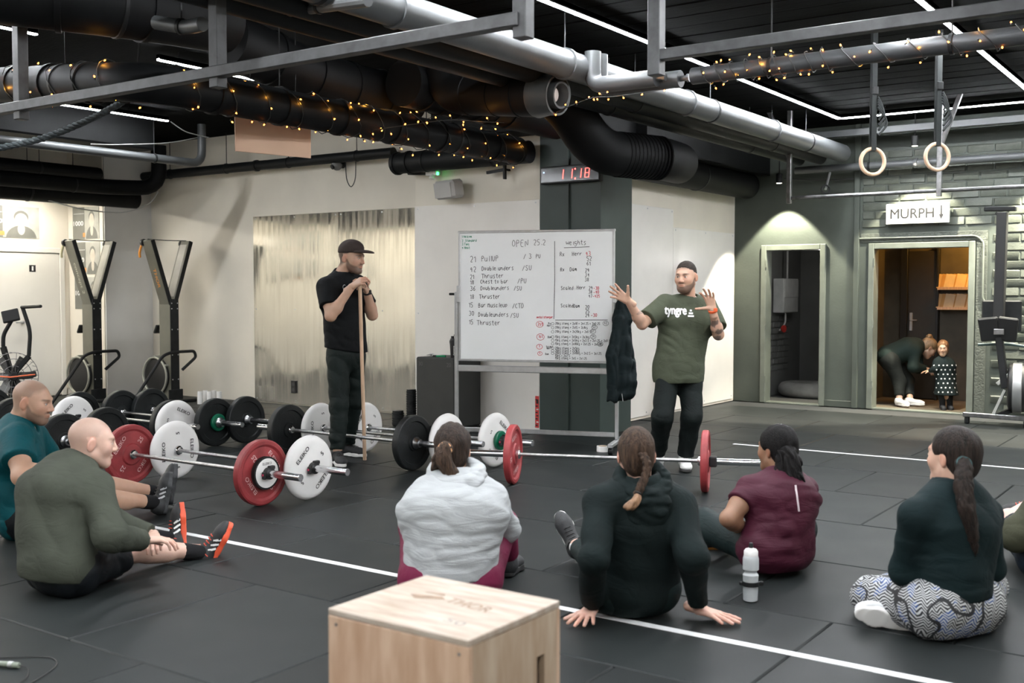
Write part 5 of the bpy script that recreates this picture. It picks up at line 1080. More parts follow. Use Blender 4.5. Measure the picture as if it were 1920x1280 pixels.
def surf(f, h, lo=None, hi=None, project=2):
    if lo is None: lo, hi = f.bounds()
    lo = np.asarray(lo, float)-2.5*h; hi = np.asarray(hi, float)+2.5*h
    B = 5; nb = np.maximum(1, np.ceil((hi-lo)/(h*B)).astype(int)); n = nb*B+1
    G = np.stack(np.meshgrid(*[np.arange(k) for k in nb], indexing='ij'), -1).reshape(-1, 3)
    cen = lo+(G+.5)*h*B; dv = f(cen); keep = G[np.abs(dv) < h*B*.95+.006]
    if not len(keep): return None
    mask = np.zeros(n, bool)
    o = np.stack(np.meshgrid(*[np.arange(B+1)]*3, indexing='ij'), -1).reshape(-1, 3)
    idx = (keep[:, None, :]*B+o[None]).reshape(-1, 3); mask[idx[:, 0], idx[:, 1], idx[:, 2]] = True
    I = np.argwhere(mask); D = np.full(n, np.nan, f32); D[mask] = f(lo+I*h)
    C8 = [D[i:n[0]-1+i, j:n[1]-1+j, k:n[2]-1+k] for i in (0, 1) for j in (0, 1) for k in (0, 1)]
    S = sum((c < 0).astype(np.int8) for c in C8); ok = ~np.isnan(sum(C8)); act = ok & (S > 0) & (S < 8)
    A = np.argwhere(act); vid = np.full(act.shape, -1, np.int32); vid[act] = np.arange(len(A))
    V = np.zeros((len(A), 3), f32); cnt = np.zeros(len(A), f32)
    cv = [c[act] for c in C8]; off = [np.array(q, f32) for q in ((0, 0, 0), (0, 0, 1), (0, 1, 0), (0, 1, 1), (1, 0, 0), (1, 0, 1), (1, 1, 0), (1, 1, 1))]
    for a, b in ((0, 1), (2, 3), (4, 5), (6, 7), (0, 2), (1, 3), (4, 6), (5, 7), (0, 4), (1, 5), (2, 6), (3, 7)):
        x = (cv[a] < 0) != (cv[b] < 0); t = np.where(x, cv[a]/np.where(x, cv[a]-cv[b], 1), 0)
        V += np.where(x[:, None], off[a]+(off[b]-off[a])*t[:, None], 0); cnt += x
    V = (lo+(A+V/cnt[:, None])*h).astype(f32)
    Q = []
    sg = D < 0; nn = ~np.isnan(D)
    for ax_ in range(3):
        s0 = [slice(1, -1)]*3; s1 = [slice(1, -1)]*3; s0[ax_] = slice(0, -1); s1[ax_] = slice(1, None)
        ch = (sg[tuple(s0)] != sg[tuple(s1)]) & nn[tuple(s0)] & nn[tuple(s1)]
        e = np.argwhere(ch)
        if not len(e): continue
        ins = sg[tuple(s0)][ch]; e = e+1; e[:, ax_] -= 1
        u_, v_ = [(1, 2), (2, 0), (0, 1)][ax_]
        q = []
        for du, dv_ in ((-1, -1), (0, -1), (0, 0), (-1, 0)):
            c = e.copy(); c[:, u_] += du; c[:, v_] += dv_; q.append(vid[c[:, 0], c[:, 1], c[:, 2]])
        q = np.stack(q, 1); q[~ins] = q[~ins][:, ::-1]; Q.append(q[(q >= 0).all(1)])
    Q = np.concatenate(Q) if Q else np.zeros((0, 4), int)
    e = h*.25
    K = np.array([(1, -1, -1), (-1, -1, 1), (-1, 1, -1), (1, 1, 1)], f32)
    for _ in range(project):
        g = sum(k[None]*f(V+k*e)[:, None] for k in K); d = f(V); gn = np.linalg.norm(g, axis=1)+1e-9
        st = np.clip(d/(gn/(4*e)), -h*.6, h*.6); V = V-g/gn[:, None]*st[:, None]
    return V, Q
def rot_rows(fwd, up=(0, 0, 1)):
    y = nrm(fwd); x = nrm(np.cross(y, np.asarray(up, float))); return np.array([x, y, np.cross(x, y)])
# ---------------------------------------------------------------- head
def head_sdf(fem=False, beard=0.0):
    s = SDF(); w_ = .95 if fem else 1.0
    s.el((0, -.014, .034), (.0755*w_, .097, .087), k=.001); s.el((0, .02, -.002), (.066*w_, .076, .083), k=.03); s.el((0, .034, -.056), (.05*w_, .057, .058), k=.03)
    s.el((0, .07, -.098), (.024*w_, .021, .019), k=.028)
    for q in (-1, 1):
        s.rc((q*.052*w_, -.004, -.052), (q*.018, .066, -.1), .021*w_, .017, k=.03)
        s.el((q*.04, .06, -.024), (.022, .02, .022), k=.035)
    s.rc((-.026, .088, .024), (.026, .088, .024), .011 if not fem else .009, k=.022)
    s.rc((0, .095, .014), (0, .113, -.028), .0085, .012, k=.013)
    for q in (-1, 1):
        s.el((q*.011, .103, -.034), (.0095, .012, .0085), k=.008)
        s.el((q*.031, .104, .004), (.017, .016, .0105), k=.014, sub=True)
        s.el((q*.031, .082, .003), (.0135, .0135, .0115), k=.004)
        Re = np.array(Matrix.Rotation(q*.35, 3, 'Z')@Matrix.Rotation(-.2, 3, 'X')).T
        s.el((q*.08*w_, -.012, -.004), (.0085, .021, .033), Re, k=.006); s.el((q*.09*w_, -.006, -.002), (.006, .011, .019), Re, k=.006, sub=True)
    s.el((0, .092, -.061), (.023, .0125, .0055), k=.006); s.el((0, .0905, -.0715), (.02, .0125, .0065), k=.006)
    s.rc((-.02, .103, -.066), (.02, .103, -.066), .0018, k=.003, sub=True)
    if beard > 0: s.el((0, .045, -.085), (.05, .048, .032), k=.02)
    return s
def head_colors(L, skin, hair=None, beard=None, stub=.0, lip=None, brow=None, bald=None, seed=0):
    """L: vertex coords in head space; returns rgb"""
    skin = np.asarray(skin); col = np.repeat(skin[None], len(L), 0); x, y, z = L.T; ax_ = np.abs(x)
    lip = skin*[.8, .58, .55] if lip is None else np.asarray(lip)
    def mixin(m, c): nonlocal col; m = np.clip(m, 0, 1)[:, None]; col = col*(1-m)+np.asarray(c)[None]*m
    mixin(.28*np.exp(-((ax_-.045)**2/.0006+(z+.025)**2/.0006))*(y > .03), skin*[1.0, .72, .68]); mixin(.35*np.exp(-((x)**2/.0003+(z+.033)**2/.0003))*(y > .09), skin*[1.0, .7, .66])
    mixin(.5*(ax_ > .076)*(np.abs(y+.01) < .035)*(np.abs(z) < .045), skin*[1.02, .7, .64])
    if beard is not None:
        hl = np.interp(y, [-.03, .0, .03, .06, .1, .12], [.02, .012, -.035, -.05, -.056, -.056])
        m = np.clip((hl-z)/.016, 0, 1)*np.clip((y+.004)/.012, 0, 1)*(z > -.14)
        mouth = np.exp(-((x/.024)**4+((z+.066)/.0085)**4)); m = m*(1-.9*mouth)
        mus = np.exp(-((x/.032)**4+((z+.05)/.008)**4))*(y > .06); m = np.maximum(m, .8*mus)
        mixin(m*beard[1], beard[0])
    mixin(.75*np.exp(-((x/.022)**4+((z+.066)/.0095)**4))*(y > .075), lip)
    br = skin*.35 if brow is None else np.asarray(brow)
    mixin(.85*np.exp(-(((ax_-.033)/.02)**4+((z-.0245+.12*(ax_-.033)**2*30)/.0055)**4))*(y > .06), br)
    for q in (-1, 1):
        r2 = ((x-q*.031)/.012)**2+((z-.002)/.0044)**2; mixin((r2 < 1)*(y > .083)*.95, (.62, .6, .57)); r3 = (x-q*.031)**2+(z-.003)**2; mixin((r3 < .0052**2)*(np.abs(z-.002) < .0046)*(y > .083), (.05, .035, .025))
        lid = np.exp(-(((x-q*.031)/.016)**4+((z-.0085)/.0022)**2))*(y > .08); mixin(.8*lid, skin*.25)
    if hair is not None:
        c, a, fr = hair; hl = np.interp(y, [-.11, -.06, -.02, .005, .03, .055, .08, .1], [-.075, -.07, -.045, .005, .05, .06, .068+fr, .078+fr])
        m = np.clip((z-hl+.006)/.03, 0, 1); ear = (ax_ > .074)*(z < .035)*(y > -.045); m = m*(1-ear)
        mixin(m*a, c)
    return col
# ---------------------------------------------------------------- hand
def hand_sdf(left, curl=(.25, .3, .35, .4), spread=.1, thumb=(.7, .25), curl2=None):
    s = SDF(); sx = 1 if left else -1
    s.rc((0, -.05, 0), (0, .012, 0), .0235, .0235, k=.012, u=(1, 0, 0), su=.84)
    K = [(.027, .090), (.0065, .096), (-.0135, .090), (-.031, .077)]; Ln = [(.043, .026, .021), (.047, .029, .022), (.043, .027, .021), (.033, .021, .019)]
    for i, (kx, ky) in enumerate(K):
        s.rc((sx*kx*.55, .012, 0), (sx*kx, ky, .001), .0145, .0112, k=.014)
        a = spread*(1.2, .25, -.6, -1.5)[i]; c = curl[i]; cs = (c*.75, c*1.1, c*.8) if curl2 is None else curl2[i]
        p = np.array([sx*kx, ky, .001]); th = 0; dx = math.sin(a)*sx; dy = math.cos(a)
        for j in range(3):
            th += cs[j]; d = np.array([dx*math.cos(th), dy*math.cos(th), -math.sin(th)]); q = p+d*Ln[i][j]
            r0 = (.0098, .009, .0082)[j]*(.9 if i == 3 else 1); s.rc(p, q, r0, r0*.92, k=.005); p = q
    t0, tc = thumb; p = np.array([sx*.017, .022, -.006]); yv = np.array([sx*math.sin(t0), math.cos(t0), -.25]); yv = nrm(yv)
    s.rc(p, p+yv*.042, .0155, .0125, k=.012); p = p+yv*.042
    for j, (L_, r0) in enumerate(((.034, .0112), (.027, .0098))):
        ang = t0*(1-.5*tc*(j+1)); d = nrm(np.array([sx*math.sin(ang), math.cos(ang), -.25-.35*tc*(j+1)])); s.rc(p, p+d*L_, r0, r0*.9, k=.006); p = p+d*L_
    return s
# ---------------------------------------------------------------- person
M_skin = pm('skin', (.84, .84, .84), .5, 0, .03, 30, .05, 120, attr='Col', sss=.12)
def set_col(me, col):
    at = me.attributes.new('Col', 'FLOAT_COLOR', 'POINT'); at.data.foreach_set('color', np.concatenate([col, np.ones((len(col), 1))], 1).astype(f32).ravel())
class Person:
    def __init__(s, label, base, skin, name='person'):
        s.label = label; s.base = np.array([base[0], base[1], 0.0]); s.skin = np.asarray(skin, float); s.J = {}; s.parts = []; s.pieces = []; s.body = SDF(); s.group = None; s.g = 1.0; s.a = 1.0; s.lg = 1.0
    def torso(s, t=0.0, S=None, hem=0.0, belly=0.0, chest=0.0, back=0.0):
        J = s.J; S = S or SDF(); g = s.g; pel, nb = J['pel'], J['nb']; us = nrm(J['shR']-J['shL']); uh = nrm(J['hiR']-J['hiL']); um = nrm(us+uh); ax_ = nrm(nb-pel); f = nrm(np.cross(ax_, us))*(1 if True else 1)
        f = nrm(np.cross(nb-pel, us)); s.f = f if f@s.front > 0 else -f; f = s.front-ax_*(s.front@ax_); f = nrm(f); s.fr = f
        w = pel+(nb-pel)*.36-f*J.get('slump', 0)*.6; c = pel+(nb-pel)*.68-f*J.get('slump', 0); q = pel+(nb-pel)*.88-f*J.get('slump', 0)*.55
        S.rc(pel, w, .122*g+t, .108*g+t, k=.05, u=uh, su=.76); S.rc(w, c, .108*g+t, .122*g+t, k=.05, u=um, su=.74); S.rc(c, q, .122*g+t, .082*g+t, k=.05, u=us, su=.62)
        if belly: S.el(w+f*.05, (.14*g+t, .11*g+t+belly, .13*g), np.array([um, f, np.cross(um, f)]), k=.06)
        if chest:
            for sd in ('shL', 'shR'): S.el(c+(J[sd]-q)*.42+f*(.055+chest), (.07+t, .06+t, .065+t), k=.05)
        for sd in ('shL', 'shR'): S.rc(q+(nb-q)*.4, J[sd], .058*g+t, .046*s.a+t*.7, k=.06)
        s.mid = (w, c, q)
        return S
    def build_body(s, legs=True, foot=False):
        J = s.J; B = s.torso(0.0); a = s.a; l = s.lg
        for sd in 'LR':
            sh, el_, wr = J['sh'+sd], J['el'+sd], J['wr'+sd]; hi, kn, an = J['hi'+sd], J['kn'+sd], J['an'+sd]
            B.el(sh, (.056*a,)*3, k=.03); B.rc(sh, el_, .05*a, .04*a, k=.03); B.el(sh+(el_-sh)*.55, (.046*a,)*3, k=.03)
            B.rc(el_, wr, .041*a, .0275*a, k=.02); B.el(el_+(wr-el_)*.28, (.043*a, .043*a, .043*a), k=.03)
            B.rc(hi, kn, .088*l, .057*l, k=.05); B.rc(kn, an, .054*l, .037*l, k=.03); B.el(kn, (.058*l,)*3, k=.03)
            d = nrm(an-kn); cb = J.get('calf'+sd)
            if cb is not None: B.rc(kn+(an-kn)*.2+cb*.022, kn+(an-kn)*.45+cb*.02, .047*l, .04*l, k=.04)
        s.B = B
    def head(s, c, face, up=(0, 0, 1), sc=1.0, fem=False, beard=None, hair=None, stub=0, brow=None, neck=.056, lip=None, hh=.0048):
        R = rot_rows(face, up); s.hc, s.hR, s.hs = np.asarray(c, float), R, sc; nb = s.J['nb']
        H = SDF(); H.grp(head_sdf(fem, 1.0 if (beard and beard[1] > .8) else 0), c, R, sc, .15, k=.001)
        top = c+(np.array([0, -.03, -.045])@R)*sc; H.rc(top, nb-nrm(nb-c)*-.02, neck*sc, neck*1.08*sc, k=.035)
        if not fem: H.el((top+nb)/2+s.front*.02, (.03, .03, .05), k=.04)
        lo = np.minimum(c-.16*sc, nb-.08); hi = np.maximum(c+.16*sc, nb+.05); V, Q = surf(H, hh*max(sc, .7), lo, hi)
        L = (V-c)@R.T/sc; s.pieces.append((V, Q, head_colors(L, s.skin, hair, beard, lip=lip, brow=brow)))
    def hand(s, sd, dirn, palm, sc=1.0, **k):
        wr = s.J['wr'+sd]; y = nrm(dirn); z = -np.asarray(palm, float); z = nrm(z-y*(z@y)); x = np.cross(y, z)
        # thumb on +x for a right hand seen with z = back of hand
        R = np.array([x, y, z]); H = SDF(); H.grp(hand_sdf(sd == 'L', **k), wr, R, sc, .26, k=.001); V, Q = surf(H, .0042*sc, wr-.24*sc, wr+.24*sc)
        L = (V-wr)@R.T/sc; col = np.repeat(s.skin[None], len(V), 0); m = np.clip((L[:, 1]-.08)/.06, 0, 1)[:, None]; col = col*(1-.25*m)+s.skin*[1.0, .72, .68]*.25*m; s.pieces.append((V, Q, col))
    def finish(s, h=.0095):
        V, Q = surf(s.B, h); Vs, Qs, Cs = [V], [Q], [np.repeat(s.skin[None], len(V), 0)]; n = len(V)
        if hasattr(s, 'paint'): Cs[0] = s.paint(V, Cs[0])
        for v, q, c in s.pieces: Vs.append(v); Qs.append(q+n); Cs.append(c); n += len(v)
        me = mesh_from('person', np.concatenate(Vs)-s.base, np.concatenate(Qs)); set_col(me, np.concatenate(Cs)); me.polygons.foreach_set('use_smooth', [True]*len(me.polygons))
        o = link('person', me, M_skin, None, s.base); tag(o, s.label, 'person', s.group); s.o = o; return o
    def wear(s, name, S, mat, h=.0095, parent=None, col=None, label=None):
        V, Q = surf(S, h); me = mesh_from(name, V-s.base, Q); me.polygons.foreach_set('use_smooth', [True]*len(me.polygons))
        if col is not None: set_col(me, col(V))
        o = link(name, me, mat, parent or s.o)
        if label: o['label'] = label
        return o
    # garments -------------------------------------------------------
    def sleeve(s, S, sd, frac=1.0, r=(.066, .058, .05), fore=0.0, k=.035, flare=0.0):
        k = min(k, .034)
        J = s.J; sh, el_, wr = J['sh'+sd], J['el'+sd], J['wr'+sd]; a = s.a
        if frac < 1: e = sh+(el_-sh)*frac; S.rc(sh, e+(e-sh)*.2, r[0]*a, r[1]*a+flare, k=k, clips=[(e, nrm(el_-sh))])
        else:
            S.rc(sh, el_, r[0]*a, r[1]*a, k=k)
            if fore > 0: e = el_+(wr-el_)*fore; S.rc(el_, e+nrm(wr-el_)*.03, r[1]*a, r[2]*a, k=k, clips=[(e, nrm(wr-el_))])
    def leg(s, S, sd, upto='an', frac=1.0, r=(.1, .075, .06), k=.045):
        J = s.J; hi, kn, an = J['hi'+sd], J['kn'+sd], J['an'+sd]; l = s.lg
        if upto == 'kn': e = hi+(kn-hi)*frac; S.rc(hi, e+(e-hi)*.15, r[0]*l, r[1]*l, k=k, clips=[(e, nrm(kn-hi))])
        else: S.rc(hi, kn, r[0]*l, r[1]*l, k=k); e = kn+(an-kn)*frac; S.rc(kn, e+nrm(an-kn)*.02, r[1]*l, r[2]*l, k=k, clips=[(e, nrm(an-kn))])
    def shoe(s, sd, toe, up, mats, sc=1.0, laces=None, stripes=None, sock=None, sockh=.1, name='shoe', lab=None):
        an = s.J['an'+sd]; y = nrm(toe); z = np.asarray(up, float); z = nrm(z-y*(z@y)); x = np.cross(y, z); R = np.array([x, y, z]); o = an-z*.088*sc
        W = lambda p: o+(np.asarray(p, float)*sc)@R
        U = SDF(); U.rc(W((0, -.02, .055)), W((0, .13, .036)), .043*sc, .033*sc, k=.001, u=x, su=.92); U.el(W((0, .135, .034)), np.array((.046, .072, .034))*sc, R, k=.03); U.el(W((0, -.03, .045)), np.array((.037, .042, .05))*sc, R, k=.03)
        U.rc(W((0, -.012, .06)), W((0, -.004, .125)), .041*sc, .043*sc, k=.03, clips=[(W((0, 0, .1)), nrm(W((0, -.25, 1))-o))]); U.post = [(W((0, 0, .014)), -z)]
        if sock:
            K = SDF(); kn = s.J['kn'+sd]; d = nrm(kn-an); K.rc(an-z*.03*sc, an+d*sockh, .037*s.lg+.004, .038*s.lg+.006, k=.01, clips=[(an+d*sockh*.97, d)]); s.wear('sock', K, sock, .0075)
        sh = s.wear(name, U, mats[0], .0065, label=lab)
        T = SDF(); fl_ = (z, W((0, 0, .012)), .013*sc)
        for p, q, r0, r1 in (((0, -.032, 0), (0, .05, 0), .038, .037), ((0, .05, 0), (.004, .12, 0), .037, .047), ((.004, .12, 0), (.004, .172, 0), .047, .036)): T.rc(W(p), W(q), r0*sc, r1*sc, k=.012, flat=fl_)
        s.wear('sole', T, mats[1], .0065, parent=sh)
        if laces is not None:
            b_ = MB()
            for i in range(5):
                y_ = .02+.02*i; zt = .094-.2*(y_-.0)*.9; P = [W((-.03, y_, zt-.018)), W((-.012, y_+.006, zt+.004)), W((.012, y_+.006, zt+.004)), W((.03, y_, zt-.018))]; b_.tube(spline(P, 3), .003*sc, 5)
            for q in (-1, 1): b_.tube(spline([W((0, .02, .098)), W((q*.03, .03, .105)), W((q*.045, .01, .08)), W((q*.05, 0, .055))], 4), .0028*sc, 5)
            b_.build('laces', laces, sh)
        if stripes is not None:
            for i in range(3):
                b_ = MB(); 
                for q in (-1, 1):
                    P = [W((q*(.0435+.004*t), .03+.028*i+.022*t, .028+.04*(1-t))) for t in (0, .5, 1)]; P2 = []
                    for p in P:
                        for _ in range(3): g = np.array([float(U((p+e*.002)[None])[0]-U((p-e*.002)[None])[0]) for e in np.eye(3)]); g = g/(np.linalg.norm(g)+1e-9); p = p-g*(float(U(p[None])[0])-.0012)
                        P2.append(p)
                    ribbon(b_, P2, nrm(x*q), .012*sc)
                b_.build('stripe', stripes, sh)
        return sh
def cloth(name, col, rough=.85, var=.1, sc=9, bump=.12, bs=200, wr=.18, ws=6.0, wst=(1, 1, 1.6), **k): return pm(name, col, rough, 0, var, sc, bump, bs, spec=.2, wr=wr, ws=ws, wst=wst, **k)

M_hbr = pm('brown_hair', (.05, .03, .021), .6, 0, .45, 14, 1.0, 40, stretch=(7, 7, .8), spec=.25)
M_hdk = pm('dark_hair', (.009, .0075, .0075), .6, 0, .45, 14, 1.0, 40, stretch=(7, 7, .8), spec=.2)
M_hlb = pm('light_brown_hair', (.09, .052, .032), .6, 0, .45, 14, 1.0, 40, stretch=(7, 7, .8), spec=.25)
def hair_cap(p, mat, vol=0.0, low=-.075, h=.006, seed=3, amp=.004):
    W = lambda v: p.hc+(np.asarray(v, float)*p.hs)@p.hR; R_ = p.hR; s = p.hs
    S = SDF(); S.el(W((0, -.02, .036)), np.array((.083+vol, .106+vol, .096+vol))*s, R_, k=.01); S.el(W((0, -.06, -.03)), np.array((.066+vol, .05+vol, .06))*s, R_, k=.04)
    S.el(W((0, .118, -.03)), np.array((.085, .085, .115))*s, R_, k=.02, sub=True)
    for q in (-1, 1): S.el(W((q*.1, .01, -.03)), np.array((.04, .04, .05))*s, R_, k=.015, sub=True)
    S.fold = [fold_noise(seed, amp, 55, p.hR[0], .2)]; S.post = [(W((0, 0, low)), -(R_[2]-R_[1]*.5))]
    return p.wear('hair', S, mat, h)
def strand(p, pts, rad, mat, name='ponytail', parent=None, h=.006, seed=5, amp=.006, u=None):
    S = SDF(); P = spline(pts, 5); n = len(P); R = np.interp(np.linspace(0, 1, n), np.linspace(0, 1, len(rad)), rad)
    for i in range(n-1): S.rc(P[i], P[i+1], R[i], R[i+1], k=.012)
    ax_ = nrm(np.asarray(pts[-1])-np.asarray(pts[0])); S.fold = [fold_noise(seed, amp, 110, np.cross(ax_, FH), .15)]
    return p.wear(name, S, mat, h, parent=parent)

def hood(p, mat, nb0, rr=.1, tr=.036, drop=.05, lobe=(.1, .045, .07), seed=1, rows=None, low=0.0, off=0.0):
    S = SDF(); f = p.front; nb = nb0-f*off+ZZ*off*.4; r_ = nrm(np.cross(f, ZZ)); n = 18; P = []
    for i in range(n): t = i/n*6.283; P.append(nb+ZZ*(.03-drop*math.cos(t))+r_*math.sin(t)*rr-f*math.cos(t)*rr*.85)
    for i in range(n): c = (1+math.cos(i/n*6.283))/2; S.rc(P[i], P[(i+1) % n], tr*(.72+.5*c), tr*(.72+.5*c), k=.015)
    Rl = np.array([r_, -f, ZZ]); S.el(nb-f*(rr*.95)-ZZ*(.065+low), lobe, Rl, k=.03); S.rc(nb-f*rr*.95-ZZ*.05, nb-f*rr*.8-ZZ*(.13+low), .04, .018, k=.04, u=r_, su=.5)
    S.rc(nb+ZZ*.2+f*.02, nb+ZZ*.0+f*.02, rr*.72, rr*.5, k=.015, sub=True)
    S.fold = [fold_noise(seed, .011, 42, ZZ+r_*.4, .5), fold_noise(seed+1, .006, 75, ZZ, .4)]
    return p.wear('hood', S, mat, .0075)
def print_on(S, mb, s_, o, ux, uy, size, dirn, bold=.0, width=None, off=.003):
    V, Fs = text_mesh(s_, bold); c = (V.max(0)+V.min(0))/2; sx = width/(V[:, 0].max()-V[:, 0].min()) if width else size
    P = np.array([np.asarray(o)+nrm(ux)*(v[0]-c[0])*sx+nrm(uy)*(v[1]-c[1])*size for v in V], f32); mb.add(cast(S, P, dirn, off), Fs)
def cast(S, P, dirn, off=.003):
    P = np.asarray(P, f32).copy(); d = nrm(dirn).astype(f32)
    for _ in range(40): P += d*np.clip(S(P)-off, -.05, .03)[:, None]*.8
    return P
# ================================================================== the coach in the green shirt
p = Person('standing man in an olive green T-shirt gesturing with both hands', fl(1258, 876)[:2], (.62, .38, .27)); J = p.J
p.front = cdir(-.28, 0, -.96)
J['pel'] = dep(1274, 682, 8.75); J['nb'] = dep(1290, 563, 8.76)
J['hiR'] = dep(1253, 690, 8.72); J['hiL'] = dep(1295, 690, 8.78)
J['shR'] = dep(1247, 571, 8.66); J['shL'] = dep(1325, 573, 8.80)
J['elR'] = nx(J['shR'], 1204, 607, .285, -1); J['wrR'] = nx(J['elR'], 1178, 564, .25, -1)
J['elL'] = nx(J['shL'], 1347, 627, .285, -1); J['wrL'] = nx(J['elL'], 1336, 581, .245, -1)
J['anR'] = fl(1232, 875)+[0, 0, .095]; J['anL'] = fl(1284, 879)+[0, 0, .095]
J['knR'] = nx(J['hiR'], 1243, 780, .40, -1); J['knL'] = nx(J['hiL'], 1297, 780, .40, -1)
p.a = 1.06; p.g = 1.08
def tattoo(V, C):
    L = V-J['elL']; d = nrm(J['wrL']-J['elL']); t = L@d; n = np.sin(V[:, 0]*75+np.sin(V[:, 2]*60)*1.6)+np.sin(V[:, 2]*90+np.sin(V[:, 1]*50)*1.5)
    m = ((t > -.09) & (t < .16) & (np.linalg.norm(L-t[:, None]*d, axis=1) < .075) & (n > .15)).astype(float)*.75
    L2 = V-J['elR']; d2 = nrm(J['wrR']-J['elR']); t2 = L2@d2; m += ((t2 > .06) & (t2 < .13) & (np.linalg.norm(L2-t2[:, None]*d2, axis=1) < .06) & (n > .9))*.5
    m = np.clip(m, 0, 1)[:, None]; return C*(1-m)+np.array([.09, .085, .085])*m
p.paint = tattoo
p.build_body()
p.head(dep(1286, 519, 8.68), cdir(-.5, -.04, -.86), sc=1.02, beard=((.10, .058, .04), .86), hair=((.045, .03, .022), .95, -.006), brow=(.06, .04, .03))
p.hand('R', cdir(-.8, .56, -.25), cdir(.25, -.35, -.9), curl=(.22, .18, .2, .28), spread=.2, thumb=(.9, .1), sc=1.03)
p.hand('L', cdir(-.3, .93, -.1), cdir(-.45, .05, -.9), curl=(.4, .3, .3, .35), spread=.22, thumb=(1.35, .0), sc=1.03)
p.finish()
S = p.torso(.022); S.rc(p.mid[1], dep(1273, 693, 8.75), .13, .148, k=.04, u=nrm(J['shR']-J['shL']), su=.76)
S.rc(dep(1276, 640, 8.75), dep(1272, 706, 8.75), .15, .172, k=.03, u=nrm(J['shR']-J['shL']), su=.8, clips=[(dep(1272, 716, 8.75), -ZZ)])
for sd in 'LR': p.sleeve(S, sd, .78, (.078, .082, 0), k=.05)
S.post = [(dep(1272, 716, 8.75), -ZZ)]; S.rc(J['nb']+ZZ*.01, J['nb']+p.front*.03-ZZ*.02, .066, .072, k=.03)
S.rc(J['nb']+ZZ*.1+p.front*.03, J['nb']+ZZ*.025+p.front*.02, .078, .07, k=.01, sub=True)
S.fold = [fold_noise(3, .007, 16, ZZ*.4+RT*.8, .6), fold_noise(5, .012, 34, ZZ+RT*.5, .4, dep(1250, 640, 8.6), .14), fold_noise(8, .01, 30, ZZ+RT*.3, .4, dep(1300, 690, 8.6), .16)]
M_ot = cloth('olive_tshirt', (.062, .072, .047)); sh = p.wear('tshirt', S, M_ot)
mb = MB(); ux_ = nrm(J['shL']-J['shR']); o_ = dep(1268, 586, 8.4); [print_on(S, mb, 'tyngre', o_+ux_*dx_+ZZ*dz_, ux_, ZZ, .1, cdir(.12, 0, 1), 0, .195, .003+.0003*i) for i, (dx_, dz_) in enumerate(((-.004, 0), (.004, 0), (0, .0035), (0, -.0035), (0, 0)))]
for i, w_ in enumerate((.016, .032, .046)):
    c_ = o_+ux_*.138-ZZ*(.004+.022*(i-1)); q = [c_+ux_*a-ZZ*b for a, b in ((-w_/2*1.2, .008), (w_/2*1.2, .008), (w_/2*1.2, -.006), (-w_/2*1.2, -.006))]; P_ = cast(S, np.array(q), cdir(.12, 0, 1)); mb.add(P_, [(0, 1, 2, 3)])
mb.build('lettering', M_wink, sh, smooth=0)
S = SDF(); uh = nrm(J['hiR']-J['hiL']); S.rc(J['pel']+ZZ*.1, J['pel']-ZZ*.02, .125, .135, k=.04, u=uh, su=.8)
for sd in 'LR': p.leg(S, sd, 'an', .93, (.098, .082, .066), k=.03)
S.rc(J['pel']-ZZ*.05, J['pel']-ZZ*.2, .09, .045, k=.05)
S.fold = [fold_noise(21, .008, 20, ZZ+RT*.4, .5)]+[fold_noise(22+i, .010, 40, ZZ, .35, J['an'+sd]+ZZ*.09, .12) for i, sd in enumerate('LR')]+[fold_noise(32+i, .005, 34, ZZ+RT*.3, .4, J['kn'+sd], .13) for i, sd in enumerate('LR')]
M_trk = cloth('black_green_trousers', (.005, .009, .0085), .7, .2, 7, .15); p.wear('trousers', S, M_trk)
M_ws = pm('white_shoe', (.72, .72, .7), .5, 0, .06, 20, .1, 80); M_dsole = pm('dark_sole', (.03, .03, .03), .6)
p.shoe('R', cdir(-.45, 0, -.7), ZZ, (M_ws, M_white), laces=M_wink); p.shoe('L', cdir(-.08, 0, -1), ZZ, (M_ws, M_dsole), laces=M_wink)
b_ = MB(); d = nrm(J['wrL']-J['elL']); b_.lathe(J['wrL']-d*.012, d, [(0, .032), (.002, .036), (.018, .036), (.02, .032)], 20); b_.box(J['wrL']+cdir(.5, 0, -.8)*.034, (.03, .012, .03), .004, (RT, FH, ZZ)); b_.build('wrist_band', pm('orange_watch', (.8, .12, .03), .45), p.o)
W = lambda v: p.hc+(np.asarray(v, float)*p.hs)@p.hR
S = SDF(); S.el(W((0, -.014, .037)), np.array((.0772, .0985, .0905))*p.hs, p.hR, k=.01); S.el(W((0, .125, -.004)), np.array((.095, .072, .09))*p.hs, p.hR, k=.02, sub=True)
for q in (-1, 1): S.el(W((q*.09, .005, -.03)), np.array((.035, .045, .055))*p.hs, p.hR, k=.012, sub=True)
S.post = [(W((0, -.02, .022)), -(p.hR[2]*.97-p.hR[1]*.25))]; S.fold = [fold_noise(301, .002, 160)]; p.wear('hair', S, pm('short_dark_hair', (.035, .025, .019), .7, 0, .3, 60, .6, 200, spec=.2), .005)
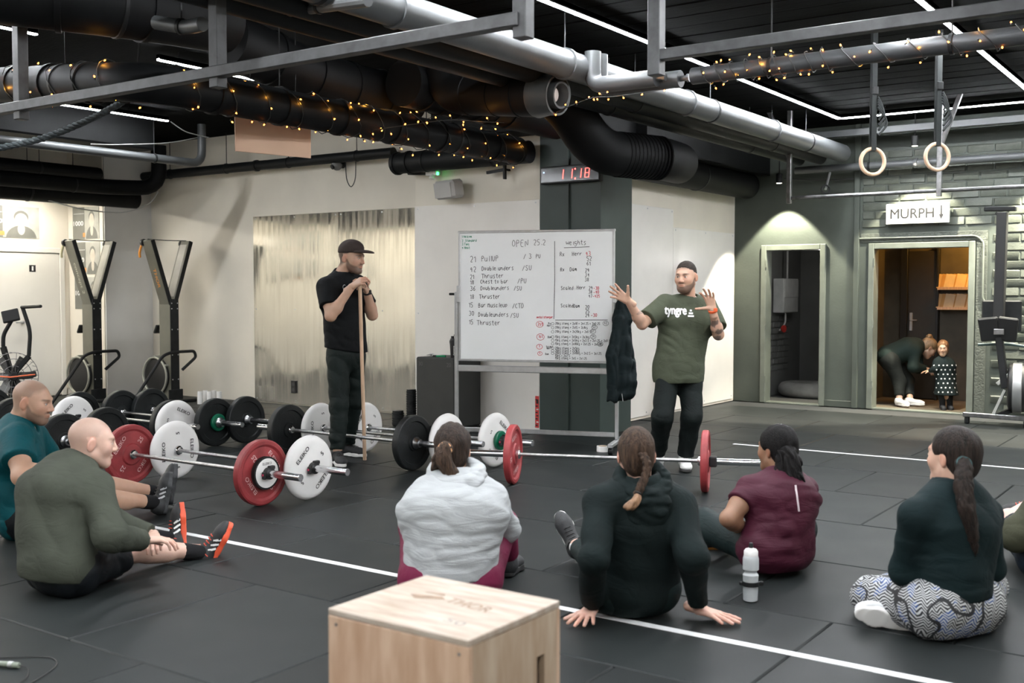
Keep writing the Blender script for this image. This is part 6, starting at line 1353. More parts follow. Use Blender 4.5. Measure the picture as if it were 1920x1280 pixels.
# ================================================================== the man in the cap
p = Person('standing bearded man in a dark cap and black T-shirt leaning on a stick', fl(640, 866)[:2], (.60, .37, .26)); J = p.J
p.front = cdir(.62, 0, -.78)
J['pel'] = dep(649, 660, 9.24); J['nb'] = dep(641, 515, 9.18)
J['hiR'] = dep(634, 668, 9.16); J['hiL'] = dep(664, 668, 9.30)
J['shR'] = dep(613, 538, 9.03); J['shL'] = dep(668, 533, 9.32)
J['elR'] = nx(J['shR'], 620, 592, .285, -1); J['wrR'] = nx(J['elR'], 659, 538, .285, 1)
J['elL'] = nx(J['shL'], 698, 590, .31, -1); J['wrL'] = nx(J['elL'], 688, 546, .25, -1)
J['anR'] = fl(633, 870)+[0, 0, .095]; J['anL'] = fl(652, 854)+[0, 0, .095]
J['knR'] = dep(636, 758, 9.12); J['knL'] = dep(663, 752, 9.36)
p.a = 1.13; p.g = 1.08; p.lg = 1.02; p.build_body()
p.head(dep(659, 484, 9.15), cdir(.9, -.06, -.42), sc=1.06, beard=((.085, .05, .036), .76), hair=((.06, .04, .028), .9, .0), brow=(.06, .04, .03))
hp = STICK[1]
J['wrR'] = J['wrR']; p.hand('R', nrm(hp+cdir(.6, .25, -.1)*.03-J['wrR']), cdir(.1, -.7, .6), curl=(.75, .8, .85, .9), spread=.06, thumb=(.5, .6), sc=1.05)
p.hand('L', nrm(hp+cdir(-.1, .4, .3)*.05-J['wrL']), cdir(-.75, 0, -.2), curl=(.7, .75, .8, .9), spread=.05, thumb=(.5, .6), sc=1.05)
p.finish()
S = p.torso(.02); us = nrm(J['shR']-J['shL']); S.rc(p.mid[1], dep(649, 645, 9.24), .13, .142, k=.04, u=us, su=.78, clips=[(dep(648, 653, 9.24), -ZZ)])
for sd in 'LR': p.sleeve(S, sd, .68, (.076, .074, 0), k=.05)
S.post = [(dep(648, 655, 9.24), -ZZ+cdir(-.1, 0, 0)*.15)]; S.rc(J['nb']+ZZ*.02, J['nb']+p.front*.03-ZZ*.02, .068, .072, k=.03); S.rc(J['nb']+ZZ*.1+p.front*.03, J['nb']+ZZ*.03+p.front*.02, .074, .068, k=.01, sub=True)
S.fold = [fold_noise(41, .006, 18, ZZ*.5+RT, .6), fold_noise(43, .012, 36, ZZ+RT*.4, .4, dep(640, 630, 9.05), .15)]
M_bt = cloth('black_tshirt', (.005, .006, .007), .8, .15); sh = p.wear('tshirt', S, M_bt)
mb = MB(); print_on(S, mb, 'Core', dep(651, 538, 8.7), RT, ZZ, .06, ray(651, 538), .0, .075, .006); mb.build('lettering', pm('grey_ink', (.5, .5, .5), .5), sh, smooth=0)
S = SDF(); uh = nrm(J['hiR']-J['hiL']); S.rc(J['pel']+ZZ*.15, J['pel']-ZZ*.04, .13, .138, k=.04, u=uh, su=.76)
for sd in 'LR': p.leg(S, sd, 'an', .93, (.098, .078, .058), k=.025)
S.fold = [fold_noise(51, .008, 22, ZZ+RT*.5, .5)]+[fold_noise(52+i, .007, 36, ZZ+RT*.3, .4, J['kn'+sd]+ZZ*-.03, .16) for i, sd in enumerate('LR')]+[fold_noise(56+i, .012, 40, ZZ, .4, J['an'+sd]+ZZ*.1, .12) for i, sd in enumerate('LR')]
p.wear('trousers', S, cloth('dark_green_trousers', (.007, .013, .0115), .65, .2, 7, .15))
M_ks = pm('black_knit_shoe', (.022, .023, .025), .7, 0, .2, 30, .2, 120); p.shoe('R', cdir(.38, 0, -.9), ZZ, (M_ks, M_white), laces=M_ink); p.shoe('L', cdir(.85, 0, -.5), ZZ, (M_ks, M_white), laces=M_ink)
# cap
C_ = p.hc; R_ = p.hR; W = lambda v: C_+(np.asarray(v, float)*p.hs)@R_
S = SDF(); S.el(W((0, -.012, .055)), np.array((.086, .106, .09))*p.hs, R_, k=.01); S.el(W((0, .01, .085)), np.array((.075, .085, .055))*p.hs, R_, k=.04); S.post = [(W((0, 0, .044)), -(R_[2]-R_[1]*.06))]
M_cap = cloth('brown_black_cap', (.05, .038, .034), .8, .12); cp = p.wear('cap', S, M_cap, .006)
S = SDF(); S.el(W((0, .105, .052)), np.array((.08, .095, .02))*p.hs, R_, k=.01, clips=[(W((0, .06, 0)), -R_[1])]); S2 = S
S.el(W((0, .1, .03)), np.array((.1, .12, .022))*p.hs, R_, k=.008, sub=True); p.wear('brim', S, M_cap, .005, parent=cp)
b_ = MB(); b_.lathe(W((0, -.005, .141)), R_[2], [(0, .009), (.004, .008), (.007, .002)], 10); b_.build('button', M_cap, cp)
b_ = MB(); d = nrm(J['wrL']-J['elL']); b_.lathe(J['wrL']-d*.02, d, [(0, .031), (.002, .036), (.02, .036), (.022, .031)], 20); b_.box(J['wrL']-d*.01+cdir(.6, 0, -.7)*.036, (.034, .012, .036), .004, (RT, FH, ZZ)); b_.build('wristwatch', M_ink, p.o)
XA, YA = np.array([1.0, 0, 0]), np.array([0, 1.0, 0])
def torso_folds(p, seed, amp=.006): return [fold_noise(seed, amp*1.5, 15, ZZ*.6+RT*.6, .6)]
def fists(p, sd, d, palm, **k): p.hand(sd, d, palm, curl=k.pop('curl', (.9, .95, 1.0, 1.0)), spread=.04, thumb=(.6, .6), **k)
# ================================================================== man in the olive sweatshirt, seated
p = Person('shaven-headed man in an olive grey sweatshirt and black shorts, sitting on the floor', (-4.72, 2.98), (.66, .43, .34)); J = p.J
p.front = cdir(.78, 0, .62)
J['pel'] = np.array([-4.74, 2.98, .13]); J['hiR'] = J['pel']+[.09, .01, 0]; J['hiL'] = J['pel']+[-.09, .03, 0]
J['knR'] = dep(252, 1030, 5.62); J['anR'] = dep(377, 1034, 5.9); J['knL'] = dep(215, 1000, 5.92); J['anL'] = dep(318, 1012, 6.15)
J['calfR'] = J['calfL'] = -ZZ*.9
J['nb'] = dep(146, 872, 5.42); J['shR'] = dep(180, 915, 5.26); J['shL'] = dep(112, 905, 5.6)
J['elR'] = nx(J['shR'], 207, 1004, .29, -1); J['wrR'] = nx(J['elR'], 268, 1013, .25, 1)
J['elL'] = nx(J['shL'], 215, 985, .30, 1); J['wrL'] = dep(287, 1004, 5.62); J['slump'] = .075
p.g = 1.08; p.a = 1.04; p.lg = 1.05; p.build_body()
p.head(dep(172, 829, 5.44), cdir(.86, -.1, .46), up=(0, 0, 1), sc=1.03, hair=((.36, .24, .19), .5, .0), brow=(.25, .16, .1), neck=.057)
p.hand('R', cdir(.85, -.05, .5), cdir(0, -1, 0), curl=(.35, .4, .45, .5), spread=.06, thumb=(.6, .3)); p.hand('L', cdir(.3, .0, -.9), cdir(0, -1, .2), curl=(.5, .5, .55, .6), spread=.05, thumb=(.6, .4)); p.finish()
S = p.torso(.03); us = nrm(J['shR']-J['shL']); S.rc(p.mid[0], J['pel']+ZZ*.03, .152, .172, k=.05, u=us, su=.76); S.rc(p.mid[1]-p.front*.03, p.mid[0]-p.front*.04, .12, .125, k=.06)
for sd in 'LR': p.sleeve(S, sd, 1, (.082, .07, .052), .93, k=.05)
S.post = [(J['pel']-ZZ*.045, -ZZ-p.front*.1)]; S.rc(J['nb']-ZZ*.02, J['nb']+ZZ*.012+p.front*.02, .08, .074, k=.03); S.rc(J['nb']+ZZ*.12+p.front*.05, J['nb']+ZZ*.045+p.front*.03, .078, .068, k=.01, sub=True)
S.fold = torso_folds(p, 61, .007)+[fold_noise(62, .009, 32, p.front+ZZ*.5, .4, J['elR']+ZZ*.02, .16), fold_noise(63, .014, 26, ZZ+RT*.4, .4, p.mid[0]+p.front*.1+RT*.05, .2)]
p.wear('sweatshirt', S, cloth('olive_sweatshirt', (.05, .056, .042), .85, .1))
S = SDF(); S.rc(J['hiL'], J['hiR'], .138, .14, k=.03); S.rc(J['pel'], J['pel']+ZZ*.08, .142, .13, k=.03, u=nrm(J['hiR']-J['hiL']), su=.74)
for sd in 'LR': p.leg(S, sd, 'kn', .66, (.118, .1, 0), k=.05)
S.post = [(np.array([0, 0, .004]), -ZZ)]; S.fold = [fold_noise(64, .012, 26, p.front, .5)]
so = p.wear('shorts', S, cloth('black_shorts', (.005, .007, .009), .6, .2))
b_ = MB(); P = cast(S, [dep(132+22*t, 1066-22*t*(.4+.6*t)+8*math.sin(t*5), 5.0) for t in np.linspace(0, 3.4, 16)], ray(170, 1050)); b_.tube(list(P), .0035, 5); b_.build('piping', M_wink, so)
M_ss = pm('black_mesh_shoe', (.014, .014, .015), .6, 0, .2, 30, .2, 120); M_rs = pm('red_orange_sole', (.75, .1, .04), .5); M_sock = cloth('black_sock', (.012, .012, .013), .9, .1)
M_rl = pm('red_laces', (.7, .08, .04), .5)
p.shoe('R', cdir(.42, .86, .12), cdir(-.85, .3, -.35), (M_ss, M_rs), laces=M_rl, stripes=M_wink, sock=M_sock, sockh=.12); p.shoe('L', cdir(-.12, .95, .25), cdir(-.9, .1, -.35), (M_ss, M_rs), laces=M_rl, stripes=M_wink, sock=M_sock, sockh=.12)
# ================================================================== man in the teal shirt, seated at the left edge
p = Person('bearded man in a teal T-shirt sitting at the left edge', (-5.9, 3.6), (.60, .36, .25)); J = p.J
p.front = cdir(.97, 0, .2)
J['pel'] = np.array([-6.0, 3.55, .13]); J['hiR'] = J['pel']+[.08, -.04, 0]; J['hiL'] = J['pel']+[-.07, .07, 0]
J['knR'] = dep(190, 932, 6.62); J['anR'] = dep(288, 942, 7.0); J['knL'] = dep(185, 905, 6.95); J['anL'] = dep(300, 925, 7.25)
J['calfR'] = J['calfL'] = -ZZ*.9
J['nb'] = dep(36, 796, 6.42); J['shR'] = dep(33, 824, 6.22); J['shL'] = dep(62, 820, 6.6)
J['elR'] = nx(J['shR'], 40, 893, .30, -1); J['wrR'] = nx(J['elR'], 112, 872, .27, 1); J['elL'] = nx(J['shL'], 96, 872, .30, 1); J['wrL'] = nx(J['elL'], 150, 900, .25, -1); J['slump'] = .04
p.g = 1.15; p.a = 1.25; p.lg = 1.08; p.build_body()
p.head(dep(61, 753, 6.4), cdir(.97, -.14, .0), sc=1.06, beard=((.16, .1, .07), .78), hair=((.30, .19, .135), .72, .02), brow=(.15, .09, .06), neck=.064)
p.hand('R', cdir(.9, -.2, .3), cdir(0, -1, 0)); p.hand('L', cdir(.9, -.3, 0), cdir(0, -1, 0)); p.finish()
S = p.torso(.022); us = nrm(J['shR']-J['shL']); S.rc(p.mid[0], J['pel'], .13, .14, k=.05, u=us, su=.8)
for sd in 'LR': p.sleeve(S, sd, .6, (.074, .074, 0), k=.05)
S.rc(J['nb']+ZZ*.0, J['nb']+p.front*.03+ZZ*.01, .078, .08, k=.03); S.rc(J['nb']+ZZ*.12+p.front*.07, J['nb']+ZZ*.02+p.front*.09-ZZ*.02, .07, .055, k=.01, sub=True); S.rc(J['nb']+ZZ*.12+p.front*.03, J['nb']+ZZ*.05+p.front*.03, .076, .07, k=.01, sub=True)
S.fold = torso_folds(p, 71, .007)+[fold_noise(72, .012, 28, ZZ+RT*.4, .4, p.mid[0], .25)]
p.wear('tshirt', S, cloth('teal_tshirt', (.0, .07, .085), .7, .12))
S = SDF(); S.rc(J['hiL'], J['hiR'], .13, .13, k=.03)
for sd in 'LR': p.leg(S, sd, 'kn', .95, (.115, .09, 0), k=.05)
S.post = [(np.array([0, 0, .004]), -ZZ)]; p.wear('shorts', S, MATS['black_shorts'])
M_gs = pm('grey_black_shoe', (.03, .032, .034), .6, 0, .3, 25, .2, 120); M_gsole = pm('grey_sole', (.07, .075, .08), .6, 0, .3, 30, .3, 60)
p.shoe('R', cdir(.12, .97, .15), cdir(-.88, .1, -.4), (M_gs, M_gsole), laces=M_ink, stripes=pm('silver_trim', (.55, .56, .58), .35), sock=M_sock, sockh=.1); p.shoe('L', cdir(.1, .98, .15), cdir(-.88, .1, -.4), (M_gs, M_gsole), laces=M_ink, sock=M_sock, sockh=.1)
# ================================================================== woman in the grey hoodie
p = Person('woman in a light grey hoodie and burgundy leggings sitting with her back turned', dep(847, 1085, 5.0)[:2], (.62, .40, .30)); J = p.J
p.front = cdir(.08, 0, 1)
J['pel'] = dep(845, 1082, 5.0); J['hiR'] = dep(884, 1084, 5.02); J['hiL'] = dep(806, 1084, 5.0)
J['knR'] = dep(938, 985, 5.38); J['anR'] = dep(955, 1046, 5.52); J['knL'] = dep(782, 985, 5.36); J['anL'] = dep(800, 1046, 5.55)
J['nb'] = dep(858, 905, 5.1); J['shR'] = dep(921, 937, 5.06); J['shL'] = dep(798, 935, 5.04)
J['elR'] = nx(J['shR'], 950, 992, .26, 1); J['wrR'] = nx(J['elR'], 900, 1002, .24, 1); J['elL'] = nx(J['shL'], 777, 988, .26, 1); J['wrL'] = nx(J['elL'], 830, 1002, .24, 1); J['slump'] = .06
p.g = 1.12; p.a = 1.05; p.lg = 1.12; p.build_body()
p.head(dep(850, 843, 5.14), cdir(.12, .0, 1), sc=.99, fem=True, neck=.05); p.hand('R', cdir(-.9, 0, .3), cdir(0, -.3, -.9)); p.hand('L', cdir(.9, 0, .3), cdir(0, -.3, -.9)); p.finish()
S = p.torso(.028); S.rc(p.mid[0], J['pel']+ZZ*.06, .15, .152, k=.05, u=RT, su=.78)
for sd in 'LR': p.sleeve(S, sd, 1, (.068, .058, .046), .95, k=.05)
S.post = [(dep(845, 1076, 5.0), -ZZ)]
nb = J['nb']; S.rc(nb-ZZ*.03, nb+ZZ*.0, .085, .08, k=.03)
S.rc(nb+ZZ*.16, nb+ZZ*.03, .07, .062, k=.012, sub=True)
S.fold = [fold_noise(81, .005, 46, ZZ, .15), fold_noise(82, .007, 34, ZZ+RT*.1, .2, dep(845, 1020, 4.9), .2), fold_noise(83, .014, 60, ZZ+RT*.6, .5, nb-FH*.05, .12)]
hood(p, cloth('heather_grey', (.37, .385, .39), .85, .05, wst=(.6, .6, 3)), nb, .1, .038, .04, (.125, .05, .06), 84, off=.05)
hd = p.wear('hoodie', S, cloth('heather_grey', (.48, .5, .505), .85, .05, wst=(.6, .6, 3)), .0085)
S = SDF(); S.rc(J['hiL'], J['hiR'], .14, .14, k=.05); S.rc(J['pel']-FH*.03, J['pel']-FH*.03+ZZ*.02, .13, .12, k=.05, u=RT, su=.7)
for sd in 'LR': p.leg(S, sd, 'an', .9, (.125, .076, .045), k=.04)
S.post = [(np.array([0, 0, .004]), -ZZ)]; p.wear('leggings', S, cloth('burgundy_leggings', (.15, .012, .045), .6, .12))
for sd in 'LR': p.shoe(sd, cdir(.25 if sd == 'R' else -.1, 0, .95), ZZ, (M_ks, M_dsole), sc=.92)
hr = hair_cap(p, M_hbr, .004, seed=11, amp=.006); W = lambda v: p.hc+(np.asarray(v, float)*p.hs)@p.hR
c0 = dep(834, 842, 5.0); pt = strand(p, [c0+FH*.03, c0-FH*.012, dep(832, 862, 4.98), dep(845, 884, 4.99), dep(862, 892, 4.99)], [.03, .027, .036, .03, .008], M_hlb, parent=hr, amp=.007); strand(p, [c0, dep(822, 862, 5.0), dep(812, 882, 5.02)], [.025, .026, .008], M_hlb, 'loose_lock', hr)
b_ = MB(); b_.tube([c0-FH*.012+(cdir(.8, .5, 0)*math.cos(a)+cdir(-.5, .8, .2)*math.sin(a))*.027 for a in np.linspace(0, 6.283, 18, endpoint=False)], .0085, 8, True); b_.build('hair_tie', pm('peach_tie', (.8, .42, .2), .8), hr)
# ================================================================== woman in the dark green hoodie, braid
p = Person('woman in a dark green hoodie with a braid, leaning back on her hands', dep(1185, 1100, 4.85)[:2], (.68, .42, .33)); J = p.J
p.front = cdir(-.12, 0, 1)
J['pel'] = dep(1188, 1098, 4.86); J['hiR'] = dep(1226, 1100, 4.87); J['hiL'] = dep(1150, 1100, 4.85)
J['knL'] = dep(1118, 1055, 5.3); J['anL'] = dep(1080, 1022, 5.72); J['knR'] = dep(1210, 1050, 5.32); J['anR'] = dep(1215, 1015, 5.75)
J['nb'] = dep(1203, 912, 4.78); J['shL'] = dep(1125, 945, 4.70); J['shR'] = dep(1275, 947, 4.78)
J['wrL'] = fl(1110, 1158)+[0, 0, .045]; J['wrR'] = fl(1310, 1160)+[0, 0, .045]; J['elL'] = nx(J['shL'], 1114, 1048, .27, -1); J['elR'] = nx(J['shR'], 1296, 1045, .27, -1)
p.g = 1.02; p.a = 1.0; p.build_body()
p.head(dep(1192, 852, 4.8), cdir(-.05, .0, 1), sc=1.0, fem=True, neck=.05)
p.hand('L', cdir(-.38, -.1, -.9), -ZZ, curl=(.05, .05, .05, .08), spread=.22, thumb=(.95, 0), sc=1.0); p.hand('R', cdir(.75, -.1, -.62), -ZZ, curl=(.05, .05, .05, .08), spread=.2, thumb=(.7, 0), sc=1.0); p.finish()
S = p.torso(.026); S.rc(p.mid[1], J['pel']+ZZ*.02, .132, .14, k=.05, u=RT, su=.8)
for sd in 'LR': p.sleeve(S, sd, 1, (.07, .062, .046), .86, k=.05)
S.post = [(np.array([0, 0, .01]), -ZZ)]; nb = J['nb']; S.rc(nb-ZZ*.03, nb, .085, .08, k=.03)
S.rc(nb+ZZ*.16, nb+ZZ*.035, .074, .066, k=.012, sub=True)
S.fold = torso_folds(p, 91, .008)+[fold_noise(92+i, .008, 30, ZZ+RT*.3, .4, J['el'+sd]-ZZ*.06, .16) for i, sd in enumerate('LR')]+[fold_noise(95, .01, 34, RT+ZZ*.6, .4, nb-FH*.06-ZZ*.06, .14)]
M_dgh = cloth('dark_green_hoodie', (.0035, .009, .009), .8, .15); p.wear('hoodie', S, M_dgh, .009); hood(p, M_dgh, nb, .098, .03, .055, (.105, .04, .08), 97, low=.03, off=.015)
S = SDF(); S.rc(J['hiL'], J['hiR'], .12, .12, k=.03)
for sd in 'LR': p.leg(S, sd, 'an', .8, (.105, .074, .052), k=.04)
S.post = [(np.array([0, 0, .004]), -ZZ)]; p.wear('leggings', S, cloth('dark_green_leggings', (.008, .017, .017), .6, .1))
M_wsock = cloth('white_sock', (.72, .72, .7), .85, .05)
for sd in 'LR': p.shoe(sd, cdir(-.42, .85, .25) if sd == 'L' else cdir(.1, .95, .2), cdir(.1, .3, -.95), (M_gs, M_white), sc=.98, laces=M_ink, sock=M_wsock, sockh=.13)
b_ = MB(); d = nrm(J['wrL']-J['elL']); q = J['wrL']-d*.025; b_.lathe(q-d*.012, d, [(0, .029), (.002, .034), (.022, .034), (.024, .029)], 20); b_.cyl(q+cdir(-.1, .5, -.85)*.03, q+cdir(-.1, .5, -.85)*.045, .021, seg=18, bev=.003); b_.build('wristwatch', M_ink, p.o)
hr = hair_cap(p, M_hlb, -.002, seed=13, amp=.003)
P = spline([dep(1205, 852, 4.68), dep(1213, 868, 4.66), dep(1211, 890, 4.65), dep(1203, 908, 4.64), dep(1196, 924, 4.63)], 6); S = SDF()
for i in range(0, len(P)-1):
    ph = i*1.05
    for q in (-1, 1): o_ = RT*math.sin(ph+q*1.57)*.011-FH*abs(math.cos(ph))*.004; S.rc(P[i]+o_*.8, P[i+1]+RT*math.sin(ph+1.05+q*1.57)*.0088, .0115, .0115, k=.003)
S.fold = [fold_noise(14, .002, 200, RT, .3)]; br = p.wear('braid', S, M_hlb, .005, parent=hr)
strand(p, [dep(1196, 925, 4.63), dep(1192, 938, 4.62), dep(1182, 948, 4.62), dep(1170, 950, 4.62)], [.01, .014, .014, .004], pm('blonde_hair', (.36, .2, .11), .5, 0, .3, 22, .4, 60, stretch=(5, 5, 1)), 'braid_end', hr)
b_ = MB(); b_.lathe(dep(1197, 922, 4.63), nrm(P[-1]-P[-3]), [(0, .014), (.004, .017), (.01, .014)], 12); b_.build('hair_tie', M_ink, hr)
# ================================================================== woman in the maroon top
p = Person('woman in a maroon T-shirt with a dark curly ponytail, sitting cross-legged', dep(1452, 1030, 5.55)[:2], (.30, .155, .09)); J = p.J
p.front = cdir(-.45, 0, .88)
J['pel'] = dep(1454, 1024, 5.56); J['hiR'] = dep(1482, 1026, 5.62); J['hiL'] = dep(1428, 1028, 5.52)
J['knL'] = nx(J['hiL'], 1318, 985, .40, 1); J['anL'] = J['knL']+cdir(.6, -.35, .5)*.36; J['anL'][2] = .1; J['knR'] = dep(1500, 990, 5.98); J['anR'] = fl(1345, 1030)+[0, 0, .08]
J['nb'] = dep(1458, 895, 5.68); J['shL'] = dep(1408, 918, 5.58); J['shR'] = dep(1506, 918, 5.78)
J['elL'] = nx(J['shL'], 1366, 972, .225, -1); J['wrL'] = nx(J['elL'], 1398, 992, .23, 1); J['elR'] = nx(J['shR'], 1500, 985, .26, 1); J['wrR'] = dep(1425, 990, 5.9); J['slump'] = .06
p.g = .95; p.a = 1.05; p.lg = 1.0; p.build_body()
p.head(dep(1456, 842, 5.72), cdir(-.55, -.02, .83), sc=1.0, fem=True, neck=.052); fists(p, 'L', cdir(.8, -.1, .4), cdir(0, -1, 0)); fists(p, 'R', cdir(-.8, -.1, .4), cdir(0, -1, 0)); p.finish()
S = p.torso(.016); us = nrm(J['shR']-J['shL']); S.rc(p.mid[0], J['pel'], .135, .142, k=.06, u=us, su=.85); S.rc(J['hiL'], J['hiR'], .126, .126, k=.05)
for sd in 'LR': p.sleeve(S, sd, .5, (.068, .07, 0), k=.05)
S.post = [(np.array([0, 0, .03]), -ZZ)]; S.rc(J['nb']-ZZ*.01, J['nb']+ZZ*.015, .074, .068, k=.03); S.rc(J['nb']+ZZ*.14, J['nb']+ZZ*.04, .068, .06, k=.01, sub=True)
S.fold = [fold_noise(101, .008, 26, ZZ, .3), fold_noise(102, .012, 30, ZZ, .3, dep(1450, 1000, 5.4), .2)]
M_mar = cloth('maroon_tshirt', (.055, .008, .02), .6, .1, wst=(.7, .7, 2.5)); sh = p.wear('tshirt', S, M_mar)
b_ = MB(); P = cast(S, [dep(1491+7*t, 908+52*t, 5.2) for t in np.linspace(0, 1, 10)], ray(1495, 930), .002); ribbon(b_, list(P), nrm(-ray(1495, 930)), .012); b_.build('back_stripe', pm('pale_reflective', (.6, .5, .52), .4), sh)
S = SDF(); S.rc(J['hiL'], J['hiR'], .118, .118, k=.05)
for sd in 'LR': p.leg(S, sd, 'an', .85, (.098, .085, .05), k=.04)
S.post = [(np.array([0, 0, .004]), -ZZ)]; S.fold = [fold_noise(103, .006, 20, RT, .5)]; p.wear('leggings', S, MATS['dark_green_leggings'])
M_osole = pm('orange_sole', (.75, .33, .08), .5)
p.shoe('R', cdir(-.9, .0, -.1), cdir(0, .9, -.4), (M_gs, M_osole), sc=.92); p.shoe('L', cdir(.5, 0, .8), cdir(-.5, .6, .3), (M_gs, M_osole), sc=.92)
b_ = MB(); d = nrm(J['wrL']-J['elL']); b_.lathe(J['wrL']-d*.03, d, [(0, .03), (.002, .035), (.02, .035), (.022, .03)], 18); b_.build('wristwatch', M_ink, p.o)
hr = hair_cap(p, M_hdk, .004, seed=17, amp=.006); c0 = dep(1472, 848, 5.62)
strand(p, [c0+FH*.02, dep(1480, 852, 5.58), dep(1486, 868, 5.56), dep(1490, 890, 5.55), dep(1496, 905, 5.56), dep(1500, 912, 5.57)], [.03, .036, .038, .04, .036, .014], M_hdk, parent=hr, amp=.016, seed=18)
strand(p, [c0, dep(1468, 866, 5.6), dep(1470, 886, 5.58), dep(1482, 902, 5.57)], [.03, .032, .034, .014], M_hdk, 'loose_lock', hr, amp=.014, seed=19)
S = SDF(); S.el(dep(1478, 846, 5.6), (.045, .04, .03), k=.01); S.fold = [fold_noise(20, .008, 90)]; p.wear('hair_bun', S, M_hdk, .006, parent=hr)
# ================================================================== woman in patterned leggings
p = Person('woman in a dark teal sweater and zigzag patterned leggings, sitting cross-legged', dep(1775, 1135, 4.55)[:2], (.62, .39, .29)); J = p.J
p.front = cdir(-.5, 0, .86)
J['pel'] = dep(1785, 1130, 4.58); J['hiR'] = dep(1822, 1132, 4.64); J['hiL'] = dep(1748, 1138, 4.52)
J['knL'] = nx(J['hiL'], 1636, 1118, .36, 1); J['anL'] = J['knL']+cdir(.75, -.1, .6)*.36; J['anL'][2] = .1; J['knR'] = dep(1850, 1098, 4.98); J['anR'] = dep(1688, 1146, 4.7)
J['nb'] = dep(1784, 915, 4.60); J['shL'] = dep(1716, 966, 4.48); J['shR'] = dep(1848, 962, 4.70)
J['elL'] = nx(J['shL'], 1696, 1068, .27, 1); J['wrL'] = nx(J['elL'], 1718, 1104, .22, 1); J['elR'] = nx(J['shR'], 1856, 1066, .27, 1); J['wrR'] = nx(J['elR'], 1790, 1090, .23, 1); J['slump'] = .02
p.g = .98; p.a = 1.0; p.lg = 1.02; p.build_body()
p.head(dep(1786, 856, 4.62), cdir(-.5, .0, .86), sc=1.02, fem=True, neck=.052, hair=None); fists(p, 'L', cdir(.3, -.8, .5), cdir(.5, 0, .5)); fists(p, 'R', cdir(-.8, -.2, .3), cdir(0, -1, 0)); p.finish()
S = p.torso(.022); us = nrm(J['shR']-J['shL']); S.rc(p.mid[1], J['pel']+ZZ*.08, .118, .122, k=.05, u=us, su=.8)
for sd in 'LR': p.sleeve(S, sd, 1, (.066, .058, .044), .8, k=.05)
S.post = [(dep(1785, 1112, 4.58), -ZZ)]; S.rc(J['nb']-ZZ*.03, J['nb']+ZZ*.005, .085, .078, k=.03); S.rc(J['nb']+ZZ*.15, J['nb']+ZZ*.03, .076, .07, k=.01, sub=True)
S.fold = torso_folds(p, 111, .006)+[fold_noise(112, .008, 28, ZZ, .4, J['elL'], .15), fold_noise(113, .01, 40, ZZ, .3, dep(1785, 1100, 4.5), .16)]
p.wear('sweater', S, cloth('teal_black_sweater', (.0035, .013, .0145), .8, .15))
def zigzag():
    m = pm('zigzag_leggings', (.6, .6, .6), .6, 0, .1, 6); N = m.node_tree.nodes; Lk = m.node_tree.links; b = N['Principled BSDF']
    tc = N.new('ShaderNodeTexCoord'); nz = N.new('ShaderNodeTexNoise'); nz.inputs['Scale'].default_value = 9; Lk.new(tc.outputs['Object'], nz.inputs[0])
    mv = N.new('ShaderNodeMix'); mv.data_type = 'VECTOR'; mv.inputs[0].default_value = .05; Lk.new(tc.outputs['Object'], mv.inputs[4]); Lk.new(nz.outputs['Color'], mv.inputs[5])
    sx = N.new('ShaderNodeSeparateXYZ'); Lk.new(mv.outputs[1], sx.inputs[0])
    def mt(op, a, b_=None, v=None):
        q = N.new('ShaderNodeMath'); q.operation = op; Lk.new(a, q.inputs[0])
        if b_ is not None: Lk.new(b_, q.inputs[1])
        elif v is not None: q.inputs[1].default_value = v
        return q.outputs[0]
    al = mt('SUBTRACT', mt('MULTIPLY', sx.outputs[0], v=.82), mt('MULTIPLY', sx.outputs[1], v=-.3)); tri = mt('PINGPONG', al, v=.017)
    zz = mt('ADD', mt('MULTIPLY', sx.outputs[2], v=1.0), mt('MULTIPLY', sx.outputs[1], v=.35)); ph = mt('ADD', zz, mt('MULTIPLY', tri, v=1.1))
    st = mt('PINGPONG', ph, v=.0066); bw_ = mt('GREATER_THAN', st, v=.0034)
    n2 = N.new('ShaderNodeTexNoise'); n2.inputs['Scale'].default_value = 14; n2.inputs['Detail'].default_value = 1; Lk.new(tc.outputs['Object'], n2.inputs[0]); blue = mt('GREATER_THAN', n2.outputs[0], v=.58)
    wb_ = N.new('ShaderNodeTexNoise'); wb_.inputs['Scale'].default_value = 5; wb_.inputs['Detail'].default_value = 1; Lk.new(tc.outputs['Object'], wb_.inputs[0]); band = mt('LESS_THAN', mt('ABSOLUTE', mt('SUBTRACT', wb_.outputs[0], v=.5)), v=.018)
    m1 = N.new('ShaderNodeMix'); m1.data_type = 'RGBA'; m1.inputs[6].default_value = (.012, .013, .016, 1); m1.inputs[7].default_value = (.02, .06, .2, 1); Lk.new(blue, m1.inputs[0])
    m2 = N.new('ShaderNodeMix'); m2.data_type = 'RGBA'; Lk.new(m1.outputs[2], m2.inputs[6]); m2.inputs[7].default_value = (.46, .47, .47, 1); Lk.new(bw_, m2.inputs[0])
    m3 = N.new('ShaderNodeMix'); m3.data_type = 'RGBA'; Lk.new(m2.outputs[2], m3.inputs[6]); m3.inputs[7].default_value = (.012, .013, .015, 1); Lk.new(band, m3.inputs[0])
    Lk.new(m3.outputs[2], b.inputs['Base Color']); return m
S = SDF(); S.rc(J['hiL'], J['hiR'], .13, .13, k=.05); S.rc(J['pel']-FH*.03, J['pel']+ZZ*.05, .12, .11, k=.05, u=us, su=.75)
for sd in 'LR': p.leg(S, sd, 'an', .85, (.118, .085, .055), k=.03)
S.post = [(np.array([0, 0, .004]), -ZZ)]; S.fold = [fold_noise(114, .005, 22, RT, .5)]; p.wear('leggings', S, zigzag(), .008)
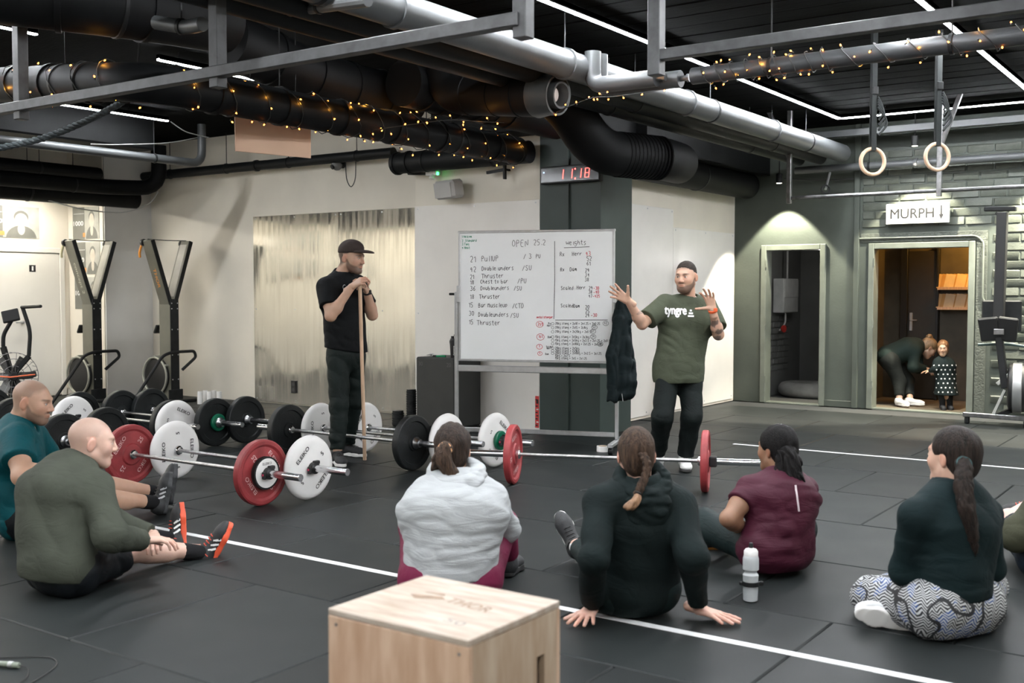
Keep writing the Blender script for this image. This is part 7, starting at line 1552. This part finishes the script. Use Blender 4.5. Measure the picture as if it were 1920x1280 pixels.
M_wsh = pm('white_knit_shoe', (.66, .67, .67), .6, 0, .08, 30, .15, 100)
sh = p.shoe('R', cdir(-.92, .22, .1), cdir(.25, .35, .9), (M_wsh, M_white), sc=.98); p.shoe('L', cdir(.6, 0, .7), cdir(-.5, .7, .2), (M_wsh, M_white), sc=.95)
hr = hair_cap(p, M_hdk if False else pm('dark_brown_hair', (.032, .02, .015), .55, 0, .45, 14, 1.0, 40, stretch=(7, 7, .8), spec=.25), .002, seed=23, amp=.003); M_dbh = MATS['dark_brown_hair']
c0 = dep(1806, 868, 4.5)
strand(p, [c0+FH*.03, dep(1808, 876, 4.48), dep(1806, 905, 4.45), dep(1812, 950, 4.42), dep(1822, 1000, 4.42), dep(1829, 1042, 4.43)], [.022, .027, .033, .033, .025, .003], M_dbh, parent=hr, amp=.006, seed=24)
b_ = MB(); b_.tube([c0-FH*.01+(cdir(.9, .1, 0)*math.cos(a)+cdir(-.1, .8, .5)*math.sin(a))*.026 for a in np.linspace(0, 6.283, 18, endpoint=False)], .008, 8, True); b_.build('hair_tie', pm('teal_tie', (.02, .05, .05), .8), hr)
# ================================================================== person cut off by the right edge
p = Person('person in an olive top and dark shorts, cut off at the right edge', dep(1975, 1060, 5.5)[:2], (.68, .45, .37)); J = p.J
p.front = cdir(-.3, 0, .95)
J['pel'] = dep(1996, 1042, 5.5); J['hiR'] = dep(2038, 1044, 5.5); J['hiL'] = dep(1958, 1044, 5.5)
J['knL'] = dep(1893, 976, 5.95); J['anL'] = dep(1942, 940, 6.35); J['knR'] = dep(2040, 985, 5.95); J['anR'] = dep(2050, 965, 6.3)
J['nb'] = dep(2045, 880, 5.58); J['shL'] = dep(1984, 920, 5.54); J['shR'] = dep(2104, 915, 5.6)
J['elL'] = nx(J['shL'], 1905, 1002, .33, -1); J['wrL'] = nx(J['elL'], 1950, 1015, .24, 1); J['elR'] = nx(J['shR'], 2110, 990, .28, 1); J['wrR'] = nx(J['elR'], 2060, 1000, .24, 1); J['slump'] = .03
p.build_body(); p.head(dep(2060, 822, 5.64), cdir(-.3, 0, .95), sc=1.02, hair=((.06, .04, .03), .95, 0)); fists(p, 'L', cdir(.8, -.2, .5), -ZZ); fists(p, 'R', cdir(-.8, -.2, .5), -ZZ); p.finish()
S = p.torso(.03); S.rc(p.mid[1], J['pel']+ZZ*.03, .14, .15, k=.05, u=RT, su=.8)
for sd in 'LR': p.sleeve(S, sd, 1, (.085, .078, .06), .9, k=.05)
S.fold = torso_folds(p, 121, .007)+[fold_noise(122, .009, 28, ZZ+RT*.4, .4, J['elL'], .2)]; S.post = [(J['pel']-ZZ*.04, -ZZ)]; p.wear('sweatshirt', S, cloth('khaki_sweatshirt', (.05, .052, .032), .85, .1))
S = SDF(); S.rc(J['hiL'], J['hiR'], .125, .125, k=.03)
for sd in 'LR': p.leg(S, sd, 'kn', .75, (.118, .1, 0), k=.05)
S.post = [(np.array([0, 0, .004]), -ZZ)]; p.wear('shorts', S, cloth('navy_shorts', (.008, .016, .026), .6, .2))
for sd in 'LR': p.shoe(sd, cdir(-.95, -.12, .25), cdir(-.1, .9, -.4), (M_ss, M_rs), laces=M_rl, stripes=M_wink, sock=M_wsock, sockh=.06)
# ================================================================== woman bending down in the doorway
p = Person('woman in dark clothes and white socks bending down inside the wider doorway', fl(1700, 767)[:2], (.6, .38, .26)); J = p.J
D = 13.75; p.front = cdir(.9, -.3, 0)
J['pel'] = dep(1666, 668, D); J['hiR'] = dep(1668, 674, D-.08); J['hiL'] = dep(1674, 674, D+.1)
J['knR'] = dep(1686, 714, D-.1); J['anR'] = fl(1686, 763)+[0, 0, .1]; J['knL'] = dep(1702, 714, D+.05); J['anL'] = fl(1706, 762)+[0, 0, .1]
J['nb'] = dep(1722, 648, D); J['shR'] = dep(1716, 657, D-.14); J['shL'] = dep(1718, 655, D+.16)
J['elR'] = dep(1712, 688, D-.2); J['wrR'] = dep(1733, 691, D-.12); J['elL'] = dep(1722, 690, D+.1); J['wrL'] = dep(1738, 692, D+.02)
p.build_body(); p.head(dep(1741, 652, D), cdir(.75, -.65, .1), up=cdir(.6, .75, 0), sc=.98, fem=True, neck=.05, hh=.007); fists(p, 'R', cdir(.9, -.1, 0), cdir(0, -1, 0)); fists(p, 'L', cdir(.9, -.1, 0), cdir(0, -1, 0)); p.finish(.013)
S = p.torso(.025)
for sd in 'LR': p.sleeve(S, sd, 1, (.075, .065, .05), .95, k=.05)
p.wear('sweater', S, cloth('dark_green_sweater', (.012, .022, .018), .8, .1), .014)
S = SDF(); S.rc(J['hiL'], J['hiR'], .13, .13, k=.03)
for sd in 'LR': p.leg(S, sd, 'an', .85, (.11, .08, .055), k=.04)
p.wear('trousers', S, cloth('black_trousers', (.012, .014, .012), .8, .1), .014)
for sd, td in (('R', cdir(.35, 0, -.9)), ('L', cdir(.85, 0, -.45))): p.shoe(sd, td, ZZ, (M_wsock, M_wsock), sc=.85, name='sock')
hair_cap(p, pm('blond_hair', (.32, .2, .1), .5, 0, .3, 22, .4, 60, stretch=(5, 5, 1)), .002, h=.009); W = lambda v: p.hc+(np.asarray(v, float)*p.hs)@p.hR
S = SDF(); S.el(W((0, -.09, .11)), (.04, .04, .04), k=.01); S.fold = [fold_noise(25, .006, 80)]; p.wear('hair_bun', S, MATS['blond_hair'], .008)
# ================================================================== small child in a dotted dress
p = Person('small child in a dark polka dot dress standing in the wider doorway', fl(1774, 771)[:2], (.66, .42, .28)); J = p.J
D = 13.25; p.front = cdir(-.35, 0, -.94); k_ = .62
J['pel'] = dep(1773, 718, D); J['hiR'] = dep(1767, 722, D); J['hiL'] = dep(1779, 722, D); J['knR'] = dep(1766, 744, D-.03); J['knL'] = dep(1780, 744, D-.03); J['anR'] = fl(1767, 768)+[0, 0, .06]; J['anL'] = fl(1781, 768)+[0, 0, .06]
J['nb'] = dep(1769, 672, D); J['shR'] = dep(1758, 680, D); J['shL'] = dep(1781, 680, D); J['elR'] = dep(1753, 692, D-.05); J['wrR'] = dep(1743, 695, D+.05); J['elL'] = dep(1786, 698, D); J['wrL'] = dep(1788, 714, D-.04)
p.g = p.a = p.lg = .58; p.build_body(); p.head(dep(1768, 653, D-.02), cdir(-.4, -.05, -.9), sc=.76, fem=True, neck=.042, hh=.006, brow=(.3, .2, .12)); p.hand('R', cdir(-.9, -.1, .2), cdir(0, -1, 0), sc=.55); p.hand('L', cdir(0, -1, 0), cdir(-.5, 0, .5), sc=.55); p.finish(.009)
S = p.torso(.015); S.rc(dep(1770, 690, D), dep(1774, 742, D), .075, .145, k=.03, clips=[(dep(1774, 740, D), -ZZ)])
for sd in 'LR': p.sleeve(S, sd, 1, (.055, .05, .045), .95, k=.03)
S.fold = [fold_noise(131, .012, 40, RT, .3, dep(1774, 738, D), .18)]; S.post = [(dep(1774, 740, D), -ZZ)]
ds = p.wear('dress', S, cloth('dark_dress', (.012, .02, .02), .8, .1), .0095)
dots = MB()
for r in range(7):
    for c_ in range(6):
        q = cast(S, [dep(1751+c_*8.6+(r % 2)*4.3+random.uniform(-1, 1), 684+r*8.6, D-.4)], ray(1772, 710), .001)[0]
        if np.abs(float(S(q[None])[0])) > .01: continue
        g = nrm([float(S((q+e*.004)[None])[0]-S((q-e*.004)[None])[0]) for e in np.eye(3)]); u_, v_, _ = frame_of(g)
        b_ = MB(); b_.prism([q+(u_*math.cos(a)+v_*math.sin(a))*.0095 for a in np.linspace(0, 6.283, 9, endpoint=False)], g*.002); b_.build('dot', M_wink, ds, smooth=0)
S = SDF()
for sd in 'LR': S.rc(J['hi'+sd], J['kn'+sd], .045, .04, k=.02); S.rc(J['kn'+sd], J['an'+sd], .04, .033, k=.02)
p.wear('tights', S, cloth('black_tights', (.01, .01, .01), .8, .1), .01)
for sd in 'LR': p.shoe(sd, cdir(-.2, 0, -.95), ZZ, (M_ks, M_dsole), sc=.6)
W = lambda v: p.hc+(np.asarray(v, float)*p.hs)@p.hR; S = SDF(); S.el(W((0, -.02, .04)), np.array((.088, .108, .1))*p.hs, p.hR, k=.01); S.el(W((0, -.05, -.04)), np.array((.085, .06, .085))*p.hs, p.hR, k=.03); S.el(W((0, .118, -.02)), np.array((.075, .085, .095))*p.hs, p.hR, k=.015, sub=True); S.fold = [fold_noise(26, .005, 80, p.hR[0], .2)]
p.wear('hair', S, pm('red_blond_hair', (.35, .17, .07), .5, 0, .3, 22, .4, 60, stretch=(5, 5, 1)), .007)
# ================================================================== jacket hung over the corner of the whiteboard stand
top = dep(1165, 562, 9.72); S = SDF()
for (x, y, w_, t_) in ((1166, 568, .035, .03),): pass
pts = [(1167, 566, .045), (1166, 600, .07), (1165, 640, .095), (1163, 680, .105), (1163, 715, .112), (1166, 738, .105)]
P = [dep(x, y, 9.72) for x, y, r in pts]
for i in range(len(P)-1): S.rc(P[i], P[i+1], pts[i][2]*.62, pts[i+1][2]*.62, k=.03, u=RT, su=.62)
S.rc(dep(1160, 600, 9.68), dep(1147, 668, 9.64), .045, .055, k=.02); S.rc(dep(1147, 668, 9.64), dep(1147, 750, 9.64), .055, .042, k=.02, clips=[(dep(1147, 752, 9.64), -ZZ)]); S.rc(dep(1174, 600, 9.8), dep(1182, 700, 9.78), .04, .05, k=.02)
S.post = [(dep(1165, 755, 9.7), -ZZ)]; S.fold = [fold_noise(141, .02, 22, RT+FH*.4, .25), fold_noise(142, .012, 40, RT, .3)]
V, Q = surf(S, .01); base = dep(1165, 752, 9.7); root = empty('hanging_jacket', base, 0, 'dark green sweat jacket hanging from the right side of the whiteboard', 'jacket')
me = mesh_from('cloth', V-base, Q); me.polygons.foreach_set('use_smooth', [True]*len(me.polygons)); link('cloth', me, cloth('jacket_cloth', (.003, .0085, .0095), .8, .15), root)
b_ = MB(); b_.tube(spline([top, top+ZZ*.03-RT*.02, dep(1157, 560, 9.76)], 4), .006, 6); b_.build('loop', M_ink, root); b_ = MB(); b_.tube([dep(1166, 738, 9.6), dep(1168, 752, 9.6)], .003, 5); b_.build('zip_pull', M_galv, root)
